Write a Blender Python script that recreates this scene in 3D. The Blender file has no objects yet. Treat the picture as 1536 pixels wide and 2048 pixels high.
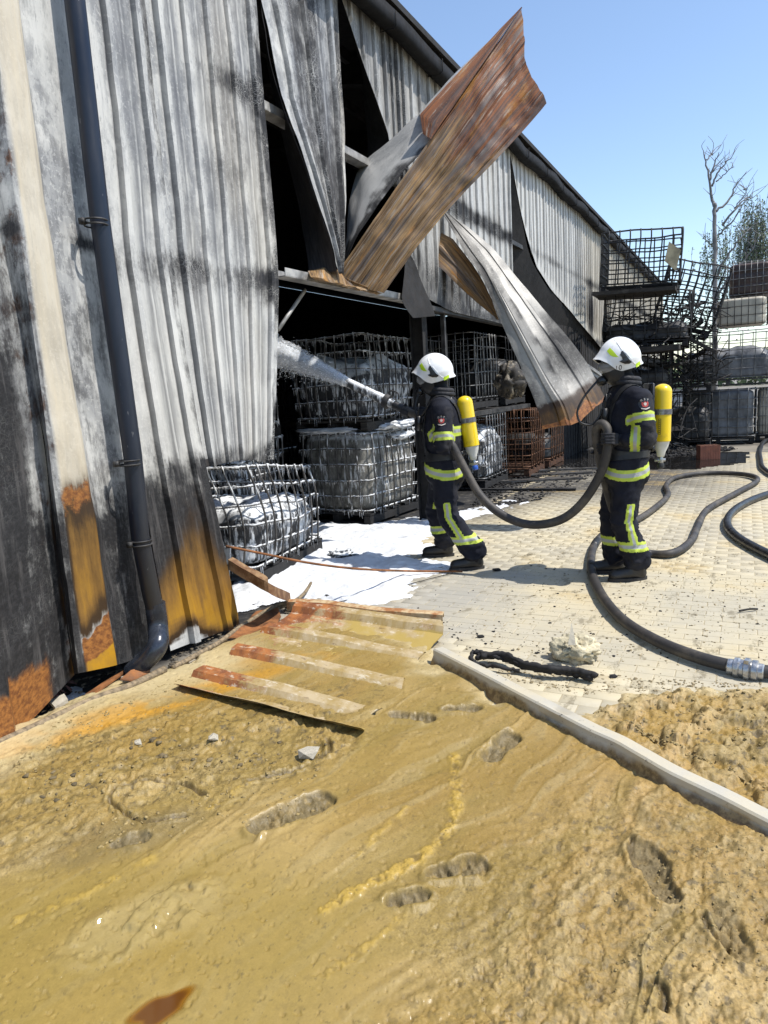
import bpy, bmesh, math, random
import numpy as np
from mathutils import Vector, Matrix
from mathutils.bvhtree import BVHTree

random.seed(7)
rng = np.random.default_rng(7)
S = bpy.context.scene
COL = S.collection

# ---------------------------------------------------------------- camera
cam_d = bpy.data.cameras.new('camera')
cam_d.sensor_fit = 'VERTICAL'
cam_d.sensor_height = 36.0
cam_d.lens = 1400.0 / 2048.0 * 36.0
cam_d.clip_start = 0.05
cam_d.clip_end = 2000.0
cam = bpy.data.objects.new('camera', cam_d)
COL.objects.link(cam)
def camera_pose(pitch, roll, yaw, h):
    p, r, y = math.radians(pitch), math.radians(roll), math.radians(yaw)
    fw = Vector((-math.sin(y)*math.cos(p), math.cos(y)*math.cos(p), -math.sin(p)))
    rt = Vector((math.cos(y), math.sin(y), 0.0))
    up = rt.cross(fw)
    rt2 = math.cos(r)*rt - math.sin(r)*up
    up2 = math.sin(r)*rt + math.cos(r)*up
    m = Matrix((rt2, up2, -fw)).transposed().to_4x4()
    m.translation = (0, 0, h)
    return m
cam.matrix_world = camera_pose(9.65, 3.48, 27.5, 1.58)
S.camera = cam

# ---------------------------------------------------------------- sky, sun, exposure
SUN_EL, SUN_AZ = 60.0, 10.0            # azimuth counted from +X towards +Y
W = bpy.data.worlds.new('World')
S.world = W
W.use_nodes = True
wn = W.node_tree.nodes
sky = wn.new('ShaderNodeTexSky')
sky.sky_type = 'NISHITA'
sky.sun_disc = False
sky.sun_elevation = math.radians(SUN_EL)
sky.sun_rotation = math.radians(90.0 - SUN_AZ)
sky.altitude = 100.0
sky.air_density = 1.0
sky.dust_density = 0.5
sky.ozone_density = 1.2
wn['Background'].inputs['Strength'].default_value = 0.15
W.node_tree.links.new(sky.outputs[0], wn['Background'].inputs['Color'])
sun_d = bpy.data.lights.new('sun', 'SUN')
sun_d.energy = 3.7
sun_d.angle = math.radians(0.5)
sun_d.color = (1.0, 0.955, 0.88)
sun = bpy.data.objects.new('sun', sun_d)
COL.objects.link(sun)
e, a = math.radians(SUN_EL), math.radians(SUN_AZ)
sdir = Vector((math.cos(e)*math.cos(a), math.cos(e)*math.sin(a), math.sin(e)))
sun.rotation_euler = sdir.to_track_quat('Z', 'Y').to_euler()
S.view_settings.view_transform = 'Standard'
S.view_settings.look = 'None'
S.view_settings.gamma = 1.0
S.view_settings.use_curve_mapping = False
S.view_settings.exposure = 0.6

# ---------------------------------------------------------------- noise in numpy
def _h(ix, iy, iz, seed):
    n = (ix.astype(np.int64)*374761393 + iy.astype(np.int64)*668265263 + iz.astype(np.int64)*2147483647 + seed*1274126177) & 0xffffffff
    n = ((n ^ (n >> 13)) * 1274126177) & 0xffffffff
    n = ((n ^ (n >> 16)) * 2246822519) & 0xffffffff
    return ((n ^ (n >> 15)) & 0xffffff) / float(0xffffff)
def vn2(x, y, seed=0):
    x, y = np.broadcast_arrays(np.asarray(x, float), np.asarray(y, float))
    ix, iy = np.floor(x), np.floor(y)
    fx, fy = x-ix, y-iy
    fx, fy = fx*fx*(3-2*fx), fy*fy*(3-2*fy)
    z = np.zeros_like(ix)
    a = _h(ix, iy, z, seed); b = _h(ix+1, iy, z, seed); c = _h(ix, iy+1, z, seed); d = _h(ix+1, iy+1, z, seed)
    return (a*(1-fx)+b*fx)*(1-fy) + (c*(1-fx)+d*fx)*fy
def fbm(x, y, octv=4, seed=0, gain=0.5):
    s, a, t = 0.0, 1.0, 0.0
    x = np.asarray(x, float); y = np.asarray(y, float)
    for o in range(octv):
        s = s + a*vn2(x, y, seed+o*17); t += a
        a *= gain; x = x*2.03+11.3; y = y*2.03+7.7
    return s/t
def vn3(p, seed=0):
    i = np.floor(p); f = p-i; f = f*f*(3-2*f)
    r = 0
    for dx in (0, 1):
        for dy in (0, 1):
            for dz in (0, 1):
                w = (f[:, 0] if dx else 1-f[:, 0])*(f[:, 1] if dy else 1-f[:, 1])*(f[:, 2] if dz else 1-f[:, 2])
                r = r + w*_h(i[:, 0]+dx, i[:, 1]+dy, i[:, 2]+dz, seed)
    return r
def fbm3(p, octv=3, seed=0):
    s, a, t = 0, 1.0, 0.0
    for o in range(octv):
        s = s + a*vn3(p, seed+o*31); t += a; a *= .5; p = p*2.03+5.1
    return s/t
def sst(x, a, b):
    t = np.clip((x-a)/(b-a), 0, 1)
    return t*t*(3-2*t)

# ---------------------------------------------------------------- object helpers
def tag(o, label=None, cat=None, group=None, kind=None):
    if label: o['label'] = label
    if cat: o['category'] = cat
    if group: o['group'] = group
    if kind: o['kind'] = kind
    return o
def empty(name, loc=(0, 0, 0), rz=0.0, label=None, cat=None, group=None):
    o = bpy.data.objects.new(name, None)
    o.empty_display_size = 0.1
    COL.objects.link(o)
    o.location = loc
    o.rotation_euler = (0, 0, rz)
    return tag(o, label, cat, group)
def mk(name, V, F, mats, parent=None, uv=None, attrs=None, fm=None, smooth=True, sharp=None):
    V = np.asarray(V, np.float32).reshape(-1, 3)
    me = bpy.data.meshes.new(name)
    if isinstance(F, np.ndarray) and F.ndim == 2:
        nf, k = F.shape
        me.vertices.add(len(V)); me.loops.add(nf*k); me.polygons.add(nf)
        me.vertices.foreach_set('co', V.ravel())
        me.polygons.foreach_set('loop_start', np.arange(nf, dtype=np.int32)*k)
        me.loops.foreach_set('vertex_index', F.astype(np.int32).ravel())
        me.update(calc_edges=True)
    else:
        me.from_pydata(V.tolist(), [], [list(map(int, f)) for f in F])
    if not isinstance(mats, (list, tuple)): mats = [mats]
    for m in mats: me.materials.append(m)
    if fm is not None: me.polygons.foreach_set('material_index', np.asarray(fm, np.int32))
    if smooth: me.polygons.foreach_set('use_smooth', np.ones(len(me.polygons), dtype=bool))
    if uv is not None:
        ul = me.uv_layers.new(name='UVMap')
        li = np.empty(len(me.loops), np.int32); me.loops.foreach_get('vertex_index', li)
        ul.data.foreach_set('uv', np.asarray(uv, np.float32)[li].ravel())
    if attrs:
        for k, v in attrs.items():
            v = np.asarray(v, np.float32)
            if v.ndim == 1:
                at = me.attributes.new(k, 'FLOAT', 'POINT'); at.data.foreach_set('value', v)
            else:
                at = me.attributes.new(k, 'FLOAT_COLOR', 'POINT')
                at.data.foreach_set('color', np.concatenate([v, np.ones((len(v), 1), np.float32)], 1).ravel())
    me.validate()
    if sharp is not None and smooth:
        me.set_sharp_from_angle(angle=math.radians(sharp))
    me.update()
    o = bpy.data.objects.new(name, me)
    COL.objects.link(o)
    if parent is not None: o.parent = parent
    return o
def copy_tree(o, parent=None):
    c = o.copy(); COL.objects.link(c)
    if parent is not None: c.parent = parent
    for ch in list(o.children): copy_tree(ch, c)
    return c
def grid_faces(nu, nv):
    i = np.arange(nu-1)[None, :]; j = np.arange(nv-1)[:, None]
    a = j*nu+i
    return np.stack([a, a+1, a+nu+1, a+nu], -1).reshape(-1, 4)
class MB:
    """collects shapes for ONE mesh"""
    def __init__(s): s.V = []; s.F = []; s.M = []; s.n = 0
    def add(s, V, F, m=0):
        V = np.asarray(V, float).reshape(-1, 3)
        s.V.append(V)
        for f in F:
            s.F.append([int(i)+s.n for i in f]); s.M.append(m)
        s.n += len(V); return s
    def box(s, c, d, R=None, m=0, bev=0.0):
        dx, dy, dz = d[0]/2, d[1]/2, d[2]/2
        if bev <= 0:
            v = np.array([[x, y, z] for x in (-dx, dx) for y in (-dy, dy) for z in (-dz, dz)])
            f = [(0, 1, 3, 2), (4, 6, 7, 5), (0, 4, 5, 1), (2, 3, 7, 6), (0, 2, 6, 4), (1, 5, 7, 3)]
        else:
            b = bev; v = []; f = []
            for z, q in ((-dz, b), (-dz+b, 0), (dz-b, 0), (dz, b)):
                x, y = dx-q, dy-q
                v += [(-x, -y, z), (x, -y, z), (x, y, z), (-x, y, z)]
            v = np.array(v)
            for k in range(3):
                for i in range(4):
                    j = (i+1) % 4
                    f.append((k*4+i, k*4+j, k*4+4+j, k*4+4+i))
            f.append((3, 2, 1, 0)); f.append((12, 13, 14, 15))
        if R is not None: v = v @ np.array(R).T
        return s.add(v+np.array(c), f, m)
    def tube(s, pts, r, n=8, m=0, closed=False, caps=True):
        v, f = tube(pts, r, n, closed, caps)
        return s.add(v, f, m)
    def build(s, name, mats, parent=None, **kw):
        return mk(name, np.concatenate(s.V), s.F, mats, parent, fm=s.M, **kw)
def tube(pts, r, n=8, closed=False, caps=True):
    P = np.asarray(pts, float); N = len(P)
    r = np.broadcast_to(np.asarray(r, float), (N,))
    if closed: T = np.roll(P, -1, 0)-np.roll(P, 1, 0)
    else: T = np.gradient(P, axis=0)
    T /= np.linalg.norm(T, axis=1, keepdims=True)+1e-12
    ref = np.array([0, 0, 1.0]) if abs(T[0, 2]) < .9 else np.array([1.0, 0, 0])
    u = np.cross(T[0], ref); u /= np.linalg.norm(u)
    V = []
    ang = np.arange(n)*2*math.pi/n
    for i in range(N):
        u = u-T[i]*np.dot(u, T[i]); u /= np.linalg.norm(u)+1e-12
        w = np.cross(T[i], u)
        V.append(P[i]+r[i]*(np.cos(ang)[:, None]*u+np.sin(ang)[:, None]*w))
    V = np.concatenate(V); F = []
    for i in range(N if closed else N-1):
        a, b = i*n, ((i+1) % N)*n
        for k in range(n):
            F.append((a+k, a+(k+1) % n, b+(k+1) % n, b+k))
    if caps and not closed:
        F.append(tuple(range(n))[::-1]); F.append(tuple(range((N-1)*n, N*n)))
    return V, F
def catmull(P, per=8, closed=False):
    P = np.asarray(P, float); n = len(P); out = []
    for i in range(n if closed else n-1):
        g = (lambda k: P[k % n]) if closed else (lambda k: P[min(max(k, 0), n-1)])
        p0, p1, p2, p3 = g(i-1), g(i), g(i+1), g(i+2)
        for t in np.arange(per)/per:
            out.append(.5*((2*p1)+(-p0+p2)*t+(2*p0-5*p1+4*p2-p3)*t*t+(-p0+3*p1-3*p2+p3)*t**3))
    if not closed: out.append(P[-1])
    return np.array(out)
def polyline(P, t):
    """points at fractions t of a polyline's length"""
    P = np.asarray(P, float)
    d = np.r_[0, np.cumsum(np.linalg.norm(np.diff(P, axis=0), axis=1))]
    d /= d[-1]
    return np.stack([np.interp(t, d, P[:, k]) for k in range(3)], 1)
def lathe(prof, n=24):
    """prof: list of (r, z) from bottom to top"""
    a = np.arange(n)*2*math.pi/n; V = []; F = []
    for r, z in prof: V.append(np.stack([r*np.cos(a), r*np.sin(a), np.full(n, z)], 1))
    for i in range(len(prof)-1):
        for k in range(n): F.append((i*n+k, i*n+(k+1) % n, (i+1)*n+(k+1) % n, (i+1)*n+k))
    F.append(tuple(range(n))[::-1]); F.append(tuple(range((len(prof)-1)*n, len(prof)*n)))
    return np.concatenate(V), F
def frame(d, up=(0, 0, 1)):
    """rotation whose Z column is d"""
    d = np.array(d, float); d /= np.linalg.norm(d)
    x = np.cross(up, d)
    if np.linalg.norm(x) < 1e-4: x = np.cross((1, 0, 0), d)
    x /= np.linalg.norm(x); y = np.cross(d, x)
    return np.stack([x, y, d], 1)
def rotz(a):
    c, s = math.cos(a), math.sin(a)
    return np.array([[c, -s, 0], [s, c, 0], [0, 0, 1.0]])
def rotx(a):
    c, s = math.cos(a), math.sin(a)
    return np.array([[1.0, 0, 0], [0, c, -s], [0, s, c]])
def roty(a):
    c, s = math.cos(a), math.sin(a)
    return np.array([[c, 0, s], [0, 1.0, 0], [-s, 0, c]])

# ---------------------------------------------------------------- materials
class NT:
    def __init__(s, name):
        s.m = bpy.data.materials.new(name); s.m.use_nodes = True
        s.t = s.m.node_tree; s.b = s.t.nodes['Principled BSDF']
    def n(s, typ, ins=None, **props):
        n = s.t.nodes.new('ShaderNode'+typ)
        for k, v in props.items(): setattr(n, k, v)
        for k, v in (ins or {}).items(): s.set(n.inputs[k], v)
        return n
    def set(s, sock, v):
        if isinstance(v, bpy.types.NodeSocket): s.t.links.new(v, sock)
        elif sock.type == 'RGBA' and not isinstance(v, (int, float)): sock.default_value = (*v[:3], 1)
        else: sock.default_value = v
    def uv(s, scale=(1, 1, 1), src='UV'):
        o = s.n('TexCoord').outputs[src] if src != 'POS' else s.n('NewGeometry').outputs['Position']
        return s.n('Mapping', {0: o, 'Scale': scale}).outputs[0]
    def noise(s, vec, scale=5, detail=4, rough=.55, dist=0):
        return s.n('TexNoise', {'Vector': vec, 'Scale': scale, 'Detail': detail, 'Roughness': rough, 'Distortion': dist}).outputs['Fac']
    def edge(s, vec, scale=5, rnd=1.0):
        return s.n('TexVoronoi', {'Vector': vec, 'Scale': scale, 'Randomness': rnd}, feature='DISTANCE_TO_EDGE').outputs['Distance']
    def math(s, op, a, b=0.0, c=0.0, clamp=False):
        n = s.n('Math', None, operation=op, use_clamp=clamp)
        s.set(n.inputs[0], a); s.set(n.inputs[1], b); s.set(n.inputs[2], c)
        return n.outputs[0]
    def rng(s, v, a, b, c=0.0, d=1.0, smooth=True):
        n = s.n('MapRange', None, interpolation_type='SMOOTHSTEP' if smooth else 'LINEAR')
        for i, x in enumerate((v, a, b, c, d)): s.set(n.inputs[i], x)
        return n.outputs[0]
    def mix(s, f, a, b):
        n = s.n('Mix', None, data_type='RGBA')
        s.set(n.inputs[0], f); s.set(n.inputs[6], a); s.set(n.inputs[7], b)
        return n.outputs[2]
    def mul(s, a, b):
        n = s.n('Mix', None, data_type='RGBA', blend_type='MULTIPLY')
        s.set(n.inputs[0], 1.0); s.set(n.inputs[6], a); s.set(n.inputs[7], b)
        return n.outputs[2]
    def grey(s, v):
        return s.n('CombineColor', {0: v, 1: v, 2: v}).outputs[0]
    def attr(s, name): return s.n('Attribute', None, attribute_name=name).outputs['Fac']
    def attrc(s, name): return s.n('Attribute', None, attribute_name=name).outputs['Color']
    def rand(s): return s.n('ObjectInfo').outputs['Random']
    def bump(s, h, strength=.3, dist=.01):
        s.set(s.b.inputs['Normal'], s.n('Bump', {'Strength': strength, 'Distance': dist, 'Height': h}).outputs[0])
    def out(s, **k):
        names = dict(col='Base Color', rough='Roughness', metal='Metallic', spec='Specular IOR Level', coat='Coat Weight', trans='Transmission Weight', alpha='Alpha', ior='IOR')
        for a, v in k.items(): s.set(s.b.inputs[names[a]], v)
        return s.m
def ramp3(t, f, cols):
    """blend of colours at equal spacing"""
    n = t.n('ValToRGB', {0: f}); el = n.color_ramp.elements
    while len(el) < len(cols): el.new(.5)
    for i, (p, c) in enumerate(cols): el[i].position = p; el[i].color = (*c, 1)
    return n.outputs[0]
def simple(name, col, rough=.6, metal=0.0, var=.25, scale=12, bump=0.15, src='Object', stretch=(1, 1, 1), spec=.5, coat=0.0):
    t = NT(name)
    v = t.uv(stretch, src)
    f = t.noise(v, scale, 5, .6)
    c1 = tuple(c*(1-var) for c in col); c2 = tuple(min(1, c*(1+var)) for c in col)
    t.out(col=t.mix(t.rng(f, .3, .7), c1, c2), rough=t.rng(t.noise(v, scale*2, 3), .3, .7, max(rough-.12, .05), min(rough+.12, 1)), metal=metal, spec=spec, coat=coat)
    if bump: t.bump(t.noise(v, scale*4, 4), bump, .01)
    return t.m

def cladding(name, dark=0.0, amp=1.0, lo=None, hi=None):
    """painted / galvanised sheet, attributes soot rust ochre cream crack in 0..1, uv in metres"""
    t = NT(name)
    u = t.uv((1, 1, 1)); us = t.uv((1, .07, 1))
    n1 = t.noise(t.uv((1.6, .5, 1)), 2.2, 6, .62)
    n2 = t.noise(us, 22, 6, .7)
    n3 = t.noise(t.uv((1, .45, 1)), 13, 9, .74)
    n4 = t.noise(u, 40, 7, .72)
    fine = t.noise(t.uv((1, .22, 1)), 90, 4, .6)
    base = t.mix(t.rng(n1, .40, .60), *((lo, hi) if lo else ((.33, .33, .325), (.57, .56, .525)) if amp > .8 else ((.40, .395, .38), (.50, .49, .465))))
    base = t.mix(t.math('MULTIPLY', t.rng(n2, .52, .66), .45*amp), base, (.24, .24, .245))
    base = t.mix(t.math('MULTIPLY', t.rng(n3, .50, .525), t.rng(n1, .66, .42, .06*amp, .50*amp)), base, (.17, .17, .175))
    base = t.mix(t.math('MULTIPLY', t.rng(n4, .56, .60), t.rng(n1, .65, .40, .1, .5)), base, (.66, .65, .61))
    base = t.mix(t.math('MULTIPLY', t.rng(fine, .60, .66), .40), base, (.16, .16, .165))
    pit = t.noise(t.uv((1, .6, 1)), 55, 3, .6)
    base = t.mix(t.math('MULTIPLY', t.rng(pit, .73, .75), .7), base, (.05, .05, .05))
    base = t.mix(t.math('MULTIPLY', t.attr('pale'), t.rng(n2, .25, .6, .95, .55)), base, t.mix(n4, (.55, .54, .51), (.66, .65, .61)))
    base = t.mix(t.math('MULTIPLY', t.attr('groove'), t.rng(n2, .3, .55, .25, .8)), base, (.10, .10, .105))  # rib shade painted as dark lines along the foot of each rib
    cr = t.attr('cream')
    base = t.mix(t.math('MULTIPLY', cr, t.rng(n2, .2, .7, .95, .6)), base, (.60, .51, .36))
    oa = t.math('ADD', t.attr('ochre'), t.math('MULTIPLY', t.rng(t.attr('ochre'), .0, .3), t.math('ADD', t.math('MULTIPLY', t.math('SUBTRACT', n2, .5), .8), t.math('MULTIPLY', t.math('SUBTRACT', n3, .5), .6))))
    oc = t.rng(oa, .0, .20)
    ocol = t.mix(t.rng(oa, .35, .85), (.040, .022, .010), t.mix(n2, (.15, .075, .016), (.27, .145, .035)))
    ocol = t.mix(t.rng(oa, .74, 1.12), ocol, t.mix(t.rng(n3, .3, .7), (.46, .235, .010), (.32, .17, .025)))
    base = t.mix(oc, base, ocol)
    rs = t.rng(t.math('ADD', t.attr('rust'), t.math('MULTIPLY', t.math('SUBTRACT', n3, .5), 1.3)), .42, .62)
    base = t.mix(rs, base, t.mix(t.rng(n4, .35, .65), (.13, .045, .015), (.34, .14, .035)))
    sa = t.math('ADD', t.attr('soot'), t.math('ADD', t.math('MULTIPLY', t.math('SUBTRACT', n3, .5), .95*amp), t.math('MULTIPLY', t.math('SUBTRACT', n2, .5), .6*amp)))
    so = t.rng(sa, .30, .80)
    wob = t.n('Mapping', {0: t.n('TexCoord').outputs['UV'], 'Scale': (1, .75, 1)}).outputs[0]
    wob = t.n('MixRGB', {0: .018, 1: wob, 2: t.n('TexNoise', {'Vector': u, 'Scale': 18.0}).outputs['Color']}, blend_type='ADD').outputs[0]
    e1 = t.edge(wob, 30); e2 = t.edge(wob, 75)
    ln = t.math('MAXIMUM', t.rng(e1, .035, .008), t.math('MULTIPLY', t.rng(e2, .07, .02), .6))
    ln = t.math('MULTIPLY', ln, t.math('MULTIPLY', t.attr('crack'), t.rng(t.noise(u, 3.1, 3), .42, .58)))
    flake = t.math('MULTIPLY', t.rng(fine, .62, .68), t.rng(so, .98, .7))
    so = t.math('MULTIPLY', so, t.math('SUBTRACT', 1.0, t.math('MAXIMUM', t.math('MULTIPLY', ln, .8), t.math('MULTIPLY', flake, .25))))
    so = t.math('MAXIMUM', so, dark)
    col = t.mix(so, base, t.mix(t.math('MULTIPLY', t.rng(n2, .50, .68), .8), t.mix(t.rng(n4, .4, .7), (.011, .011, .012), (.032, .031, .033)), (.085, .080, .078)))
    t.out(col=col, rough=t.rng(so, 0, 1, .42, .72), spec=.4)
    t.bump(t.math('ADD', n4, t.math('MULTIPLY', ln, .6)), .22, .004)
    return t.m
def rusty_sheet(name):
    t = NT(name)
    n1 = t.noise(t.uv((52, .45, 1)), 1.0, 8, .75); n2 = t.noise(t.uv((5, .9, 1)), 1.4, 7, .7); n3 = t.noise(t.uv((16, .8, 1)), 1.6, 9, .78)
    n4 = t.noise(t.uv(), 60, 6, .75); n5 = t.noise(t.uv((8, .5, 1)), 1.3, 4, .6)
    red = t.mix(t.rng(n1, .40, .60), (.035, .012, .007), (.24, .078, .022))
    tan = t.mix(t.rng(n1, .38, .62), (.11, .062, .028), (.34, .21, .088))
    g = t.rng(t.math('ADD', t.attr('rust'), t.math('MULTIPLY', t.math('SUBTRACT', n2, .5), 1.2)), .3, .7)
    c = t.mix(g, tan, red)
    c = t.mix(t.math('MULTIPLY', t.rng(n2, .54, .64), .6), c, (.40, .17, .014))
    c = t.mix(t.math('MULTIPLY', t.rng(n3, .54, .61), .75), c, (.33, .29, .24))
    c = t.mix(t.math('MULTIPLY', t.rng(n3, .47, .38), .85), c, (.028, .019, .016))
    c = t.mix(t.math('MULTIPLY', t.rng(n5, .50, .38), .75), c, (.10, .088, .085))
    c = t.mix(t.math('MULTIPLY', t.rng(n4, .56, .64), .5), c, (.27, .11, .03))
    c = t.mix(t.rng(t.attr('soot'), .2, .9), c, (.016, .014, .013))
    t.out(col=c, rough=t.rng(n1, .3, .7, .5, .8), metal=.15)
    t.bump(t.math('ADD', n1, t.math('MULTIPLY', n4, .5)), .35, .004)
    return t.m
M = {}
def two(name, a, b, scale, lo, hi, rough=.7, src='Object', st=(1, 1, 1), bump=.3):
    t = NT(name); v = t.uv(st, src)
    f = t.noise(v, scale, 7, .66)
    t.out(col=t.mix(t.rng(f, lo, hi), a, b), rough=rough); t.bump(t.noise(v, scale*5, 4), bump, .006)
    return t.m
M['cladding'] = cladding('scorched_cladding')
M['cladding_calm'] = cladding('heat_greyed_cladding', 0.0, .5)
M['cladding_grey'] = cladding('dark_grey_sheet', 0.0, .55, (.20, .198, .19), (.30, .295, .28))  # darker base tones than the other cladding
M['rust_sheet'] = rusty_sheet('rusted_sheet_back')
M['sooty_back'] = simple('sooty_sheet_back', (.035, .031, .030), .7, .1, .5, 7, .2, 'UV', (6, 1, 1))
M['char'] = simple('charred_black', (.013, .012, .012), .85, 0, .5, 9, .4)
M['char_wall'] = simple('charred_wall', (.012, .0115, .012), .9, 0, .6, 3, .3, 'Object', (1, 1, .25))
M['gutter'] = simple('sooty_gutter', (.0075, .0075, .0085), .8, 0, .5, 8, .2, spec=.25)
M['girt'] = simple('galvanised_steel', (.33, .32, .30), .5, .25, .5, 6, .2)
M['girt_dark'] = simple('sooty_steel', (.05, .048, .047), .6, .3, .6, 8, .3)
t = NT('downpipe_paint')
v = t.uv((1, 1, .25), 'Object')
n = t.noise(v, 9, 6, .65); so = t.rng(t.n('SeparateXYZ', {0: t.n('NewGeometry').outputs['Position']}).outputs[2], .35, 1.8, 1, 0)
c = t.mix(t.rng(n, .35, .7), (.006, .009, .020), (.014, .019, .034))
c = t.mix(t.math('MULTIPLY', so, t.rng(n, .3, .55)), c, (.016, .016, .017))
c = t.mix(t.math('MULTIPLY', t.rng(t.noise(v, 60, 3), .7, .74), .5), c, (.3, .3, .3))
t.out(col=c, rough=t.rng(n, .3, .7, .28, .5)); M['pipe'] = t.m
M['elbow'] = simple('bare_pipe_elbow', (.030, .036, .048), .22, .3, .4, 10, .05)
M['rust'] = simple('flaking_rust', (.20, .080, .026), .8, .1, .6, 10, .5)
M['rust_dark'] = simple('dark_rust', (.075, .033, .016), .8, .1, .6, 14, .5)
M['cage_black'] = simple('burnt_cage_steel', (.018, .018, .019), .6, .2, .5, 14, .2)
M['cage_grey'] = simple('grey_cage_steel', (.17, .17, .17), .5, .5, .5, 14, .2)
M['cage_rust'] = simple('rusted_cage_steel', (.105, .047, .022), .75, .1, .6, 14, .3)
def foamed(name, base, amt=.5, lo=.50):
    """dark thing with foam running down it"""
    t = NT(name)
    v = t.uv((1, 1, .10), 'POS'); v2 = t.uv((1, 1, .45), 'POS')
    a = t.noise(v, 22, 5, .65); b = t.noise(v2, 16, 6, .7); g = t.noise(t.uv((1, 1, 1), 'POS'), 3, 3)
    up = t.rng(t.n('SeparateXYZ', {0: t.n('NewGeometry').outputs['Normal']}).outputs[2], .2, .8)
    f = t.rng(t.math('ADD', t.math('ADD', t.math('MULTIPLY', a, .62), t.math('MULTIPLY', b, .38)), t.math('MULTIPLY', t.math('SUBTRACT', g, .5), .45)), lo, lo+.09)
    f = t.math('MAXIMUM', t.math('MULTIPLY', f, amt), t.math('MULTIPLY', up, t.rng(b, .35, .5)))
    d = t.mix(t.rng(b, .35, .65), tuple(x*.6 for x in base), tuple(x*1.6 for x in base))
    t.out(col=t.mix(f, d, (.74, .76, .78)), rough=t.rng(f, 0, 1, .62, .75), spec=.3)
    t.bump(f, .5, .01)
    return t.m
M['cage_foam'] = foamed('foamy_cage_steel', (.07, .065, .06), .8, .53)
M['tank_foam'] = foamed('foam_streaked_tank', (.035, .035, .037), .85, .49)
M['tank_foam_light'] = foamed('foam_streaked_pale_tank', (.14, .135, .12), .7, .53)
M['tank_burnt'] = simple('burnt_plastic', (.028, .027, .027), .55, 0, .6, 6, .4)
M['tank_grey'] = simple('smoked_plastic', (.12, .125, .135), .5, 0, .6, 5, .2, 'Object', (1, 1, .4))
M['tank_white'] = simple('white_plastic', (.47, .43, .35), .5, 0, .22, 3, .05)
M['tank_brown'] = simple('dark_brown_plastic', (.045, .026, .022), .5, 0, .4, 4, .1)
t = NT('fire_foam')
v = t.uv((1, 1, 1), 'Object')
t.out(col=t.mix(t.rng(t.noise(v, 3, 4), .4, .7), (.60, .62, .65), (.76, .77, .78)), rough=.75)
t.bump(t.math('ADD', t.noise(v, 26, 6, .7), t.math('MULTIPLY', t.noise(v, 90, 3), .4)), .5, .02); M['foam'] = t.m
t = NT('foam_spray')
n = t.noise(t.uv((1.2, 4, 1)), 2.2, 7, .72); n_ = t.noise(t.uv((1, 1, 1), 'Object'), 70, 4, .7)
f = t.math('ADD', t.math('MULTIPLY', n, .65), t.math('MULTIPLY', n_, .35))
t.out(col=(.80, .83, .87), rough=.7, alpha=t.math('MULTIPLY', t.rng(f, .34, .56, .30, 1), t.attr('thick'))); t.bump(n_, .4, .02); M['spray'] = t.m
M['wood_char'] = simple('charred_timber', (.030, .026, .022), .8, 0, .6, 6, .5, 'Object', (1, 8, 8))
M['wood'] = simple('dirty_timber', (.20, .15, .09), .8, 0, .5, 6, .4, 'Object', (1, 8, 8))
M['brick'] = simple('red_clay', (.25, .095, .058), .8, 0, .2, 10, .2)
M['hose'] = two('rubber_hose', (.030, .027, .026), (.095, .080, .062), 5, .42, .70, .62)
M['hose_black'] = simple('black_rubber_hose', (.020, .020, .021), .38, 0, .4, 9, .2)
M['rubber'] = simple('black_rubber', (.014, .014, .015), .5, 0, .3, 12, .1)
M['alu'] = simple('worn_aluminium', (.42, .42, .42), .35, .8, .25, 20, .1)
M['stone'] = simple('pale_stone', (.42, .38, .30), .85, 0, .25, 8, .5)
M['lump'] = simple('foam_insulation_lump', (.50, .44, .30), .9, 0, .35, 14, .8)
M['plate'] = simple('scorched_plate', (.42, .36, .23), .7, 0, .3, 6, .2)
M['bark'] = simple('grey_bark', (.16, .15, .14), .9, 0, .35, 8, .3)
M['leaf'] = two('birch_leaves', (.10, .145, .065), (.17, .215, .11), 1.2, .4, .6, .6, 'Object', (1, 1, 1), 0)  # lightened: distance haze put into the leaf colour
M['puddle'] = NT('black_puddle').out(col=(.012, .011, .010), rough=.06)
M['amber'] = NT('amber_puddle').out(col=(.16, .055, .004), rough=.06)
M['moss_debris'] = two('red_fibre_debris', (.045, .030, .025), (.20, .09, .08), 30, .4, .65, .9)

# ---------------------------------------------------------------- sheet metal
def rib_profile(width, period, h, top=.035, slope=.022, phase=.5):
    us, hs = [0.0], [0.0]
    n = max(1, int(round(width/period))); p = width/n
    for i in range(n):
        c = (i+phase)*p
        h_ = h*(.62+.55*((math.sin(i*12.9898+width*78.2)*43758.5) % 1)); c += ((math.sin(i*7.13+width*31.7)*9431.7) % 1-.5)*.025
        for du, hh in ((-top/2-slope-.009, 0), (-top/2-slope, 0), (-top/2, h_), (top/2, h_), (top/2+slope, 0), (top/2+slope+.009, 0)):
            if us[-1]+.002 < c+du < width-.002: us.append(c+du); hs.append(hh)
        m = c+p/2
        if m < width-.03 and m > us[-1]+.03:      # shallow stiffening crease in the flat
            for du, hh in ((-.012, 0), (0, h*.12), (.012, 0)): us.append(m+du); hs.append(hh)
    us.append(width); hs.append(0.0)
    return np.array(us), np.array(hs)
def by_station(P, t):
    P = np.asarray(P, float); return np.stack([np.interp(t, np.linspace(0, 1, len(P)), P[:, k]) for k in range(3)], 1)
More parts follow.
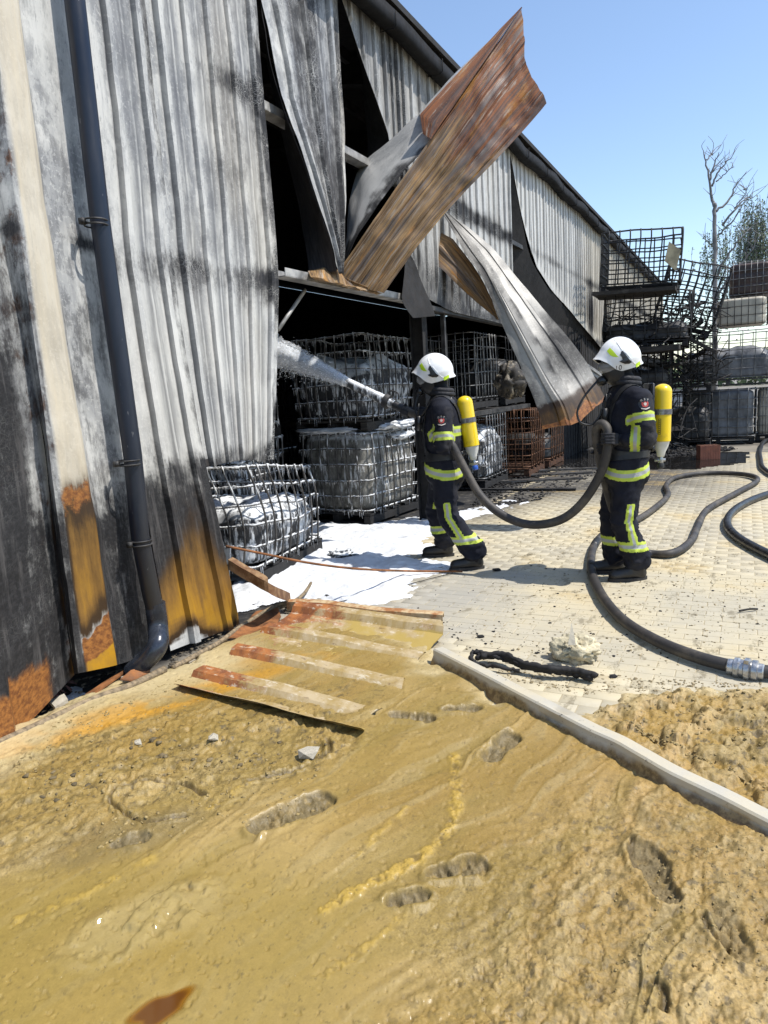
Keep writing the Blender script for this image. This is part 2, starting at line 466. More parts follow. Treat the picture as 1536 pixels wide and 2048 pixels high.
def sheet(name, lines, mats, parent=None, stations=False, nv=60, face=(1, 0, 0), ribs=None, thick=.003, taper=0.0, dent=.006, attrs=None, smooth_lines=True, sub=4, ragged=None, seed=1, sharp=24, twin=True):
    t = np.linspace(0, 1, nv)
    L = []
    for l in lines:
        l = np.array(l, float)
        if smooth_lines and len(l) > 2: l = catmull(l, 8)
        L.append(by_station(l, t) if stations else polyline(l, t))
    L = np.array(L)                                        # k, nv, 3
    k = len(L)
    seg = np.r_[0, np.cumsum([np.linalg.norm(L[i+1]-L[i], axis=1).mean() for i in range(k-1)])]
    gr = None
    if ribs:
        us, hs = rib_profile(seg[-1], *ribs)
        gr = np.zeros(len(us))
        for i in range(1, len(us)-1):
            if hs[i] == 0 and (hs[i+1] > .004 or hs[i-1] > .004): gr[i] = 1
    else:
        us = np.unique(np.concatenate([np.linspace(seg[i], seg[i+1], sub+1) for i in range(k-1)])); hs = np.zeros_like(us)
    nu = len(us)
    idx = np.clip(np.searchsorted(seg, us, side='right')-1, 0, k-2)
    fr = (us-seg[idx])/(seg[idx+1]-seg[idx])
    P = L[idx]*(1-fr)[:, None, None]+L[idx+1]*fr[:, None, None]     # nu, nv, 3
    P = P.transpose(1, 0, 2)                               # nv, nu, 3
    dv = np.gradient(P, axis=0); du = np.gradient(P, us, axis=1)
    N = np.cross(du, dv); N /= np.linalg.norm(N, axis=2, keepdims=True)+1e-9
    if (N @ np.array(face, float)).mean() < 0: N = -N; flip = True
    else: flip = False
    ln = np.linalg.norm(np.diff(L[0], axis=0), axis=1).sum()
    U = np.broadcast_to(us[None, :], (nv, nu)); Vv = np.broadcast_to((t*ln)[:, None], (nv, nu))
    d = hs[None, :]*(1-sst(t, 1-taper, 1.0)[:, None] if taper else 1)+(fbm(U*3.1+seed*3.7, Vv*2.3, 3, seed)-.5)*2*dent+(fbm(U*14, Vv*5, 2, seed+5)-.5)*dent*.5
    P = P+N*d[..., None]
    if ragged:
        for row, s in ((0, -1), (nv-1, 1)):
            if ragged in ('both', 'end' if s > 0 else 'start'):
                P[row] += (P[row]-P[row-s])*(((fbm(us*9, us*0, 3, seed+9)-.4)*5)[:, None])
    V = P.reshape(-1, 3); n = len(V)
    a = attrs(V, U.ravel(), Vv.ravel(), (U/us[-1]).ravel(), np.repeat(t, nu)) if attrs else {}
    for q in ('soot', 'rust', 'ochre', 'cream', 'crack', 'pale'):
        a.setdefault(q, np.zeros(n))
        a[q] = np.broadcast_to(np.asarray(a[q], float), (n,)).copy()
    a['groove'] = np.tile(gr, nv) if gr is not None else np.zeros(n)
    uv = np.stack([U.ravel()+seed*1.37, Vv.ravel()+seed*2.11], 1)
    F = grid_faces(nu, nv)
    if flip: F = F[:, ::-1]
    if not isinstance(mats, (list, tuple)): mats = [mats, mats]
    if not twin:
        return mk(name, V, F, mats[0], parent, uv, a, sharp=sharp)
    V2 = (P-N*thick).reshape(-1, 3)
    b = np.concatenate([np.arange(nu), nu*np.arange(1, nv-1)+nu-1, np.arange(nu)[::-1]+nu*(nv-1), (nu*np.arange(1, nv-1))[::-1]])
    R = np.stack([b, np.roll(b, -1), np.roll(b, -1)+n, b+n], 1)
    if not flip: R = R[:, ::-1]
    FF = np.concatenate([F, F[:, ::-1]+n, R])
    fm = np.r_[np.zeros(len(F)), np.ones(len(F)), np.zeros(len(R))].astype(np.int32)
    return mk(name, np.concatenate([V, V2]), FF, mats, parent, np.concatenate([uv, uv]), {q: np.r_[x, x] for q, x in a.items()}, fm, sharp=sharp)

# ---------------------------------------------------------------- ground
t = NT('yard_dirt')
v = t.uv((1, 1, 1), 'POS')
n1 = t.noise(v, .9, 6, .6); n2 = t.noise(v, 7, 6, .7)
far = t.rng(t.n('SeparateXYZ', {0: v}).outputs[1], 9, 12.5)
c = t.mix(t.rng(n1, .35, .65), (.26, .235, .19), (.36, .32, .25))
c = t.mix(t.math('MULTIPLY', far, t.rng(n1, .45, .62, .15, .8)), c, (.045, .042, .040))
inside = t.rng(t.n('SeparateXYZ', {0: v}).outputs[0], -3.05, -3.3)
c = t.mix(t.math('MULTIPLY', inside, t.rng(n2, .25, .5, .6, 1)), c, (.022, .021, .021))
t.out(col=c, rough=t.rng(n1, .4, .6, .55, .9)); t.bump(n2, .5, .02)
M['dirt'] = t.m
M['clay_bed'] = simple('clay_bed', (.25, .18, .065), .8, 0, .25, 6, .3)
g = mk('ground', [(-400, -400, -.14), (400, -400, -.14), (400, 400, -.14), (-400, 400, -.14)], [(0, 1, 2, 3)], M['clay_bed'])
tag(g, kind='structure')
edge = np.array([(-3.396,2.077,0.000)[:2], (-3.292,2.455,0.000)[:2], (-3.158,2.885,0.000)[:2], (-3.052,3.208,0.000)[:2], (-3.047,3.831,0.000)[:2], (-2.677,4.115,-0.000)[:2], (-1.787,3.893,-0.000)[:2], (-1.531,3.521,0.000)[:2], (-1.078,3.225,0.000)[:2], (-0.712,3.283,0.000)[:2], (-0.502,3.460,0.000)[:2], (-0.167,3.640,0.000)[:2], (0.138,3.829,0.000)[:2]])
edge = np.concatenate([[(-3.6, .2), (-3.3, 1.4)], edge, [(.9, 4.1), (2.5, 4.4)]])
et = np.gradient(edge, axis=0); et /= np.linalg.norm(et, axis=1, keepdims=True)
back = edge+.17*np.stack([et[:, 1], -et[:, 0]], 1)          # the paving runs a little way under the clay
def flat_region(z, mat, name):
    P = [(-300., -60., z), (-6., -60., z)]+[(x, y, z) for x, y in back]+[(300., 20., z), (300., 350., z), (-300., 350., z)]
    bm = bmesh.new(); f = bm.faces.new([bm.verts.new(p) for p in P]); bmesh.ops.triangulate(bm, faces=[f])
    me = bpy.data.meshes.new(name); bm.to_mesh(me); bm.free(); me.materials.append(mat)
    for p_ in me.polygons:
        if p_.normal.z < 0: p_.flip()
    o = bpy.data.objects.new(name, me); COL.objects.link(o); return tag(o, kind='structure')
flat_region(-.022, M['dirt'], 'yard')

def paver_mat(name, per_object):
    t = NT(name)
    v = t.uv((1, 1, 1), 'POS')
    n1 = t.noise(v, 1.1, 6, .6); n2 = t.noise(v, 24, 5, .65); n3 = t.noise(t.uv((1.0, .45, 1), 'POS'), 7, 8, .72)
    r = t.rand() if per_object else t.attr('tone')
    c = t.mix(r, (.36, .335, .27), (.42, .39, .315))
    c = t.mix(t.math('MULTIPLY', t.rng(n2, .35, .65), .5), c, (.34, .30, .22))
    c = t.mix(t.rng(n1, .38, .60, .30, .92), c, (.50, .43, .285))            # sandy film
    yy = t.n('SeparateXYZ', {0: v}).outputs[1]; xx = t.n('SeparateXYZ', {0: v}).outputs[0]
    grey = t.math('MULTIPLY', t.rng(t.math('ADD', xx, t.math('MULTIPLY', n1, .8)), -.9, -1.6), t.math('MULTIPLY', t.rng(yy, 3.4, 4.2), t.rng(yy, 6.6, 5.6)))
    c = t.mix(t.math('MULTIPLY', grey, .6), c, (.27, .265, .25))              # greyer band
    dk = t.math('MULTIPLY', t.rng(n3, .56, .64), .6)
    c = t.mix(dk, c, (.13, .105, .06))                                        # dried silt specks
    sootz = t.math('ADD', t.rng(yy, 8.2, 11.0), t.math('MULTIPLY', t.rng(xx, -2.2, -3.1), t.rng(yy, 7.0, 8.6)))
    c = t.mix(t.math('MULTIPLY', t.math('MULTIPLY', sootz, t.rng(xx, .6, -1.4), clamp=True), t.rng(n1, .25, .5, .2, .95), clamp=True), c, (.045, .042, .040))
    och = t.math('MULTIPLY', t.rng(n1, .55, .66), t.rng(n2, .3, .6))
    c = t.mix(t.math('MULTIPLY', och, .5), c, (.42, .29, .10))
    t.out(col=c, rough=.8); t.bump(t.math('ADD', n2, n3), .3, .006)
    return t.m
M['paver'] = paver_mat('clay_dusted_paver', True)
M['paver_field'] = paver_mat('clay_dusted_pavers', False)
t = NT('joint_sand'); v = t.uv((1, 1, 1), 'POS')
t.out(col=t.mix(t.noise(v, 14, 4), (.26, .22, .14), (.47, .40, .265)), rough=.9); M['joint'] = t.m
pp_ = [(x, y, -.0025) for x, y in back if x > -3.1]+[(9, 5.5, -.0025), (9, 15.5, -.0025), (-3.14, 15.5, -.0025)]
bm = bmesh.new(); f = bm.faces.new([bm.verts.new(p) for p in pp_]); bmesh.ops.triangulate(bm, faces=[f])
me = bpy.data.meshes.new('pavement'); bm.to_mesh(me); bm.free(); me.materials.append(M['joint'])
pave = bpy.data.objects.new('pavement', me); COL.objects.link(pave)
tag(pave, kind='structure')
pb = MB(); pb.box((0, 0, -.0145), (.1965, .0965, .029), bev=.003)
pv = pb.build('paver', M['paver'], smooth=False)
pme = pv.data; bpy.data.objects.remove(pv)
pvx, pf = np.concatenate(pb.V), pb.F
def paver_spots():
    out = []
    for j in range(int((15.3-2.6)/.1)):
        y = 2.65+j*.1
        for i in range(int((8.4+3.0)/.2)):
            x = -3.0+i*.2+(.1 if j % 2 else 0)
            if y > 9.5 and x > 3.5: continue
            out.append((x, y))
    return out
def out_of_clay(s):
    i = np.argmin(np.hypot(back[:, 0]-s[0], back[:, 1]-s[1])); yb = np.interp(s[0], back[4:, 0], back[4:, 1])
    return s[1] > yb+.02
spots = [s for s in paver_spots() if out_of_clay(s)]
near = sorted([s for s in spots if -2.2 < s[0] < .75 and s[1] > 3.55 and s[0] < .1+.13*s[1] and s[1] > 3.95-.25*(s[0]+1.5)], key=lambda s: math.hypot(*s))[:296]
ns = set(near)
for (x, y) in near:
    o = bpy.data.objects.new('paver', pme); COL.objects.link(o)
    o.parent = pave
    o.location = (x, y, rng.normal(0, .0008)); o.rotation_euler = (rng.normal(0, .005), rng.normal(0, .004), rng.normal(0, .008))
rest = [s for s in spots if s not in ns]
q = np.array([(x, y, rng.normal(0, .0009)) for x, y in rest])
VV = (pvx[None]+q[:, None]).reshape(-1, 3)
keepf = [f for f in pf if len(f) == 4]
FF = (np.array(keepf)[None]+(np.arange(len(rest))*len(pvx))[:, None, None]).reshape(-1, 4)
fo = mk('paver_field', VV, FF, M['paver_field'], pave, attrs={'tone': np.repeat(rng.random(len(rest)), len(pvx))}, smooth=False)
tag(fo, kind='stuff')

# ---------------------------------------------------------------- mud: one dense height field with boot prints
NA, NR = 1000, 640
ang = np.radians(np.linspace(62, 166, NA)); rad = .85*np.exp(np.linspace(0, math.log(5.1/.85), NR))
A, R_ = np.meshgrid(ang, rad)
mx, my = (R_*np.cos(A)).ravel(), (R_*np.sin(A)).ravel()
def inside_dist(x, y, poly):
    """signed distance to an open border, positive on the camera's side"""
    d = np.full(x.shape, 1e9); s = np.ones(x.shape)
    for (x0, y0), (x1, y1) in zip(poly[:-1], poly[1:]):
        ex, ey = x1-x0, y1-y0; L2 = ex*ex+ey*ey
        tt = np.clip(((x-x0)*ex+(y-y0)*ey)/L2, 0, 1)
        dd = np.hypot(x-x0-tt*ex, y-y0-tt*ey)
        cr = (ex*(y-y0)-ey*(x-x0))
        m = dd < d
        d = np.where(m, dd, d); s = np.where(m, np.where(cr < 0, 1, -1), s)
    return d*s
sd = inside_dist(mx, my, edge)+(fbm(mx*3, my*3, 4, 3)-.5)*.30+(fbm(mx*14, my*14, 3, 4)-.5)*.12
z = -.040+.075*sst(sd, -.10, .16)
flow = np.radians(76)                                     # the slurry ran and was dragged this way
fx, fy = mx*math.cos(flow)+my*math.sin(flow), -mx*math.sin(flow)+my*math.cos(flow)
z += (fbm(mx*1.3, my*1.3, 3, 8)-.5)*.030*sst(sd, 0, .5)
warp = fbm(mx*2, my*2, 3, 77)
smear = fbm(fy*7+warp*2.2, fx*1.3, 4, 21)
smear2 = fbm(fy*24+warp*6, fx*2.6, 3, 22)
smooth_zone = 1-sst(mx+.35*my, -.25, .35)                 # smoother slurry away from the camera's right
z += (smear-.5)*.022+(smear2-.5)*.010*sst(smear, .38, .6)
ridge = np.abs(fbm(fy*4+warp*1.5, fx*.9, 3, 31)-.5)
ridgem = sst(ridge, .022, .0)*sst(fbm(mx*1.8, my*1.8, 2, 5), .48, .62)
z += .010*ridgem
def ell(cx, cy, rx, ry, rot=0, soft=.6):
    c, s_ = math.cos(rot), math.sin(rot)
    X, Y = (mx-cx)*c+(my-cy)*s_, -(mx-cx)*s_+(my-cy)*c
    return sst(np.hypot(X/rx, Y/ry), 1+soft, 1-soft*.3)
crumb = fbm(mx*26, my*26, 4, 41, .62)
crumb2 = fbm(mx*62, my*62, 3, 42, .6)
gx, gy = (-2.415,2.087,0.000)[:2]
rough_l = np.maximum.reduce([ell(gx, gy, .95, .32, 1.0), ell(*(-2.363,1.621,0.000)[:2], .6, .22, 1.1)*.8, ell(*(-1.846,2.303,0.000)[:2], .35, .2, .9), ell(*(-2.020,1.757,0.000)[:2], .35, .12, .6)*.5])
rough_r = np.maximum(ell(*(0.024,1.930,0.000)[:2], .75, .55, 1.3), ell(*(-0.115,1.726,0.000)[:2], .6, .5, 1.3)*.85)
clods = np.maximum.reduce([ell(*(-0.145,3.227,0.000)[:2], .42, .30, 1.0), ell(*(0.053,2.983,0.000)[:2], .35, .28, 1.0)])
rough = np.clip(np.maximum(np.maximum(rough_l, rough_r*.8), clods)+.04, 0, 1)*sst(sd, -.05, .1)
z += rough*((sst(fbm(mx*11, my*11, 4, 44, .55), .38, .66)-.4)*.016+(sst(crumb, .45, .70)-.3)*.008+(crumb2-.5)*.007)
z += (crumb2-.5)*.0014*(.4+rough*2)+(fbm(mx*140, my*140, 2, 43)-.5)*.0009
cl = fbm(mx*9, my*9, 4, 51, .6)
z += clods*(sst(cl, .44, .60)*.026-.022+sst(fbm(mx*20, my*20, 3, 52), .45, .65)*.008)
zone_s = np.maximum(ell(*(-2.185,3.262,0.000)[:2], .95, .52, .5, .35), 0)   # clay flat between the ribs of the fallen sheet
z = z*(1-.85*zone_s*sst(sd, 0, .1))+.034*.85*zone_s*sst(sd, 0, .1)
PRINTS = [((-0.215,2.124,0.000), 2.0, .29, .036, 1), ((-0.914,2.725,0.000), 1.42, .28, .036, .8), ((-1.395,2.843,0.000), .15, .24, .040, .6), ((-1.198,3.004,0.000), .45, .19, .036, .5),
          ((-1.496,1.966,0.000), 1.12, .36, .036, .6), ((-0.806,1.913,-0.000), .62, .22, .030, 1), ((-0.900,1.726,0.000), .62, .16, .030, 1), ((-0.002,1.948,0.000), 1.9, .22, .014, .3), ((-1.947,1.592,0.000), .8, .16, .018, .8)]
wet = np.zeros_like(mx); treads = np.zeros_like(mx)
for (p, rot, ln, dp, sharpn) in PRINTS:
    rot += math.radians(0)
    c, s_ = math.cos(rot), math.sin(rot)
    wob = (fbm(mx*16, my*16, 3, 61)-.5)*.020+(fbm(mx*60, my*60, 3, 62)-.5)*.007
    X, Y = (mx-p[0])*c+(my-p[1])*s_, -(mx-p[0])*s_+(my-p[1])*c
    h = ln/2; tt = X/h
    hw = ln*np.where(tt > .05, .185-.02*np.abs(tt-.45), np.where(tt > -.3, .15, .155))
    d = np.maximum(np.abs(X)-h+.05, 0)**2+np.maximum(np.abs(Y)-hw+.05, 0)**2
    d = np.sqrt(d)-.05+wob
    ins = sst(d, .007, -.013)
    heel = sst(tt, -.30, -.38); waist = sst(np.abs(tt+.14), .12, .03)
    tread = (sst(np.sin(X*2*math.pi/.026+np.abs(Y)*60), -.3, .5)-.5)*.007*sharpn
    rim = sst(d, -.002, .010)*sst(d, .045, .012)
    z = z-ins*(.66*dp*(1-.55*waist+.12*heel))+rim*.013*(.25+.9*sst(fbm(mx*14, my*14, 3, 66), .4, .65))+ins*(tread*.8+(crumb2-.5)*.010+(sst(crumb, .42, .56)-.5)*.009)
    wet = np.maximum(wet, sst(d, .010, -.006)*(.3+.65*min(1, dp/.03))); treads = np.maximum(treads, ins)
# drag tail below the long print, wet hummocks and the amber pool's hollow at the near left
hx, hy = (-1.603,1.344,0.000)[:2]
hum = ell(hx, hy, .20, .10, 1.0)

ax, ay = (-1.333,1.115,0.000)[:2]
pex, pey = np.subtract((-1.285,1.203,0.000)[:2], (-1.374,1.030,0.000)[:2]); pan = math.atan2(pey, pex); plen = math.hypot(pex, pey)/2
pool = ell(ax, ay, plen, .045, pan, .3)
flatz = .012
zone = ell(*(-1.539,1.147,0.000)[:2], .60, .42, .6, .5)
z = z*(1-.8*zone)+.018*.8*zone
z += hum*.018*sst(fbm(mx*13, my*13, 3, 71), .40, .62)
lev = ell(ax, ay, plen*1.7, .12, pan, .4); z = z*(1-lev)+.020*lev-.004*pool
# thin pale tongues of slurry onto the paving
# colours of the clay, shade of the prints included
def mixc(a, b, f): return a*(1-f[:, None])+np.array(b)[None]*f[:, None]
colr = np.tile(np.array([[.278, .190, .060]]), (len(mx), 1))
colr = mixc(colr, (.365, .245, .096), sst(mx+.25*my+(fbm(mx*2, my*2, 3, 81)-.5)*.8, -.35, .45)*.9)
colr = mixc(colr, (.365, .258, .10), sst(fbm(mx*1.4, my*2.2, 5, 82), .50, .66)*.55)
colr = mixc(colr, (.245, .155, .038), sst(fbm(mx*2.1+3, my*1.3, 5, 83), .50, .66)*.6)
colr = mixc(colr, (.235, .168, .050), sst(smear, .50, .36)*.5)
colr = mixc(colr, (.35, .27, .13), sst(smear2, .56, .68)*.35)
colr = mixc(colr, (.17, .12, .04), sst(crumb, .48, .32)*rough*.8)
colr = mixc(colr, (.258, .182, .046), zone*.6)
colr = mixc(colr, (.34, .26, .11), hum*.5)
colr = mixc(colr, (.145, .113, .058), np.clip(wet+ell(*(-1.991,1.605,0.000)[:2], .25, .1, .9)*.5, 0, 1)*sst(crumb, .18, .45)*.9)  # wet grey prints, with the shade of their hollows painted in
def pline(pts):
    p = catmull(np.array([(*q[:2], 0) for q in pts]), 4)[:, :2]; d = np.full(mx.shape, 9.0); x0, y0 = p.min(0)-.2; x1, y1 = p.max(0)+.2
    m = (mx > x0) & (mx < x1) & (my > y0) & (my < y1); X, Y = mx[m], my[m]; dm = np.full(X.shape, 9.0)
    for (ax_, ay_), (bx_, by_) in zip(p[:-1], p[1:]):
        ex, ey = bx_-ax_, by_-ay_; tt = np.clip(((X-ax_)*ex+(Y-ay_)*ey)/(ex*ex+ey*ey+1e-12), 0, 1)
        dm = np.minimum(dm, np.hypot(X-ax_-tt*ex, Y-ay_-tt*ey))
    d[m] = dm; return d
wobl = (fbm(mx*18, my*18, 3, 111)-.5)*.030+(fbm(mx*55, my*55, 2, 112)-.5)*.014
ye = np.maximum.reduce([sst(pline([(-1.083,2.593,0.000), (-0.963,2.318,0.000), (-0.909,2.074,0.000), (-0.981,1.841,0.000), (-1.073,1.682,0.000), (-1.121,1.580,0.000)])+wobl, .034, .012), .7*sst(pline([(-1.107,2.155,0.000), (-1.130,1.984,0.000), (-1.146,1.846,0.000)])+wobl, .022, .006), .6*sst(pline([(-0.888,1.646,0.000), (-0.922,1.517,0.000), (-0.978,1.389,0.000)])+wobl, .022, .006), .6*sst(pline([(-1.992,1.180,0.000), (-1.902,1.312,0.000), (-1.808,1.547,0.000)])+wobl, .03, .008), .6*sst(pline([(-1.819,1.872,-0.000), (-1.793,1.992,0.000), (-1.772,2.097,0.000)])+wobl, .02, .006)])
colr = mixc(colr, (.40, .265, .055), ye*(.25+.65*sst(crumb, .40, .58)))
colr = mixc(colr, (.16, .11, .035), ye*sst(crumb, .44, .34)*.8)
z += ye*(sst(crumb, .40, .62)*.007+(crumb2-.5)*.006)
for pts, hh, wd in (([(-0.969,1.348,0.000), (-0.899,1.537,-0.000), (-0.792,1.811,0.000), (-0.718,2.092,0.000)], .008, .020), ([(-0.866,1.302,0.000), (-0.746,1.544,0.000), (-0.625,1.800,0.000)], .007, .018), ([(-0.748,1.354,0.000), (-0.639,1.535,0.000), (-0.529,1.734,0.000)], .006, .02), ([(-0.694,2.131,0.000), (-0.649,2.441,0.000), (-0.605,2.775,0.000)], .006, .014), ([(-0.609,2.080,0.000), (-0.584,2.330,0.000), (-0.499,2.592,0.000)], .006, .012), ([(-1.541,1.948,0.000), (-1.486,1.693,0.000), (-1.465,1.660,-0.000)], .008, .012), ([(-0.486,1.794,-0.000), (-0.394,1.989,0.000), (-0.313,2.147,0.000)], .010, .022), ([(-0.276,1.560,0.000), (-0.245,1.722,0.000), (-0.243,1.855,0.000)], .012, .022), ([(-1.087,1.456,0.000), (-0.992,1.716,0.000), (-0.942,2.001,0.000)], .005, .016), ([(-1.563,1.478,0.000), (-1.504,1.773,0.000), (-1.547,2.245,0.000), (-1.552,2.508,0.000)], .005, .016), ([(-1.799,1.404,0.000), (-1.693,1.726,0.000), (-1.707,2.183,-0.000)], .005, .014)):
    dl = pline(pts)+wobl*.6; br_ = sst(fbm(mx*5, my*5, 3, 120), .42, .60); z += .5*br_*hh*(sst(dl, wd, wd*.2)-.7*sst(np.abs(dl-wd*1.6), wd*.8, 0))
    colr = mixc(colr, (.36, .26, .11), br_*sst(dl, wd, wd*.2)*.4); colr = mixc(colr, (.19, .13, .045), br_*sst(np.abs(dl-wd*1.5), wd*.7, 0)*.4)
for pts in ([(-2.267,1.813,0.000), (-2.190,1.898,0.000), (-2.054,1.959,0.000), (-1.899,1.935,0.000)], [(-2.141,1.709,0.000), (-1.972,1.709,0.000), (-1.868,1.791,0.000)], [(-2.261,1.808,0.000), (-2.223,1.748,0.000), (-2.128,1.707,0.000)], [(-1.792,2.089,0.000), (-1.707,2.183,-0.000), (-1.640,2.272,0.000)], [(-0.304,2.260,0.000), (-0.308,2.203,0.000), (-0.275,2.124,0.000)], [(-0.073,1.968,0.000), (-0.051,1.917,0.000), (-0.013,1.895,0.000)], [(-0.172,1.693,0.000), (-0.145,1.664,0.000), (-0.147,1.616,0.000)], [(-1.653,2.332,0.000), (-1.592,2.400,0.000), (-1.673,2.511,0.000)]):
    dl = pline(pts)+wobl*.4; z -= .014*sst(dl, .011, .002); z += .008*sst(np.abs(dl-.02), .014, 0); colr = mixc(colr, (.09, .063, .025), sst(dl, .013, .004)*.85)
ck = np.abs(fbm(mx*8, my*8, 4, 113, .6)-.5); ckm = sst(ck, .010, .002)*sst(fbm(mx*3, my*3, 2, 114), .50, .6)*np.clip(rough*1.2, 0, 1)
z -= .006*ckm; colr = mixc(colr, (.10, .07, .03), ckm*.7)
orange = np.maximum(ell(*(-2.908,2.199,0.000)[:2], .95, .10, 1.05, .7), ell(*(-2.461,3.249,-0.000)[:2], .3, .1, .5)*.5)
colr = mixc(colr, (.44, .225, .028), orange*sst(fbm(mx*8, my*8, 4, 92), .25, .5)*.95)
pale = np.maximum(sst(sd, .20, -.02), sst(sd, .62, .18)*sst(mx, -2.3, -2.8)*sst(my, .6, 1.4)*sst(my, 3.6, 3.2)*.9)
colr = mixc(colr, (.52, .43, .25), pale*.9)
colr = mixc(colr, (.30, .19, .045), clods*sst(cl, .48, .40)*.8)
colr = mixc(colr, (.11, .08, .035), sst(fbm(mx*34, my*34, 4, 95, .65), .65, .71)*.8*(.22+rough))
colr *= (.88+.24*fbm(mx*60, my*60, 4, 96, .65))[:, None]
colr = mixc(colr, (.13, .095, .04), sst(fbm(mx*95, my*95, 2, 98), .78, .84)*.6)
z += -.004*sst(fbm(mx*48, my*48, 2, 99), .70, .80)*sst(sd, .05, .2)
rgh = np.clip(.38-.34*zone+.22*wet-.16*smooth_zone*sst(fbm(mx*1.6, my*1.6, 3, 97), .4, .6)+.2*rough, .10, .9)
mt = NT('clay_slurry')
v = mt.uv((1, 1, 1), 'POS')
g1 = mt.noise(v, 150, 6, .7); g2 = mt.noise(mt.uv((1, .35, 1), 'POS'), 38, 6, .7)
dry = mt.rng(mt.attr('gloss'), .15, .55)
cc = mt.mul(mt.attrc('clay'), mt.mix(mt.rng(g1, .25, .75), mt.mix(dry, (.92, .92, .91), (.70, .70, .68)), mt.mix(dry, (1.07, 1.07, 1.06), (1.26, 1.25, 1.22))))
cc = mt.mix(mt.math('MULTIPLY', mt.math('MULTIPLY', mt.rng(g2, .61, .68), .5), dry), cc, (.10, .072, .03))
mt.out(col=cc, rough=mt.attr('gloss'), spec=.4)
mt.bump(mt.math('MULTIPLY', mt.math('ADD', g1, mt.math('MULTIPLY', g2, .9)), mt.rng(dry, 0, 1, .12, 1)),   .40, .005)
keep = sd > -.28
F = grid_faces(NA, NR)[:, ::-1]
F = F[keep[F].any(1)]
used = np.unique(F); remap = np.zeros(len(mx), np.int64); remap[used] = np.arange(len(used))
mud = mk('mud', np.stack([mx, my, z], 1)[used], remap[F], mt.m, attrs={'clay': colr[used], 'gloss': rgh[used]})
tag(mud, kind='structure')
mtree = None
def mud_z(x, y):
    i = np.argmin((mx-x)**2+(my-y)**2)
    return max(float(z[i]), 0.0)
# amber pool in its hollow
NP, NQ = 44, 10
th = np.linspace(0, 2*math.pi, NP, endpoint=False); rr = 1+.14*np.sin(3*th+1)+.09*np.sin(5*th)
pz = .0185
ca_, sa_ = math.cos(pan), math.sin(pan)
pp, al = [(ax, ay, pz)], [1.0]
for q in range(1, NQ+1):
    f_ = q/NQ
    for t_, r_ in zip(th, rr):
        u_, v_ = plen*1.05*r_*f_*math.cos(t_), .056*r_*f_*math.sin(t_)
        pp.append((ax+u_*ca_-v_*sa_, ay+u_*sa_+v_*ca_, pz)); al.append(float(sst(np.array(f_), 1.0, .45)))
fa = [(0, 1+i, 1+(i+1) % NP) for i in range(NP)]+[(1+(q-1)*NP+i, 1+q*NP+i, 1+q*NP+(i+1) % NP, 1+(q-1)*NP+(i+1) % NP) for q in range(1, NQ) for i in range(NP)]
t = NT('amber_water')
de = t.attr('depth')
t.out(col=t.mix(t.rng(de, .3, 1), (.26, .12, .012), (.10, .034, .003)), rough=.05, alpha=t.rng(de, 0, .75)); M['amber'] = t.m
am = mk('puddle', pp, fa, M['amber'], attrs={'depth': al})
tag(am, kind='structure')

# ---------------------------------------------------------------- foam lying on the paving
def heap(name, poly, h, step, mat, seed, edge_soft=.12, lump=.03, hole=0.0):
    poly = np.array(poly); lo, hi = poly.min(0)-.2, poly.max(0)+.2
    nx, ny = int((hi[0]-lo[0])/step), int((hi[1]-lo[1])/step)
    X, Y = np.meshgrid(np.linspace(lo[0], hi[0], nx), np.linspace(lo[1], hi[1], ny)); X = X.ravel(); Y = Y.ravel()
    ins = np.zeros(len(X), bool); d = np.full(len(X), 1e9)
    for (x0, y0), (x1, y1) in zip(poly, np.roll(poly, -1, 0)):
        c = ((y0 > Y) != (y1 > Y)) & (X < (x1-x0)*(Y-y0)/((y1-y0) if abs(y1-y0) > 1e-9 else 1e-9)+x0)
        ins ^= c
        L2 = (x1-x0)**2+(y1-y0)**2; tt = np.clip(((X-x0)*(x1-x0)+(Y-y0)*(y1-y0))/L2, 0, 1)
        d = np.minimum(d, np.hypot(X-x0-tt*(x1-x0), Y-y0-tt*(y1-y0)))
    s = np.where(ins, d, -d)+(fbm(X*5, Y*5, 4, seed)-.5)*.22+(fbm(X*22, Y*22, 3, seed+1)-.5)*.06
    if hole: s = np.minimum(s, (fbm(X*7, Y*7, 4, seed+5)-hole)*1.2)
    Z = -.012+(h+.012)*sst(s, -.01, edge_soft)+sst(s, 0, .2)*(lump*(fbm(X*6, Y*6, 3, seed+2)-.4)+.008*(fbm(X*30, Y*30, 3, seed+3)-.5))
    F = grid_faces(nx, ny); F = F[(s > -.04)[F].any(1)]
    us = np.unique(F); rm = np.zeros(len(X), np.int64); rm[us] = np.arange(len(us))
    return mk(name, np.stack([X, Y, Z], 1)[us], rm[F], mat)
fp = [(-3.480,4.000,0.000)[:2], (-4.317,4.911,0.000)[:2], (-4.6,5.2), (-4.9,6.6), (-5.0,7.4), (-4.012,7.317,0.000)[:2], (-3.591,7.941,0.000)[:2], (-3.109,8.547,0.000)[:2], (-2.822,8.401,0.000)[:2], (-3.118,7.528,0.000)[:2], (-3.070,6.828,0.000)[:2], (-2.873,6.376,0.000)[:2], (-2.927,5.989,0.000)[:2], (-2.391,5.850,0.000)[:2], (-2.314,5.717,0.000)[:2], (-2.525,5.363,0.000)[:2], (-2.342,4.862,0.000)[:2], (-2.636,4.411,0.000)[:2], (-3.188,4.557,0.000)[:2], (-3.433,4.346,0.000)[:2]]
fo = heap('foam_patch', fp, .022, .014, M['foam'], 101, .10, .07)
tag(fo, 'white fire foam spread over the paving under the opening', 'foam', kind='stuff')
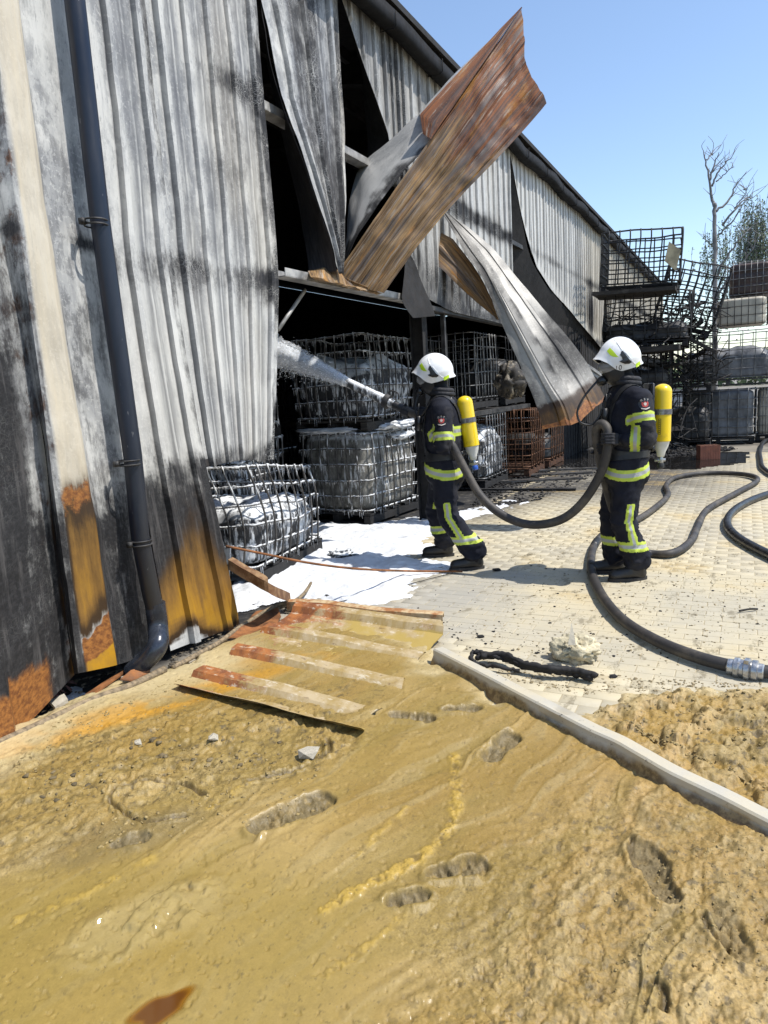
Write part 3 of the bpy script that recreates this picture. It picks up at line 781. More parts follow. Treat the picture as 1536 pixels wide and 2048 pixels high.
fpx = np.array(fp); cen = fpx.mean(0); fpx = cen+(fpx-cen)*(1+.16/np.linalg.norm(fpx-cen, axis=1))[:, None]
fo = heap('foam_patch', fpx, .006, .014, M['foam'], 131, .04, .004, .47)
tag(fo, 'thin broken froth fringing the white foam under the opening', 'foam', kind='stuff')
fo = heap('foam_patch', [(-4.195,2.626,0.000)[:2], (-4.054,2.631,0.000)[:2], (-3.657,2.543,0.000)[:2], (-3.633,2.426,0.000)[:2], (-3.905,2.427,-0.000)[:2]], .03, .015, M['foam'], 103)
tag(fo, 'small white foam patch at the foot of the scorched cladding by the left edge', 'foam', kind='stuff')
fo = heap('foam_patch', [(-3.412,2.503,-0.000)[:2], (-3.449,2.585,0.000)[:2], (-3.421,2.624,0.000)[:2], (-3.304,2.506,0.000)[:2], (-3.308,2.435,0.000)[:2]], .03, .012, M['foam'], 104)
tag(fo, 'little white foam tongue leaking from under the rusted cladding', 'foam', kind='stuff')
fo = heap('foam_patch', [(-3.107,8.739,0.000)[:2], (-2.959,9.372,0.000)[:2], (-2.636,9.489,0.000)[:2], (-2.591,9.075,0.000)[:2], (-2.736,8.237,0.000)[:2], (-2.923,8.211,0.000)[:2]], .006, .02, M['foam'], 105, .05, .004, .48)
tag(fo, 'thin broken foam film on the blackened paving behind the nearer firefighter', 'foam', kind='stuff')
# black puddle round the clay block
pd = heap('puddle', [(-4.081,16.057,0.000)[:2], (-2.917,16.441,0.000)[:2], (-1.785,15.923,0.000)[:2], (0.025,15.443,0.000)[:2], (-0.052,13.734,0.000)[:2], (-0.801,12.831,0.000)[:2], (-2.289,12.886,0.000)[:2], (-3.354,13.561,0.000)[:2]], .0, .06, M['puddle'], 106, .02, 0)
co = np.array([tuple(q.co) for q in pd.data.vertices]); co[:, 2] = .0035+.004*(co[:, 2] > -.004)
pd.data.vertices.foreach_set('co', co.astype(np.float32).ravel())
tag(pd, kind='structure')

# ---------------------------------------------------------------- warehouse
wh = empty('warehouse', (-3.19, 8, 0), 0, 'long scorched metal-clad warehouse with its side torn open beside the yard', 'warehouse')
def part(o, label=None):
    """hang a world-space mesh under the warehouse"""
    o.parent = wh; o.matrix_parent_inverse = Matrix.Translation((3.19, -8, 0))
    if label: o['label'] = label
    return o
def band(zc, w, Z): return np.exp(-((Z-zc)/w)**2)
def wall_attr(seed, sootbase=.10, foot=True, crackb=.6, creamb=.15, edge_side=None):
    def f(P, u, v, un, vn):
        Y, Z = P[:, 1], P[:, 2]
        n = fbm(Y*2.2, Z*.8, 3, seed); n2 = fbm(Y*7, Z*1.6, 4, seed+3)
        soot = sootbase+(n-.5)*.45+(n2-.5)*.25+.10*sst(Z, 2.4, 3.2)
        g1 = band(2.45+.05*(n2-.5), .10+.10*sst(Z, 2.5, 2.3), Z); g2 = band(3.74, .10, Z)
        soot = soot+g1*(.35+.9*(n-.35))+g2*.55*sst(Y, 3.5, 4.6)
        rust = np.zeros_like(Z); ochre = np.zeros_like(Z)
        if foot:
            soot = np.maximum(soot, sst(Z+(n2-.5)*.3, 1.36, 1.16)*(.72+.5*(n2-.5))+sst(Z, 1.1, .7)*.22)
            fz = Z+(n2-.5)*.35
            lowmask = sst(fz, 1.0, .30)
            soot = soot*(1-lowmask*.97)+.35*sst(un, .8, 1)*sst(Z, .05, .4)
            ochre = np.clip((1.12-fz)/.92, 0, 1.06)*sst(fz, .03, .16)
            rust = .0*Z
        crack = np.clip(crackb*(.4+g1+g2*.9)+.5*sst(Y, 3.9, 4.5)*crackb, 0, 1)
        cream = creamb*sst(n, .4, .7)
        if edge_side: soot = soot+.45*sst(un, .84, 1.0)*sst(n2, .35, .55); crack = np.maximum(crack, sst(un, .75, .95))
        pale = sst(Z+(n-.5)*.9, 2.75, 2.1)*.85*sst(n2, .15, .45)
        return dict(soot=soot, rust=rust, ochre=ochre, cream=cream, crack=crack, pale=pale)
    return f
# facets left of the downpipe: one deep folded sheet
X0 = -3.19
lines = [
    [(-3.24, .9, 5.2), (-3.24, .9, 2.5), (-3.24, .9, -.03)],
    [(-3.24, 1.75, 5.2), (-3.24, 1.75, 2.5), (-3.26, 1.75, -.03)],
    [(-3.13, 1.83, 5.2), (-3.13, 1.83, 2.5), (-3.16, 1.83, -.03)],
    [(-3.13, 1.99, 5.2), (-3.13, 1.99, 2.5), (-3.16, 2.0, -.03)],
    [(-3.22, 2.05, 5.2), (-3.22, 2.06, 2.5), (-3.26, 2.07, -.03)],
    [(-3.22, 2.36, 5.2), (-3.21, 2.34, 2.52), (-3.240,2.454,1.465), (-3.300,2.483,0.135)],
    [(-3.13, 2.43, 5.2), (-3.140,2.401,2.596), (-3.150,2.404,1.471), (-3.200,2.433,0.175)],
    [(-3.13, 2.60, 5.2), (-3.140,2.542,2.624), (-3.140,2.592,1.482), (-3.190,2.674,0.129)],
    [(-3.205, 2.645, 5.2), (-3.205,2.624,2.652), (-3.205,2.678,1.478), (-3.240,2.745,0.101)],
    [(-3.205, 3.02, 5.2), (-3.200,2.994,2.726), (-3.200,3.053,1.450), (-3.240,3.124,0.048)],
]
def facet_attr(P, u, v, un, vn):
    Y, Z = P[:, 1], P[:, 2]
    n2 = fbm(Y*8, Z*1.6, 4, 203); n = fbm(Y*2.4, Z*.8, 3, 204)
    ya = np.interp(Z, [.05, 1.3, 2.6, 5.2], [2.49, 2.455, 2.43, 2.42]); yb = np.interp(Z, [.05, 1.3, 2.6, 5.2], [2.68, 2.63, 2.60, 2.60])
    cr = sst(Y, ya-.012, ya)*sst(Y, yb+.012, yb)            # the proud facet, its sunlit tone put into the colour
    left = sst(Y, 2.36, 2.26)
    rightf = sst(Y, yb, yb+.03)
    soot = .30+(n-.5)*.5+(n2-.5)*.3+.20*(1-cr)*(1-rightf)*sst(Z, 5.0, 3.6)+.10*rightf  # right facet: shade of a face turned from the sun, added to soot
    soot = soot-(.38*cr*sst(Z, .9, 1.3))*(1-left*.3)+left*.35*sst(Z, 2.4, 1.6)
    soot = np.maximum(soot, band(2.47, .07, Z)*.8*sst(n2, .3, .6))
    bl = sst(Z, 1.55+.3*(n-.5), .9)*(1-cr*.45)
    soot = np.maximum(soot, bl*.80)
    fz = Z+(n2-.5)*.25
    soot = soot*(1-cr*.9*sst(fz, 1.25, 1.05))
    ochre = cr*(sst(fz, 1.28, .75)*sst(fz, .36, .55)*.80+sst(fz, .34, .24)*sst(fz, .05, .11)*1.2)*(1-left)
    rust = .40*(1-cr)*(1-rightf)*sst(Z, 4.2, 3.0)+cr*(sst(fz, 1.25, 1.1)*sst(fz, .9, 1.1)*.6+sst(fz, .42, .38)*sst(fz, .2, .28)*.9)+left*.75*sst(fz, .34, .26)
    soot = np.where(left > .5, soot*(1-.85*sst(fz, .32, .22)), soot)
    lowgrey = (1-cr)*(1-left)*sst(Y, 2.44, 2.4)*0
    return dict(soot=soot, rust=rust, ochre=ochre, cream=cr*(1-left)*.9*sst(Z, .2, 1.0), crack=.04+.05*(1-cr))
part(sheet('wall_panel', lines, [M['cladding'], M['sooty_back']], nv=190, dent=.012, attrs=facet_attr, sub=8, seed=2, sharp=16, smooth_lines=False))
seam = [(-3.185, 3.50, 5.2), (-3.185,3.480,3.927), (-3.185,3.488,2.852), (-3.170,3.471,2.347), (-3.150,3.549,1.255), (-3.190,3.786,0.001)]
part(sheet('wall_panel', [[(-3.20, 2.95, 5.2), (-3.200,3.025,3.741), (-3.200,2.997,2.726), (-3.200,2.989,2.298), (-3.190,3.021,1.305), (-3.210,3.123,0.046)], seam],
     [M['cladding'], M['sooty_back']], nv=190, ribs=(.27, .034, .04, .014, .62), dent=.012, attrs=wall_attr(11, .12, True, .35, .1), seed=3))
part(sheet('wall_panel', [[(-3.20, 3.46, 5.2), (-3.200,3.480,3.932), (-3.200,3.487,2.854), (-3.195,3.481,2.351), (-3.180,3.563,1.254), (-3.180,3.574,1.197)],
     [(-3.20, 4.66, 5.2), (-3.190,4.632,4.411), (-3.180,4.618,3.295), (-3.160,4.590,2.515), (-3.150,4.519,2.168), (-3.130,4.284,1.145)]],
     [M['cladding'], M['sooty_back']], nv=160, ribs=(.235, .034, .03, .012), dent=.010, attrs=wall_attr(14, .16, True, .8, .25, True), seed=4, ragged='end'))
def wall_columns(name, ys, zlow, ztop, X, seed, attrs, period=.25, h=.03, nv=70, dent=.006, crumple=0):
    ls = [[(X, y, ztop), (X, y, zlow(y))] for y in ys]
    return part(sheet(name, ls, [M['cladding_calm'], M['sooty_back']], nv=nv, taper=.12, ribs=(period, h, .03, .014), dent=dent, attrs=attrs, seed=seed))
zf = lambda y: float(np.interp(y, [5.93, 6.33, 6.74, 6.9, 7.09, 7.42, 8.2, 10.9], [4.96, 4.49, 4.06, 3.51, 2.9, 2.60, 2.50, 2.46]))
def f_attr(P, u, v, un, vn):
    Y, Z = P[:, 1], P[:, 2]
    d = wall_attr(17, .30, False, .9, .15)(P, u, v, un, vn)
    d['soot'] = d['soot']+.35*sst(Z, 3.3, 2.7)+.15*sst(Y, 8.5, 6)
    d['crack'] = np.clip(.55+.5*sst(Y, 9.5, 7), 0, 1); d['pale'] = .25+.4*sst(Y, 8, 10)
    return d
for i, (y0, y1) in enumerate([(5.93, 6.9), (6.88, 7.9), (7.88, 8.9), (8.88, 9.9), (9.88, 10.84)]):
    wall_columns('wall_panel', np.linspace(y0, y1, 6), zf, 5.16, -3.19+.004*(i % 2), 50+i, f_attr)
zg = lambda y: float(np.interp(y, [10.86, 11.46, 12.15, 13.2, 14.35, 18.5], [4.98, 4.13, 3.54, 3.25, 3.06, 2.30]))
def g_attr(P, u, v, un, vn):
    Y, Z = P[:, 1], P[:, 2]
    d = wall_attr(19, .10, False, .3, .1)(P, u, v, un, vn)
    d['soot'] = d['soot']*.7+.75*ell2(Y, Z, 16.9, 3.0, .5, .7)+.25*sst(Y, 16.5, 18.3)
    d['cream'] = .7*sst(Y, 15.0, 17.5); d['pale'] = .8+0*Y
    return d
def ell2(a, b, ca, cb, ra, rb): return np.exp(-((a-ca)/ra)**2-((b-cb)/rb)**2)
gy = list(np.arange(10.86, 33.0, 1.1))
for i, (y0, y1) in enumerate(zip(gy[:-1], gy[1:])):
    wall_columns('wall_panel', np.linspace(y0, y1+.02, 5), zg, 5.16+.02*math.sin(i*2.3), -3.188+.005*(i % 2), 70+i, g_attr, .25, .03, 40)
# flanges folded back behind the torn edges
part(sheet('folded_flange', [[(-3.200,6.015,4.913), (-3.200,6.350,4.502), (-3.200,6.763,4.058), (-3.200,6.867,3.982)], [(-3.450,6.543,5.110), (-3.500,6.801,4.726), (-3.550,6.970,4.272), (-3.550,6.931,3.981)]], [M['sooty_back'], M['char']], nv=24, dent=.02, seed=8, sub=6), 'sooty flap bent inward along a torn edge under the eave')
part(sheet('folded_flange', [[(-3.2, 10.88, 4.97), (-3.2, 11.46, 4.11), (-3.2, 12.15, 3.52), (-3.2, 14.35, 3.04), (-3.2, 18.3, 2.64)], [(-3.45, 10.87, 4.7), (-3.5, 11.1, 3.7), (-3.5, 11.6, 3.0), (-3.45, 13.6, 2.5), (-3.4, 18.2, 2.2)]], [M['char'], M['char']], nv=40, dent=.02, seed=9, sub=6), 'black flap bent inward along the far torn edge')
part(sheet('torn_flap', [[(-3.200,7.002,2.998), (-3.160,6.794,2.708), (-3.120,6.667,2.465), (-3.080,6.830,2.324)], [(-3.180,7.044,2.981), (-3.120,7.191,2.747), (-3.060,7.308,2.511), (-3.050,7.381,2.378)]], [M['char'], M['char']], nv=20, dent=.03, seed=10, sub=6), 'black crumpled flap over the opening')
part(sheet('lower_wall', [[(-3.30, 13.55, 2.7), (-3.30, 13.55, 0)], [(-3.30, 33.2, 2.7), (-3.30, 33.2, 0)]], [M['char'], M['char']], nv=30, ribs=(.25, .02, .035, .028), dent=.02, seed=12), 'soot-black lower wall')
# gutter and roof
gb = MB()
prof = [(-3.16, 5.13), (-3.155, 4.97), (-3.10, 4.955), (-3.03, 4.955), (-3.01, 4.975), (-3.005, 5.09), (-3.016, 5.09), (-3.022, 4.985), (-3.035, 4.967), (-3.10, 4.967), (-3.13, 4.985), (-3.14, 5.13)]
ysg = np.linspace(1.0, 33.4, 120)
V = np.array([[(x+.012*math.sin(y*5.1+x*9)*(1 if y > 9 else .4), y, zz+.018*math.sin(y*2.1)+(.02*rng.random() if y > 12 else 0)) for x, zz in prof] for y in ysg]).reshape(-1, 3)
k = len(prof); gb.add(V, [(i*k+j, i*k+(j+1) % k, (i+1)*k+(j+1) % k, (i+1)*k+j) for i in range(len(ysg)-1) for j in range(k)])
part(gb.build('gutter', M['gutter']))
for y in np.arange(2.0, 33, 1.15):
    b = MB(); b.tube([(-3.165, y, 5.08), (-3.162, y, 4.95), (-3.02, y, 4.945), (-2.995, y, 4.965), (-2.992, y, 5.09)], .006, 5)
    part(b.build('gutter_bracket', M['gutter']))
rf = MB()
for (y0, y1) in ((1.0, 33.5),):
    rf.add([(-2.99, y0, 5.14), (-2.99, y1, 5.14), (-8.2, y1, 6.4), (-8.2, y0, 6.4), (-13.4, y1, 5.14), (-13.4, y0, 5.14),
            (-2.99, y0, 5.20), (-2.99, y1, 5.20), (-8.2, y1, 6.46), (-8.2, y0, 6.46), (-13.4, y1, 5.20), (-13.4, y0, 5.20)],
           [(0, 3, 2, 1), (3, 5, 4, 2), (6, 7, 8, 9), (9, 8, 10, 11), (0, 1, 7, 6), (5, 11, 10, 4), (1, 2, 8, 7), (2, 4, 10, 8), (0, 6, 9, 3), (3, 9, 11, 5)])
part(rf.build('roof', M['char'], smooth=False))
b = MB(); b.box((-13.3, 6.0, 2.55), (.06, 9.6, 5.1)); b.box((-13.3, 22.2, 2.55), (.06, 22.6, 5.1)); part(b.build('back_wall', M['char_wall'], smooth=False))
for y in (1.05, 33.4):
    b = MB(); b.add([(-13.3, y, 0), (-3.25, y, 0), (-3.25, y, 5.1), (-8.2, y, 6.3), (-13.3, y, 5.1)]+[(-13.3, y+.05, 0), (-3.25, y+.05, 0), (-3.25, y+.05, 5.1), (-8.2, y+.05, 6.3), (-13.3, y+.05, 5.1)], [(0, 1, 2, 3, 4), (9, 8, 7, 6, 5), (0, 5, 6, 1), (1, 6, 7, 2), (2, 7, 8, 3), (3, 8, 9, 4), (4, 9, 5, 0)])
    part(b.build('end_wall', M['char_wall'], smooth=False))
def cee(name, p0, p1, w, h, mat, label=None, up=(0, 0, 1)):
    d = np.subtract(p1, p0); R = frame(d, up); L = np.linalg.norm(d)
    b = MB(); c = (np.array(p0)+p1)/2
    b.box(c, (w, .006, L), R); b.box(c+R @ np.array([w/2-.003, h/2+.001, 0]), (.006, h, L*.999), R); b.box(c+R @ np.array([-w/2+.003, h/2+.001, 0]), (.006, h, L*.999), R)
    return part(b.build(name, mat, smooth=False), label)
cee('girt', (-3.26, 2.0, 2.50), (-3.26, 4.6, 2.50), .10, .05, M['girt_dark'])
cee('girt', (-3.220,4.674,2.510), (-3.220,7.484,2.510), .12, .06, M['girt'], 'grey steel girt over the opening')
cee('girt', (-3.26, 7.5, 2.48), (-3.26, 13.6, 2.44), .10, .05, M['girt_dark'])
cee('girt', (-3.30, 4.4, 3.72), (-3.30, 10.0, 3.72), .12, .06, M['girt'])
cee('girt', (-3.30, 10.0, 3.72), (-3.30, 33.0, 3.72), .12, .06, M['girt_dark'])
b = MB(); b.tube([(-3.300,4.716,2.119), (-3.300,5.154,2.466)], .016, 6); part(b.build('brace', M['girt']))
for y in (7.72, 13.5, 16.6):
    b = MB()
    for dx in (-.075, .075): b.box((-3.42+dx, y, 2.5), (.012, .14, 5.0))
    b.box((-3.42, y, 2.5), (.138, .010, 5.0))
    part(b.build('column', M['char'] if y < 10 else M['girt_dark'], smooth=False))
b = MB(); b.box((-3.28, 8.15, 1.25), (.05, .05, 2.5)); part(b.build('post', M['girt_dark'], smooth=False))
for y in (4.62, 7.72, 10.9, 13.5, 16.6):
    b = MB(); b.box((-5.8, y, 5.62), (5.05, .12, .28), roty(math.radians(13.6))); part(b.build('rafter', M['char'], smooth=False))
for i in range(5):
    x = -4.1-i*.95
    b = MB(); b.box((x, 10.1, 5.20+(-3-x)*.242-.12), (.06, 18, .14)); part(b.build('purlin', M['girt_dark'], smooth=False))
# downpipe
dp = MB()
path = np.array([(-3.10, 2.89, 5.0), (-3.10, 2.87, 2.6), (-3.10, 2.90, 1.3), (-3.100,2.882,0.824), (-3.100,2.915,0.484), (-3.100,2.934,0.370)])
dp.tube(np.concatenate([polyline(path, np.linspace(0, 1, 40))]), .052, 20, caps=True)
dpo = part(dp.build('downpipe', M['pipe'], sharp=40))
P0 = np.array((-3.100,2.935,0.379))
el = MB(); elp = catmull([P0+(0, 0, .05), P0, P0+(.01, -.01, -.10), P0+(.07, -.10, -.19), (-3.178,2.773,0.045)], 8)
el.tube(elp, np.linspace(.060, .060, len(elp)), 20)
part(el.build('pipe_shoe', M['elbow'], sharp=50), 'bare dark blue outlet bend of the downpipe')
for (c, r) in (((-3.100,2.840,2.562), .060), ((-3.100,2.867,1.277), .060), ((-3.100,2.887,0.809), .058)):
    cl = MB()
    for dz in (-.012, .012):
        a_ = np.linspace(0, 2*math.pi, 22, endpoint=False)
        cl.tube(np.stack([c[0]+r*np.cos(a_), c[1]+r*np.sin(a_), np.full(22, c[2]+dz)], 1), .005, 5, closed=True)
    cl.box((c[0]-.02, c[1]-r-.012, c[2]), (.03, .024, .03))
    part(cl.build('pipe_clamp', M['girt_dark']))

# ---------------------------------------------------------------- torn sheets hanging from the wall
tz = empty('torn_sheet', (-3.15, 5.7, 2.6), 0, 'big rusty brown corrugated sheet folded outward and pointing up towards the sky', 'sheet')
def under(root, o, label=None):
    if label: o['label'] = label
    o.parent = root
    o.matrix_parent_inverse = Matrix.Translation(root.location).inverted()
    return o
def c_attr(P, u, v, un, vn):
    n = fbm(un*5, v*1.2, 4, 33)
    return dict(soot=.52+(n-.5)*.7+.35*sst(vn, .55, 1)+.25*sst(np.abs(un-.55), .1, .0)-.3*sst(un, .25, 0), crack=.95, cream=.6*sst(un, .75, 1)*sst(n, .4, .6), rust=.35*sst(vn, .9, 1))
under(tz, sheet('hanging_strip', [[(-3.19, 4.97, 5.2), (-3.190,4.695,4.437), (-3.150,4.793,3.823), (-3.080,4.918,3.457), (-3.000,5.130,2.837), (-2.980,5.170,2.568)],
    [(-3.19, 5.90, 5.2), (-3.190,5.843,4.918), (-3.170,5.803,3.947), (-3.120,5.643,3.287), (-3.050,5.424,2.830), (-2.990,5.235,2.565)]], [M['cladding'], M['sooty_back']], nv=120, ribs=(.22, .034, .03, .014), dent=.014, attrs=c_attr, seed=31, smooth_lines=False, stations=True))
under(tz, sheet('folded_flange', [[(-3.20, 4.965, 5.1), (-3.195,4.704,4.409), (-3.160,4.794,3.826), (-3.090,4.920,3.459), (-3.010,5.132,2.838), (-2.990,5.165,2.580)],
    [(-3.30, 4.97, 5.1), (-3.300,4.862,4.402), (-3.450,5.125,3.998), (-3.500,5.336,3.647), (-3.400,5.346,3.072), (-3.250,5.156,2.589)]], [M['sooty_back'], M['sooty_back']], nv=50, dent=.025, seed=32, sub=8))
# crumpled fold
under(tz, sheet('crumpled_fold', [[(-3.220,5.094,2.590), (-3.050,4.885,2.502), (-3.375,5.530,2.610), (-3.310,5.513,2.638)], [(-3.100,5.154,2.621), (-3.000,5.004,2.486), (-3.211,5.489,2.547), (-3.198,5.513,2.636)], [(-3.050,5.266,2.640), (-2.980,5.269,2.460), (-3.137,5.639,2.528), (-3.119,5.658,2.579)], [(-3.214,5.785,2.605), (-3.071,5.842,2.515), (-3.006,5.811,2.474), (-2.926,5.851,2.464)]],
    [M['rust_sheet'], M['rust_sheet']], nv=26, dent=.035, seed=33, sub=8, attrs=lambda P, u, v, un, vn: dict(rust=0*u, soot=.3*(fbm(u*20, v*20, 3, 2)-.3))))
DS = 6.25
def s_attr(P, u, v, un, vn):
    n = fbm(un*6, v*1.0, 3, 35)
    return dict(rust=.05+.95*sst(vn+(n-.5)*.5, .35, .95)+.25*sst(un, .6, 0)*sst(vn, .2, .5), soot=.28*sst(fbm(un*9, v*.9, 3, 37), .55, .7))
under(tz, sheet('rusty_sheet', [
    [(-3.269,5.652,2.657), (-3.011,5.798,3.016), (-2.776,5.991,3.387), (-2.541,6.185,3.759), (-2.324,6.431,4.155), (-2.104,6.679,4.553), (-1.876,6.931,4.948)],
    [(-3.115,5.708,2.533), (-2.862,5.849,2.880), (-2.623,6.042,3.234), (-2.406,6.212,3.532), (-2.185,6.391,3.865), (-2.004,6.605,4.195), (-1.849,6.791,4.443)],
    [(-2.891,5.810,2.452), (-2.646,6.010,2.835), (-2.442,6.168,3.102), (-2.237,6.320,3.338), (-2.036,6.466,3.557), (-1.858,6.662,3.798), (-1.668,6.807,4.033)]],
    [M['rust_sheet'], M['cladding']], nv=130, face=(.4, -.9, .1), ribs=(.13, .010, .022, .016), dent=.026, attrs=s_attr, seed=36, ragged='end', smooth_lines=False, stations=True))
under(tz, sheet('rusty_flap', [
    [(-2.602,6.188,3.822), (-2.638,6.228,4.006), (-2.399,6.444,4.309), (-2.125,6.711,4.657), (-1.891,6.936,4.959)],
    [(-2.521,6.173,3.760), (-2.457,6.240,3.880), (-2.301,6.422,4.163), (-2.089,6.663,4.548), (-1.881,6.916,4.943)]],
    [M['rust_sheet'], M['cladding']], nv=60, face=(.4, -.9, .1), dent=.010, attrs=lambda P, u, v, un, vn: dict(rust=.75+.4*vn, soot=.3*sst(un, .3, 0)), seed=41, smooth_lines=False, stations=True, sub=6))
def fl_attr(P, u, v, un, vn):
    n = fbm(u*9, v*4, 4, 38)
    return dict(soot=.08+.75*sst(un+(n-.5)*.9, .62, 1.0)+.25*sst(vn, .25, 0), crack=.25, rust=.2*sst(n, .6, .7), cream=0*u)
under(tz, sheet('grey_edge_fold', [
    [(-3.346,5.945,2.907), (-3.410,6.243,3.439), (-3.348,6.393,3.754), (-3.036,6.416,3.922), (-2.756,6.480,4.089), (-2.659,6.451,3.974)],
    [(-3.287,5.702,2.670), (-3.110,5.797,2.980), (-2.942,5.937,3.254), (-2.788,6.059,3.476), (-2.634,6.173,3.650), (-2.549,6.235,3.740)]],
    [M['cladding_calm'], M['rust_sheet']], nv=60, face=(-.2, -.9, .3), dent=.02, attrs=fl_attr, seed=39, sub=10), 'grey painted fold along the rusty sheet')
under(tz, sheet('grey_edge_fold', [
    [(-2.756,6.483,4.108), (-2.588,6.610,4.315), (-2.266,6.845,4.668), (-2.044,6.998,4.863)],
    [(-2.655,6.288,4.011), (-2.467,6.419,4.184), (-2.134,6.733,4.618), (-1.953,6.936,4.889)]],
    [M['cladding_calm'], M['rust_sheet']], nv=40, face=(-.2, -.9, .3), dent=.01, attrs=fl_attr, seed=40, sub=4), 'narrow grey fold along the upper rusty edge')
# second sheet, hanging down across the opening
td = empty('torn_sheet', (-3.140,8.009,3.567), 0, 'long bent grey sheet with a rusty lower lip hanging down between the two firefighters', 'sheet')
def d_attr(P, u, v, un, vn):
    n = fbm(un*5, v*1.8, 4, 43); n2 = fbm(un*12, v*4, 3, 44)
    s = .24+(n-.5)*.25+.10*sst(n2, .5, .7)
    s = s+.34*sst(vn, .52, .68)*sst(vn, .95, .82)*sst(un+(n2-.5)*.6, .40, .75)+.34*np.exp(-((un-.42-(n2-.5)*.15)/.04)**2)*sst(vn, .2, .35)+.25*sst(un, .06, 0)+.3*sst(vn, .18, .05)
    s = s+.22*np.exp(-((un-.15)/.1)**2-((vn-.32)/.08)**2)*2
    return dict(soot=s*sst(vn, .99, .94), rust=sst(vn+(n2-.5)*.08, .955, 1.0)*1.05, ochre=sst(vn, .89, .95)*.5, crack=.6*sst(vn, .25, .05), cream=.15, pale=.0)
under(td, sheet('hanging_strip', [
    [(-3.160,8.000,3.575), (-2.841,7.840,3.066), (-2.608,7.728,2.743), (-2.331,7.587,2.150), (-2.113,7.495,1.677), (-1.973,7.447,1.344), (-1.898,7.383,1.103)],
    [(-3.148,8.033,3.595), (-2.675,7.870,3.009), (-2.341,7.671,2.494), (-2.049,7.566,1.988), (-1.825,7.515,1.596), (-1.665,7.462,1.361), (-1.586,7.418,1.153)],
    [(-3.129,8.080,3.606), (-2.661,8.071,3.182), (-2.329,7.943,2.807), (-2.043,7.854,2.461), (-1.740,7.826,2.092), (-1.501,7.826,1.742), (-1.312,7.795,1.362)]],
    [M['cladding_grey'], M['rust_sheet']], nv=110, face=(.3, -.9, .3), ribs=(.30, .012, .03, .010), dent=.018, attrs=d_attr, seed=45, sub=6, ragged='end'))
under(td, sheet('rusty_underside', [
    [(-3.321,8.007,3.452), (-3.037,7.951,3.284), (-2.796,7.903,2.970), (-2.653,7.843,2.750), (-2.541,7.801,2.527), (-2.454,7.757,2.299)],
    [(-3.567,7.901,3.264), (-3.332,7.845,3.112), (-3.106,7.788,2.920), (-2.910,7.792,2.705), (-2.728,7.796,2.526), (-2.503,7.804,2.318)]],
    [M['rust_sheet'], M['rust_sheet']], nv=50, dent=.02, seed=46, sub=10, ribs=(.2, .014, .02, .012), smooth_lines=False, stations=True, attrs=lambda P, u, v, un, vn: dict(rust=.5*fbm(un*5, v, 3, 4), soot=.35*sst(un, .3, 0))))
ts = sheet('torn_sheet', [[(-2.698,13.200,1.989), (-2.313,13.400,1.677)], [(-2.638,13.200,1.815), (-2.297,13.400,1.524)]], [M['girt'], M['girt']], nv=12, ribs=(.12, .02, .02, .02), dent=.01, seed=47)
tag(ts, 'small pale corrugated scrap in front of the soot-black wall beside the mask', 'sheet')

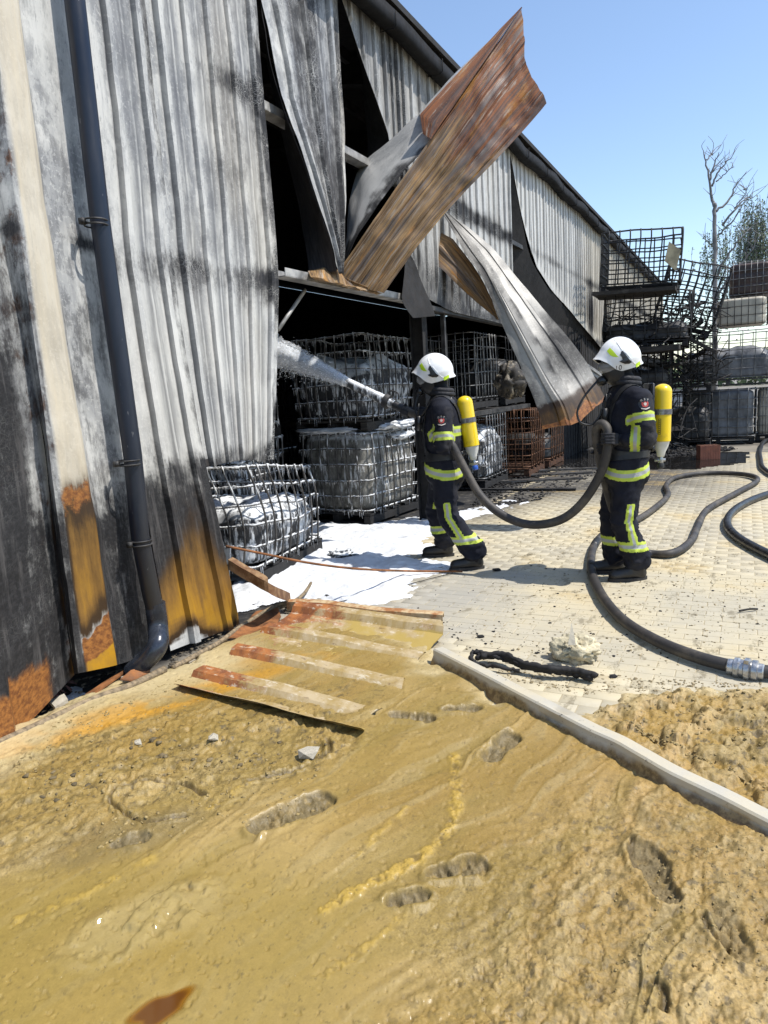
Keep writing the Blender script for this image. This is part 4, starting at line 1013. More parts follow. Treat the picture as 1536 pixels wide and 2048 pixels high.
# ---------------------------------------------------------------- caged liquid containers
def rrect(w, d, r, z, n=4):
    out = []
    for cx, cy, a0 in ((w/2-r, d/2-r, 0), (-w/2+r, d/2-r, 90), (-w/2+r, -d/2+r, 180), (w/2-r, -d/2+r, 270)):
        for k in range(n+1):
            a = math.radians(a0+90*k/n); out.append((cx+r*math.cos(a), cy+r*math.sin(a), z))
    return np.array(out)
def densify(P, step, closed=True):
    P = np.asarray(P); out = []
    n = len(P)
    for i in range(n if closed else n-1):
        a, b = P[i], P[(i+1) % n]; k = max(1, int(np.linalg.norm(b-a)/step))
        for q in range(k): out.append(a+(b-a)*q/k)
    if not closed: out.append(P[-1])
    return np.array(out)
def container(label, loc, rz=0.0, tilt=(0, 0), cage='cage_black', tank=None, tank_h=1.0, pallet='char', warp=0.0, seed=1, drips=0, w=1.0, d=1.2, h=1.0, rails=6, group='caged liquid containers', rr=.010, detail=True, deform=None, bars=True):
    root = empty('liquid_container', loc, 0, label, 'container', group)
    root.rotation_euler = (tilt[0], tilt[1], rz)
    rs = np.random.default_rng(seed)
    def W(P):
        P = np.asarray(P, float)
        if warp:
            q = P*np.array([1.3, 1.3, 1.1])+seed*7.3
            o = np.stack([fbm3(q, 2, seed), fbm3(q+9, 2, seed+1), fbm3(q+21, 2, seed+2)], 1)-.5
            k = np.clip((P[:, 2]-.1)/.5, 0, 1)[:, None]
            P = P+o*2*warp*k
        if deform: P = deform(P)
        return P
    z0 = .15
    if pallet:
        b = MB()
        for x in (-w/2+.05, 0, w/2-.05): b.box((x, 0, .06), (.09, d, .09))
        for y in np.linspace(-d/2+.06, d/2-.06, 5): b.box((0, y, .125), (w, .12, .025))
        for y in (-d/2+.06, 0, d/2-.06): b.box((0, y, .01), (w, .10, .02))
        b.build('pallet', M[pallet], root, smooth=False)
    for i in range(rails):
        z = z0+.02+(h-.04)*i/(rails-1)
        b = MB(); P = W(densify(rrect(w, d, .07, z), .12))
        b.tube(P, rr*1.25 if i in (0, rails-1) else rr, 6, closed=True)
        b.build('cage_rail', M[cage], root)
    b = MB()
    ring = rrect(w, d, .07, 0); 
    pts = []
    for s, n in (((1, 0), 8), ((-1, 0), 8), ((0, 1), 7), ((0, -1), 7)):
        for k in range(n):
            t_ = (k+.5)/n-.5
            pts.append((s[0]*(w/2+rr*1.6), t_*(d-.1)) if s[0] else (t_*(w-.1), s[1]*(d/2+rr*1.6)))
    for (x, y) in pts:
        P = W(np.array([(x, y, z) for z in np.linspace(z0, z0+h, 9 if warp or deform else 2)]))
        b.tube(P, rr, 5)
    o = b.build('cage_bars', M[cage], root); o['kind'] = 'stuff'
    if tank:
        hh = (h-.04)*tank_h; nz, na = 26, 64
        V = []
        for j in range(nz):
            s = j/(nz-1); zz = z0+.015+hh*s
            sh = 1-.10*max(0, (abs(s-.5)*2-.86)/.14)**2
            if rs is not None and tank_h < .99: sh *= 1-.25*max(0, (s-.6)/.4)**2
            for q in range(na):
                a = 2*math.pi*q/na; c_, s_ = math.cos(a), math.sin(a)
                p = 7.0; r = (abs(c_)**p+abs(s_)**p)**(-1/p)
                groove = .012*max(0, math.cos(s*6*math.pi))**6
                V.append(((w/2-.03-groove)*r*c_*sh, (d/2-.03-groove)*r*s_*sh, zz))
        V = np.array(V)
        if tank_h < .99:
            nn = fbm3(V*3.2+seed, 3, seed)-.5
            V[:, 2] += nn*.30*np.clip((V[:, 2]-z0-hh*.45)/(hh*.5), 0, 1); V[:, :2] *= 1+nn[:, None]*.12
        V = W(V)
        F = [(j*na+q, j*na+(q+1) % na, (j+1)*na+(q+1) % na, (j+1)*na+q) for j in range(nz-1) for q in range(na)]
        F += [tuple(range(na))[::-1]]
        cap = V[(nz-1)*na:].mean(0); V = np.r_[V, [cap-(0, 0, .02+(.06 if tank_h < .99 else 0))]]
        F += [((nz-1)*na+q, (nz-1)*na+(q+1) % na, nz*na) for q in range(na)]
        mk('tank', V, F, M[tank], root, sharp=50)
    if drips:
        b = MB()
        for i in range(rails):
            z = z0+.02+(h-.04)*i/(rails-1)
            P = W(densify(rrect(w, d, .07, z), .028))
            for p in P:
                if rs.random() > drips: continue
                L = .012+.09*rs.random()**2.5; r = .002+.004*rs.random()
                b.tube([p+(0, 0, .012), p+(0, 0, -.004), p+(rs.normal(0, .004), rs.normal(0, .004), -L)], [r*1.2, r, r*.25], 5)
            for k in range(0, len(P)-2):
                if rs.random() < drips*.6:
                    b.tube([P[k]+(0, 0, .008), P[k+1]+(0, 0, .011), P[k+2]+(0, 0, .008)], [.004, .005+.006*rs.random()**2, .004], 5)
        o = b.build('foam_drips', M['foam'], root); o['kind'] = 'stuff'
    return root
IBC = {}
# foam-covered stack straight ahead in the opening
ang0 = math.radians(-5)
ctr = np.array((-4.030,7.377,0.000)) + rotz(ang0) @ np.array([-.52, .62, 0])
def bulge(P):
    P = P.copy(); k = np.sin(np.clip((P[:, 2]-.15)/1.0, 0, 1)*math.pi)
    P[:, :2] *= (1+.05*k)[:, None]; return P
container('foam-dripping container at the bottom of the stack facing the nozzle', tuple(ctr), ang0, (0, 0), 'cage_foam', 'tank_foam_light', .99, 'char', .05, 3, .62, deform=bulge, h=.98, w=1.05, d=1.25, rr=.009)
container('foam-dripping container on top of the stack facing the nozzle', tuple(ctr+(0, 0, 1.14)), ang0+.04, (0, 0), 'cage_foam', 'tank_foam', .72, 'wood_char', .06, 4, .62, deform=bulge, h=1.0, w=1.05, d=1.25, rr=.009)
ctr2 = np.array((-3.880,6.045,0.000)) + rotz(math.radians(8)) @ np.array([-.55, -.72, 0])
def collapse(P):
    P = P.copy(); k = np.clip((P[:, 2]-.15)/.9, 0, 1)
    P[:, 2] -= .16*k*(P[:, 1] > -5)*(.6+.6*P[:, 1]); P[:, 1] -= .12*k*k; P[:, 0] += .05*np.sin(k*3.1); return P
container('collapsed foam-covered container leaning beside the scorched cladding edge', tuple(ctr2), math.radians(8), (0, 0), 'cage_foam', 'tank_foam', .62, 'char', .07, 6, .75, deform=collapse, h=.92, w=1.1, d=1.4, rr=.009)
container('foam-streaked container half hidden behind the cladding edge, lower of two', (-5.35, 6.35, 0), .2, (0, 0), 'cage_foam', 'tank_foam', .9, 'char', .04, 8, .5)
container('foam-streaked container half hidden behind the cladding edge, upper of two', (-5.35, 6.35, 1.14), .24, (0, 0), 'cage_foam', 'tank_foam', .7, 'char', .06, 9, .5)
container('dark container deep in the hall behind the foamed stack', (-5.6, 9.2, 0), .1, (0, 0), 'cage_black', 'tank_burnt', .9, 'char', .03, 10)
container('dark container deep in the hall, above another burnt one', (-5.6, 9.2, 1.14), .05, (0, 0), 'cage_black', 'tank_burnt', .6, 'char', .05, 11)
# behind the firefighter with the nozzle
cA = np.array((-3.527,11.540,0.000)) + np.array([-.54, -.62, 0])
container('burnt container at the bottom behind the nearer firefighter, pale streaks on its sides', tuple(cA), 0.0, (0, 0), 'cage_grey', 'tank_foam', .8, 'char', .02, 12, 0, rr=.008)
container('rusty empty cage beside the burnt container under the hanging sheet', tuple(np.array((-3.198,12.199,0.000)) + np.array([-.6, .2, 0])), .03, (0, 0), 'cage_rust', None, 1, 'rust_dark', .03, 13, 0)
container('rusty cage with a scorched brown tank farther along the opening', tuple(np.array((-3.196,13.388,0.000)) + np.array([-.55, .3, 0])), 0, (0, 0), 'cage_rust', 'tank_burnt', .5, 'rust_dark', .03, 14, 0)
container('sooty container in the shade on the upper level behind the nearer firefighter', tuple(cA+(-.05, -.25, 1.25)), 0, (0, 0), 'cage_grey', None, 1, 'char', .03, 15, 0, rr=.007)
container('sooty container in the shade on the upper level behind the hanging sheet', tuple(cA+(-.05, 1.35, 1.25)), 0, (0, 0), 'cage_black', 'tank_burnt', .6, 'char', .05, 16, 0, rr=.007)
b = MB(); c0 = cA+(-.02, .4, 1.19)
b.box(c0, (1.1, 3.2, .07)); sh = b.build('storage_deck', M['girt_dark'], smooth=False); tag(sh, 'long grey edged shelf deck lying over the lower cages behind the nearer firefighter', 'shelf')
# burnt heap by the end of the wall
TY = 15.9
container('blackened container at the foot of the leaning burnt tower', (-1.9, 15.9, 0), .05, (0, 0), 'cage_black', 'tank_burnt', .9, 'char', .03, 21)
container('blackened container in the second row of the leaning burnt tower', (-1.9, 15.9, 1.10), .02, (0, 0), 'cage_black', 'tank_burnt', .5, 'char', .05, 22)
container('blackened container in the third row of the leaning burnt tower', (-1.85, 15.9, 2.16), .04, (0, math.radians(2)), 'cage_black', 'tank_burnt', .35, 'char', .10, 23, w=1.6, d=1.2, h=.95, rr=.013)
tw = container('bare burnt cage tilted on top of the tower against the sky', (-1.98, 15.85, 3.28), .05, (math.radians(2), math.radians(3)), 'cage_black', None, 1, 'char', .05, 24, w=1.45, d=1.2, h=1.02, rr=.014)
b = MB(); b.add(*(lambda V: (V, [(0, 1, 2, 3), (7, 6, 5, 4), (0, 4, 5, 1), (1, 5, 6, 2), (2, 6, 7, 3), (3, 7, 4, 0)]))([(-1.374,15.200,4.120), (-1.159,15.200,3.933), (-1.244,15.200,3.558), (-1.453,15.200,3.771), (-1.377,15.230,4.125), (-1.161,15.230,3.938), (-1.247,15.230,3.561), (-1.456,15.230,3.775)]))
pl = b.build('cage_plate', M['plate'], smooth=False); pl.parent = tw
bpy.context.view_layer.update()
pl.matrix_parent_inverse = tw.matrix_world.inverted()
def tangle(c, ext, n, seed, r=.010):
    rs = np.random.default_rng(seed); b = MB()
    for q in range(n):
        p = np.array(c)+rs.uniform(-1, 1, 3)*np.array(ext); d = rs.normal(0, 1, 3)*np.array([1, .7, .6]); d /= np.linalg.norm(d); L = .3+.7*rs.random()
        P = catmull([p-d*L/2, p-d*L*.15+rs.normal(0, .05, 3), p+d*L*.2+rs.normal(0, .06, 3), p+d*L/2+(0, 0, -.1*rs.random())], 3)
        b.tube(P, r*(.7+.6*rs.random()), 4)
    for q in range(n//6):
        p = np.array(c)+rs.uniform(-1, 1, 3)*np.array(ext)*.9
        b.box(p, (.25+.4*rs.random(), .08+.1*rs.random(), .02+.03*rs.random()), rotz(rs.normal(0, .5)) @ roty(rs.normal(0, .45)) @ rotx(rs.normal(0, .3)))
    return b
for (c_, ext, n, sd_, lb) in (((-1.85, 15.8, 2.5), (.7, .5, .40), 45, 71, 'tangle of bent black bars filling the third row of the burnt tower'), ((-1.85, 15.8, 1.55), (.6, .5, .35), 45, 72, 'tangle of charred bars in the second row of the burnt tower'), ((-.95, 16.4, 1.75), (.5, .5, .45), 50, 73, 'tangle of charred bars below the slumped cage'), ((-1.0, 16.6, 2.75), (.45, .4, .4), 40, 74, 'tangle of burnt bars inside the slumped cage'), ((-1.8, 15.5, .5), (.8, .4, .4), 50, 75, 'charred bars collapsed at the foot of the burnt tower')):
    o = tangle(c_, ext, n, sd_).build('burnt_tangle', M['char'], smooth=False); tag(o, lb, 'debris', kind='stuff')
for (c_, sz, R_, lb) in (((-2.0, 15.35, 3.24), (1.55, 1.0, .07), roty(.03), 'charred slab under the cage tilted on the tower'), ((-1.9, 15.35, 2.10), (1.5, 1.0, .10), roty(-.02), 'charred slab in the middle of the burnt tower'), ((-1.05, 15.9, 2.30), (1.25, .9, .06), roty(.55), 'charred slab sliding down to the right of the tower')):
    b = MB(); n_ = 14
    V = np.array([(x*sz[0]/2, y*sz[1]/2, zz*sz[2]/2+.05*(fbm(x*1.5+sz[0], y*1.5, 3, 6)-.5)) for x in np.linspace(-1, 1, n_) for y in np.linspace(-1, 1, 6) for zz in (-1, 1)])
    V[:, :2] *= 1+.12*(fbm(V[:, 0]*5, V[:, 1]*5, 3, 8)-.5)[:, None]
    V = V @ R_.T+np.array(c_)
    id_ = lambda i, j, k: (i*6+j)*2+k
    F = [(id_(i, j, 1), id_(i+1, j, 1), id_(i+1, j+1, 1), id_(i, j+1, 1)) for i in range(n_-1) for j in range(5)]+[(id_(i, j, 0), id_(i, j+1, 0), id_(i+1, j+1, 0), id_(i+1, j, 0)) for i in range(n_-1) for j in range(5)]
    for i in range(n_-1): F += [(id_(i, 0, 0), id_(i+1, 0, 0), id_(i+1, 0, 1), id_(i, 0, 1)), (id_(i, 5, 1), id_(i+1, 5, 1), id_(i+1, 5, 0), id_(i, 5, 0))]
    for j in range(5): F += [(id_(0, j, 0), id_(0, j, 1), id_(0, j+1, 1), id_(0, j+1, 0)), (id_(n_-1, j, 1), id_(n_-1, j, 0), id_(n_-1, j+1, 0), id_(n_-1, j+1, 1))]
    o = mk('charred_slab', V, F, M['wood_char'], None, smooth=False); tag(o, lb, 'slab')
tw2 = container('bare burnt cage slumped to the right between the tower and the white tank', (-1.287,16.600,2.438), .1, (0, math.radians(17)), 'cage_black', None, 1, 'char', .08, 25, w=1.12, d=1.2, h=1.25, rr=.013)
container('blackened container under the slumped cage', (-1.1, 16.7, 1.2), -.04, (0, 0), 'cage_black', None, 1, 'char', .06, 26, rr=.010)
container('blackened container squeezed beside the tower at ground level', (-1.15, 17.3, 0), .0, (0, 0), 'cage_black', 'tank_burnt', .7, 'char', .04, 27)
gA = np.array((-0.474,17.382,0.000))
container('grey smoke-stained tank in a bent cage on the ground behind the clay block', tuple(gA+(-.05, .55, 0)), .02, (0, 0), 'cage_grey', 'tank_grey', .99, 'char', .02, 28, w=1.45, d=1.1, h=1.05, rr=.011)
container('row cage with smoked ribbed jugs, second level above the grey tank', tuple(gA+(.12, .6, 1.28)), .02, (0, 0), 'cage_grey', 'tank_grey', .62, 'girt_dark', .03, 29, w=1.85, d=1.1, h=1.02, rr=.009)
container('cream white tank in a cage on the third level', tuple(gA+(.35, .9, 2.42)), .02, (0, 0), 'cage_black', 'tank_white', .99, None, .0, 30, w=1.05, d=1.1, h=.62, rails=4, rr=.007)
container('dark brown tank in a grey cage at the very top of the right stack', tuple(gA+(.52, 1.2, 3.08)), .02, (0, 0), 'cage_grey', 'tank_brown', .99, None, .0, 31, w=.92, d=1.1, h=.72, rails=5, rr=.008)
container('white upright tank in a cage right of the grey tank', tuple(gA+(.95, .8, 0)), .0, (0, 0), 'cage_grey', 'tank_white', .99, 'char', .0, 32, w=.5, d=.9, h=1.05, rr=.009)
for i, (dx, dy, zz, tk, lb) in enumerate([(2.0, 3.2, 0, 'tank_burnt', 'far container on the ground at the right edge of the photo'), (2.0, 3.2, 1.2, 'tank_grey', 'far dark container, second up at the right edge of the photo'), (2.05, 3.2, 2.4, 'tank_white', 'far white container, third up at the right edge of the photo'), (2.1, 3.2, 3.4, 'tank_grey', 'far grey container topmost at the right edge of the photo')]):
    container(lb, tuple(gA+(dx, dy, zz)), 0, (0, 0), 'cage_grey', tk, .99, 'char', 0, 40+i, rr=.009, h=.95)
rs = np.random.default_rng(5); n_ = 14000
P = np.stack([rs.uniform(-25, 60, n_), rs.uniform(88, 96, n_), np.zeros(n_)], 1)
P[:, 2] = rs.random(n_)**.8*(2.2+3.2*fbm(P[:, 0]*.16, P[:, 1]*.1, 4, 7))
u_ = rs.normal(0, 1, (n_, 3)); u_ /= np.linalg.norm(u_, axis=1, keepdims=True); w_ = np.cross(u_, rs.normal(0, 1, (n_, 3))); w_ /= np.linalg.norm(w_, axis=1, keepdims=True)
L_ = rs.uniform(.15, .42, n_)[:, None]
V = np.stack([P-u_*L_, P+w_*L_*.6, P+u_*L_, P-w_*L_*.6], 1).reshape(-1, 3)
o = mk('tree_belt', V, np.arange(n_*4).reshape(-1, 4), M['leaf'], smooth=False); tag(o, 'low green belt of far trees on the horizon behind the stacks', 'trees', kind='stuff')

# burnt sack pressed behind the hanging sheet
def blob(name, c, r, mat, seed, amp=.35, fr=4.0, n=(48, 28), R=None, crease=.0):
    th = np.linspace(0, 2*math.pi, n[0], endpoint=False); ph = np.linspace(.02, math.pi-.02, n[1])
    T, Pp = np.meshgrid(th, ph); D = np.stack([np.sin(Pp)*np.cos(T), np.sin(Pp)*np.sin(T), np.cos(Pp)], -1).reshape(-1, 3)
    k = 1+amp*(fbm3(D*fr+seed*3.1, 4, seed)-.5)*2
    if crease: k -= crease*sst(np.abs(fbm3(D*fr*1.4+seed, 2, seed+4)-.5), .07, 0)
    V = D*k[:, None]*np.array(r)
    if R is not None: V = V @ np.array(R).T
    V = V+np.array(c)
    F = [(j*n[0]+i, (j+1)*n[0]+i, (j+1)*n[0]+(i+1) % n[0], j*n[0]+(i+1) % n[0]) for j in range(n[1]-1) for i in range(n[0])]
    F += [tuple(range(n[0])), tuple(range((n[1]-1)*n[0], n[1]*n[0]))[::-1]]
    return mk(name, V, F, mat, None)
M['sack'] = two('scorched_sack', (.03, .026, .022), (.26, .22, .16), 7, .5, .6, .7)
o = blob('burnt_sack', np.array((-2.772,9.202,1.633)), (.20, .26, .24), M['sack'], 5, .35, 2.4, crease=.3); tag(o, 'crumpled beige and black burnt sack behind the hanging grey sheet', 'sack')

# ---------------------------------------------------------------- hollow clay block in the puddle
bk = empty('clay_block', (-0.589,14.345,0.000), 0, 'red hollow clay block standing in the black puddle', 'brick')
b = MB()
bw, bd_, bh = .36, .25, .26
b.box((0, 0, bh/2), (bw-.012, bd_-.012, bh-.004))
for sgn in (-1, 1):
    for i in range(12): b.box((-bw/2+.018+i*(bw-.036)/11, sgn*bd_/2-sgn*.003, bh/2), (.022, .008, bh))
for i in range(4): b.box((bw/2-.002, -bd_/2+.036+i*.066, bh/2), (.010, .035, bh))
o = b.build('block_body', M['brick'], bk, smooth=False)
b = MB()
for i in range(5):
    for j in range(3): b.box((-.15+i*.075, -.08+j*.08, bh+.0005), (.05, .055, .004))
b.build('block_cells', M['rust_dark'], bk, smooth=False)
bk.rotation_euler = (0, 0, math.radians(20))

# ---------------------------------------------------------------- hoses
HS = .045
gpts = [(0.612,3.885,0.045), (0.369,3.929,0.045), (0.139,3.905,0.045), (0.033,3.911,0.045), (-0.186,3.998,0.045), (-0.440,4.211,0.045), (-0.692,4.568,0.045), (-0.931,5.159,0.045), (-1.124,5.877,0.045), (-1.240,6.738,0.045), (-1.197,7.454,0.045), (-1.030,7.928,0.045), (-0.914,8.777,0.045), (-0.865,9.704,0.045), (-0.965,10.515,0.045), (-0.930,11.359,0.045), (-0.665,11.827,0.045), (-0.318,11.943,0.045), (0.067,11.704,0.045), (0.184,11.106,0.045), (-0.063,9.975,0.045), (-0.348,8.710,0.045), (-0.398,7.696,0.045), (-0.418,6.969,0.045), (-0.534,6.451,0.045), (-0.756,6.402,0.045)]
apts = [(-0.827,5.887,0.238), (-0.888,5.822,0.358), (-0.935,5.731,0.607), (-0.979,5.642,0.860), (-1.008,5.597,1.062), (-1.014,5.573,1.192), (-0.972,5.548,1.246), (-0.923,5.519,1.201), (-0.920,5.496,1.070), (-0.972,5.512,0.877), (-1.114,5.530,0.642), (-1.294,5.522,0.494), (-1.540,5.523,0.449), (-1.775,5.540,0.519), (-1.976,5.569,0.681), (-2.131,5.594,0.934), (-2.223,5.592,1.115), (-2.340,5.633,1.226), (-2.498,5.685,1.332), (-2.651,5.730,1.388), (-2.737,5.750,1.426)]
hose = catmull(gpts+apts, 10)
b = MB(); b.tube(hose, .035, 16)
ho = b.build('fire_hose', M['hose']); tag(ho, 'dark fire hose looping over the yard through both firefighters\' hands', 'hose')
def coupling(c, d, parent, r=.042):
    R = frame(d); b = MB()
    V, F = lathe([(r*.85, -.085), (r*.98, -.08), (r*.98, -.055), (r*1.25, -.05), (r*1.3, -.03), (r*1.12, -.022), (r*1.12, -.006), (r*1.42, 0), (r*1.42, .022), (r*1.15, .028), (r*1.3, .036), (r*1.3, .06), (r*.98, .065), (r*.98, .085), (r*.85, .09)], 20)
    b.add(V @ R.T+np.array(c), F)
    for k in range(3):
        a_ = k*2.1; q = R @ np.array([r*1.42*math.cos(a_), r*1.42*math.sin(a_), .011]); b.box(np.array(c)+q, (.022, .022, .022), R)
    o = b.build('hose_coupling', M['alu'], parent, sharp=30); return o
pc = np.array((0.033,3.911,0.045)); coupling(pc, np.array((0.139,3.905,0.045))-np.array((-0.086,3.942,0.045)), ho)
for (i0, i1) in ((88, 92), (100, 103)):
    b = MB(); b.tube(hose[i0:i1], .038, 16); b.build('hose_band', M['rubber'], ho)
h2 = catmull([(2.166,15.119,0.045), (0.942,11.173,0.045), (0.284,9.876,0.045), (-0.022,8.951,0.045), (-0.134,8.066,0.045), (-0.054,7.311,0.045), (0.204,6.576,0.045), (0.530,5.963,0.045), (0.952,5.546,0.045)], 10)
b = MB(); b.tube(h2, .040, 16); o = b.build('fire_hose', M['hose_black']); tag(o, 'black hose bending back at the right edge of the yard', 'hose')
h3 = catmull([(1.165,10.061,0.045), (0.529,11.268,0.045), (0.292,12.426,0.045), (0.266,13.853,0.045), (0.295,15.638,0.045), (0.519,17.887,0.045), (1.627,19.835,0.045)], 10)
b = MB(); b.tube(h3, .038, 14); o = b.build('fire_hose', M['hose_black']); tag(o, 'farther black hose curving by the puddle at the right edge', 'hose')

# ---------------------------------------------------------------- debris on the ground
fs = empty('fallen_sheet', (-2.284,3.308,-0.000), 0, 'rusty corrugated sheet lying half buried in yellow clay', 'sheet')
def fall_attr(P, u, v, un, vn):
    n = fbm(un*7, vn*5, 4, 55)
    return dict(rust=.70*sst(vn, .50, 0)+.8*(n-.42)+.2*sst(un, .75, 1), cream=.9, ochre=.55*sst(vn, .2, .6)*sst(n, .35, .6), soot=.0*u, crack=0*u)
t = NT('clay_smeared_sheet')
u = t.uv(); n1 = t.noise(u, 7, 7, .68); n2 = t.noise(t.uv((1, .4, 1)), 20, 6, .7)
c = t.mix(t.rng(n1, .35, .65), (.43, .34, .205), (.31, .215, .075))
c = t.mix(t.rng(t.math('ADD', t.attr('rust'), t.math('MULTIPLY', t.math('SUBTRACT', n2, .5), 1.4)), .35, .6), c, t.mix(t.rng(n1, .4, .6), (.36, .135, .04), (.19, .07, .03)))
c = t.mix(t.math('MULTIPLY', t.rng(n2, .56, .62), .6), c, (.58, .52, .40))
c = t.mix(t.math('MULTIPLY', t.rng(n2, .40, .34), .6), c, (.11, .06, .035))
c = t.mix(t.rng(t.math('ADD', t.attr('ochre'), t.math('MULTIPLY', t.math('SUBTRACT', n1, .5), .8)), .3, .6), c, (.37, .265, .075))
t.out(col=c, rough=.55); t.bump(t.math('ADD', n1, n2), .4, .006); M['clay_sheet'] = t.m
BL, BR, TR, TL = [np.array(q) for q in ((-2.773,2.686,0.050), (-1.528,2.574,0.050), (-1.728,4.095,0.070), (-2.941,4.210,0.070))]
def lerp(a, b, t): return a+(b-a)*t
mid = [lerp(lerp(BL, TL, s), lerp(BR, TR, s), 0) for s in (0, 1)]
nvv, nuu = 60, 0
def fallen():
    W_ = np.linalg.norm(TL-BL); us, hs = [0], [0.0]
    for c_ in (.16, .40, .66, .93):
        for d_, h_ in ((-.05, 0), (-.028, .036), (.028, .036), (.05, 0)):
            if c_+d_ < .995: us.append(c_+d_); hs.append(h_)
    us.append(1.0); hs.append(.0 if hs[-1] == 0 else .03)
    uu, hh = [], []
    for i in range(len(us)-1):
        k = 4 if us[i+1]-us[i] > .08 else 1
        for q in range(k): uu.append(us[i]+(us[i+1]-us[i])*q/k); hh.append(hs[i]+(hs[i+1]-hs[i])*q/k)
    uu.append(1.0); hh.append(hs[-1]); uu = np.array(uu); hh = np.array(hh)
    nv = 90; v = np.linspace(0, 1, nv)
    P = np.zeros((nv, len(uu), 3))
    for j, s in enumerate(v):
        rag = (vn2(uu*9, uu*0, 4)-.5)*.06*(1 if j == nv-1 else (.5 if j == 0 else 0))
        A_ = BL+(TL-BL)*uu[:, None]; B_ = BR+(TR-BR)*uu[:, None]
        P[j] = A_+(B_-A_)*(s+rag)[:, None]
        prof = hh*(1-.55*sst(np.full_like(uu, s), .3, 1.0)*(uu < .8))
        P[j, :, 2] = .028+prof+.02*(fbm(uu*5, np.full_like(uu, s*4), 3, 57)-.5)+(.05*(1-uu/.08)*np.clip(1-uu/.08, 0, 1)) + .035*sst(uu, .72, 1.0)
        P[j, :, 2] += .030*sst(np.full_like(uu, s), .92, 1)*0
    V = P.reshape(-1, 3); U = np.tile(uu, nv); Vn = np.repeat(v, len(uu))
    a_ = fall_attr(V, U*W_, Vn, U, Vn)
    a_['ochre'] = a_['ochre']*1.2-.9*np.interp(U, uu, hh)/.036
    F = grid_faces(len(uu), nv); n = len(V)
    F = np.concatenate([F, F[:, ::-1]+n])
    return mk('corrugated_sheet', np.concatenate([V, V-(0, 0, .004)]), F, M['clay_sheet'], None, np.concatenate([np.stack([U*W_, Vn*1.6], 1)]*2), {q: np.r_[x, x] for q, x in a_.items() if q in ('rust', 'ochre')}, sharp=20)
under(fs, fallen())

# bent steel profile across the clay
t = NT('clay_stained_profile')
v = t.uv((1, 1, 1), 'Object'); n1 = t.noise(v, 5, 6, .65); n2 = t.noise(v, 26, 6, .7)
c = t.mix(t.rng(n1, .35, .65), (.44, .41, .34), (.50, .44, .32))
hz = t.attr('low')
c = t.mix(t.rng(t.math('ADD', hz, t.math('MULTIPLY', t.math('SUBTRACT', n1, .5), .9)), .28, .60), c, t.mix(t.rng(n2, .4, .6), (.12, .075, .032), (.27, .185, .08)))
c = t.mix(t.rng(n2, .63, .68), c, (.07, .055, .04))
t.out(col=c, rough=.5); t.bump(n2, .25, .004); M['profile'] = t.m
def densify_line(P):
    P = densify(np.array(P), .022, False); Q = P.copy()
    for _ in range(3): Q[1:-1] = (Q[:-2]+Q[1:-1]*2+Q[2:])/4
    return Q
def profile_beam():
    top = densify_line([(-1.578,3.542,0.105), (-1.206,3.298,0.105), (-0.880,3.079,0.105), (-0.562,2.876,0.100), (-0.445,2.817,0.100), (-0.239,2.653,0.100), (-0.046,2.558,0.090), (0.137,2.452,0.080), (0.246,2.386,0.075)])
    n = len(top); T = np.gradient(top, axis=0); T /= np.linalg.norm(T, axis=1, keepdims=True)
    S_ = np.stack([-T[:, 1], T[:, 0], T[:, 2]*0], 1)                       # away from the camera
    s = np.linspace(0, 1, n)
    kink = np.exp(-((s-.475)/.03)**2)
    w = .075; prof = []
    V = []; low = []
    for i in range(n):
        z0_ = top[i, 2]; b_ = top[i]-np.array([0, 0, z0_])
        k = kink[i]; lean = .012
        q = [(-lean-.018, .0, 1), (-.012-lean*.5, .03, .75), (0+.018*k, z0_*.62-.02*k, .45), (.0, z0_-.008, .1), (.008, z0_, 0), (w*.5, z0_-.018*k-.002, 0), (w-.008, z0_-.004, 0), (w, z0_-.012, .1), (w+.004, z0_*.5, .3), (w+.006, .0, .8)]
        for (a_, zz, l_) in q: V.append(b_+S_[i]*a_+np.array([0, 0, zz-.004])); low.append(l_*.95)
    V = np.array(V); m = 10; low = np.array(low)
    V[:, 2] += (fbm(V[:, 0]*6, V[:, 1]*6, 3, 58)-.5)*.004
    F = [(i*m+j, i*m+j+1, (i+1)*m+j+1, (i+1)*m+j) for i in range(n-1) for j in range(m-1)]
    F += [tuple(range(m))[::-1], tuple(range((n-1)*m, n*m))]
    return mk('steel_profile', V, F, M['profile'], None, None, {'low': low}, sharp=30)
o = profile_beam(); tag(o, 'long bent whitish steel profile lying across the clay with a kink', 'beam')

def strand(pts, r0, r1, seed, n=8, jit=.012, per=6):
    P = catmull(pts, per); k = len(P); rs = np.random.default_rng(seed)
    P = P+np.stack([rs.normal(0, jit, k), rs.normal(0, jit, k), np.abs(rs.normal(0, jit*.6, k))], 1)
    r = np.linspace(r0, r1, k)*(.75+.5*vn2(np.arange(k)*.45, np.zeros(k), seed))
    return P, r, n
b = MB()
for q in range(5):
    o_ = np.array([rng.normal(0, .016), rng.normal(0, .016), .008*q])
    pts = [np.array(p)+o_ for p in ((-1.334,3.638,0.020), (-1.222,3.681,0.030), (-1.048,3.584,0.030), (-0.878,3.569,0.030), (-0.779,3.600,0.020), (-0.680,3.576,0.015))]
    if q == 0: pts = [np.array(p) for p in ((-1.180,3.662,0.030), (-1.289,3.660,0.060), (-1.388,3.671,0.050), (-1.343,3.577,0.030), (-1.212,3.559,0.030), (-1.073,3.572,0.020))]
    b.tube(*strand(pts, .014, .019 if q else .010, q+3, 8, .005, 9))
o = b.build('burnt_strip', M['char']); tag(o, 'twisted black burnt strip behind the white steel profile', 'debris')
o = blob('insulation_lump', (-0.836,3.900,0.050), (.13, .10, .085), M['lump'], 9, .55, 3.4, crease=.25)
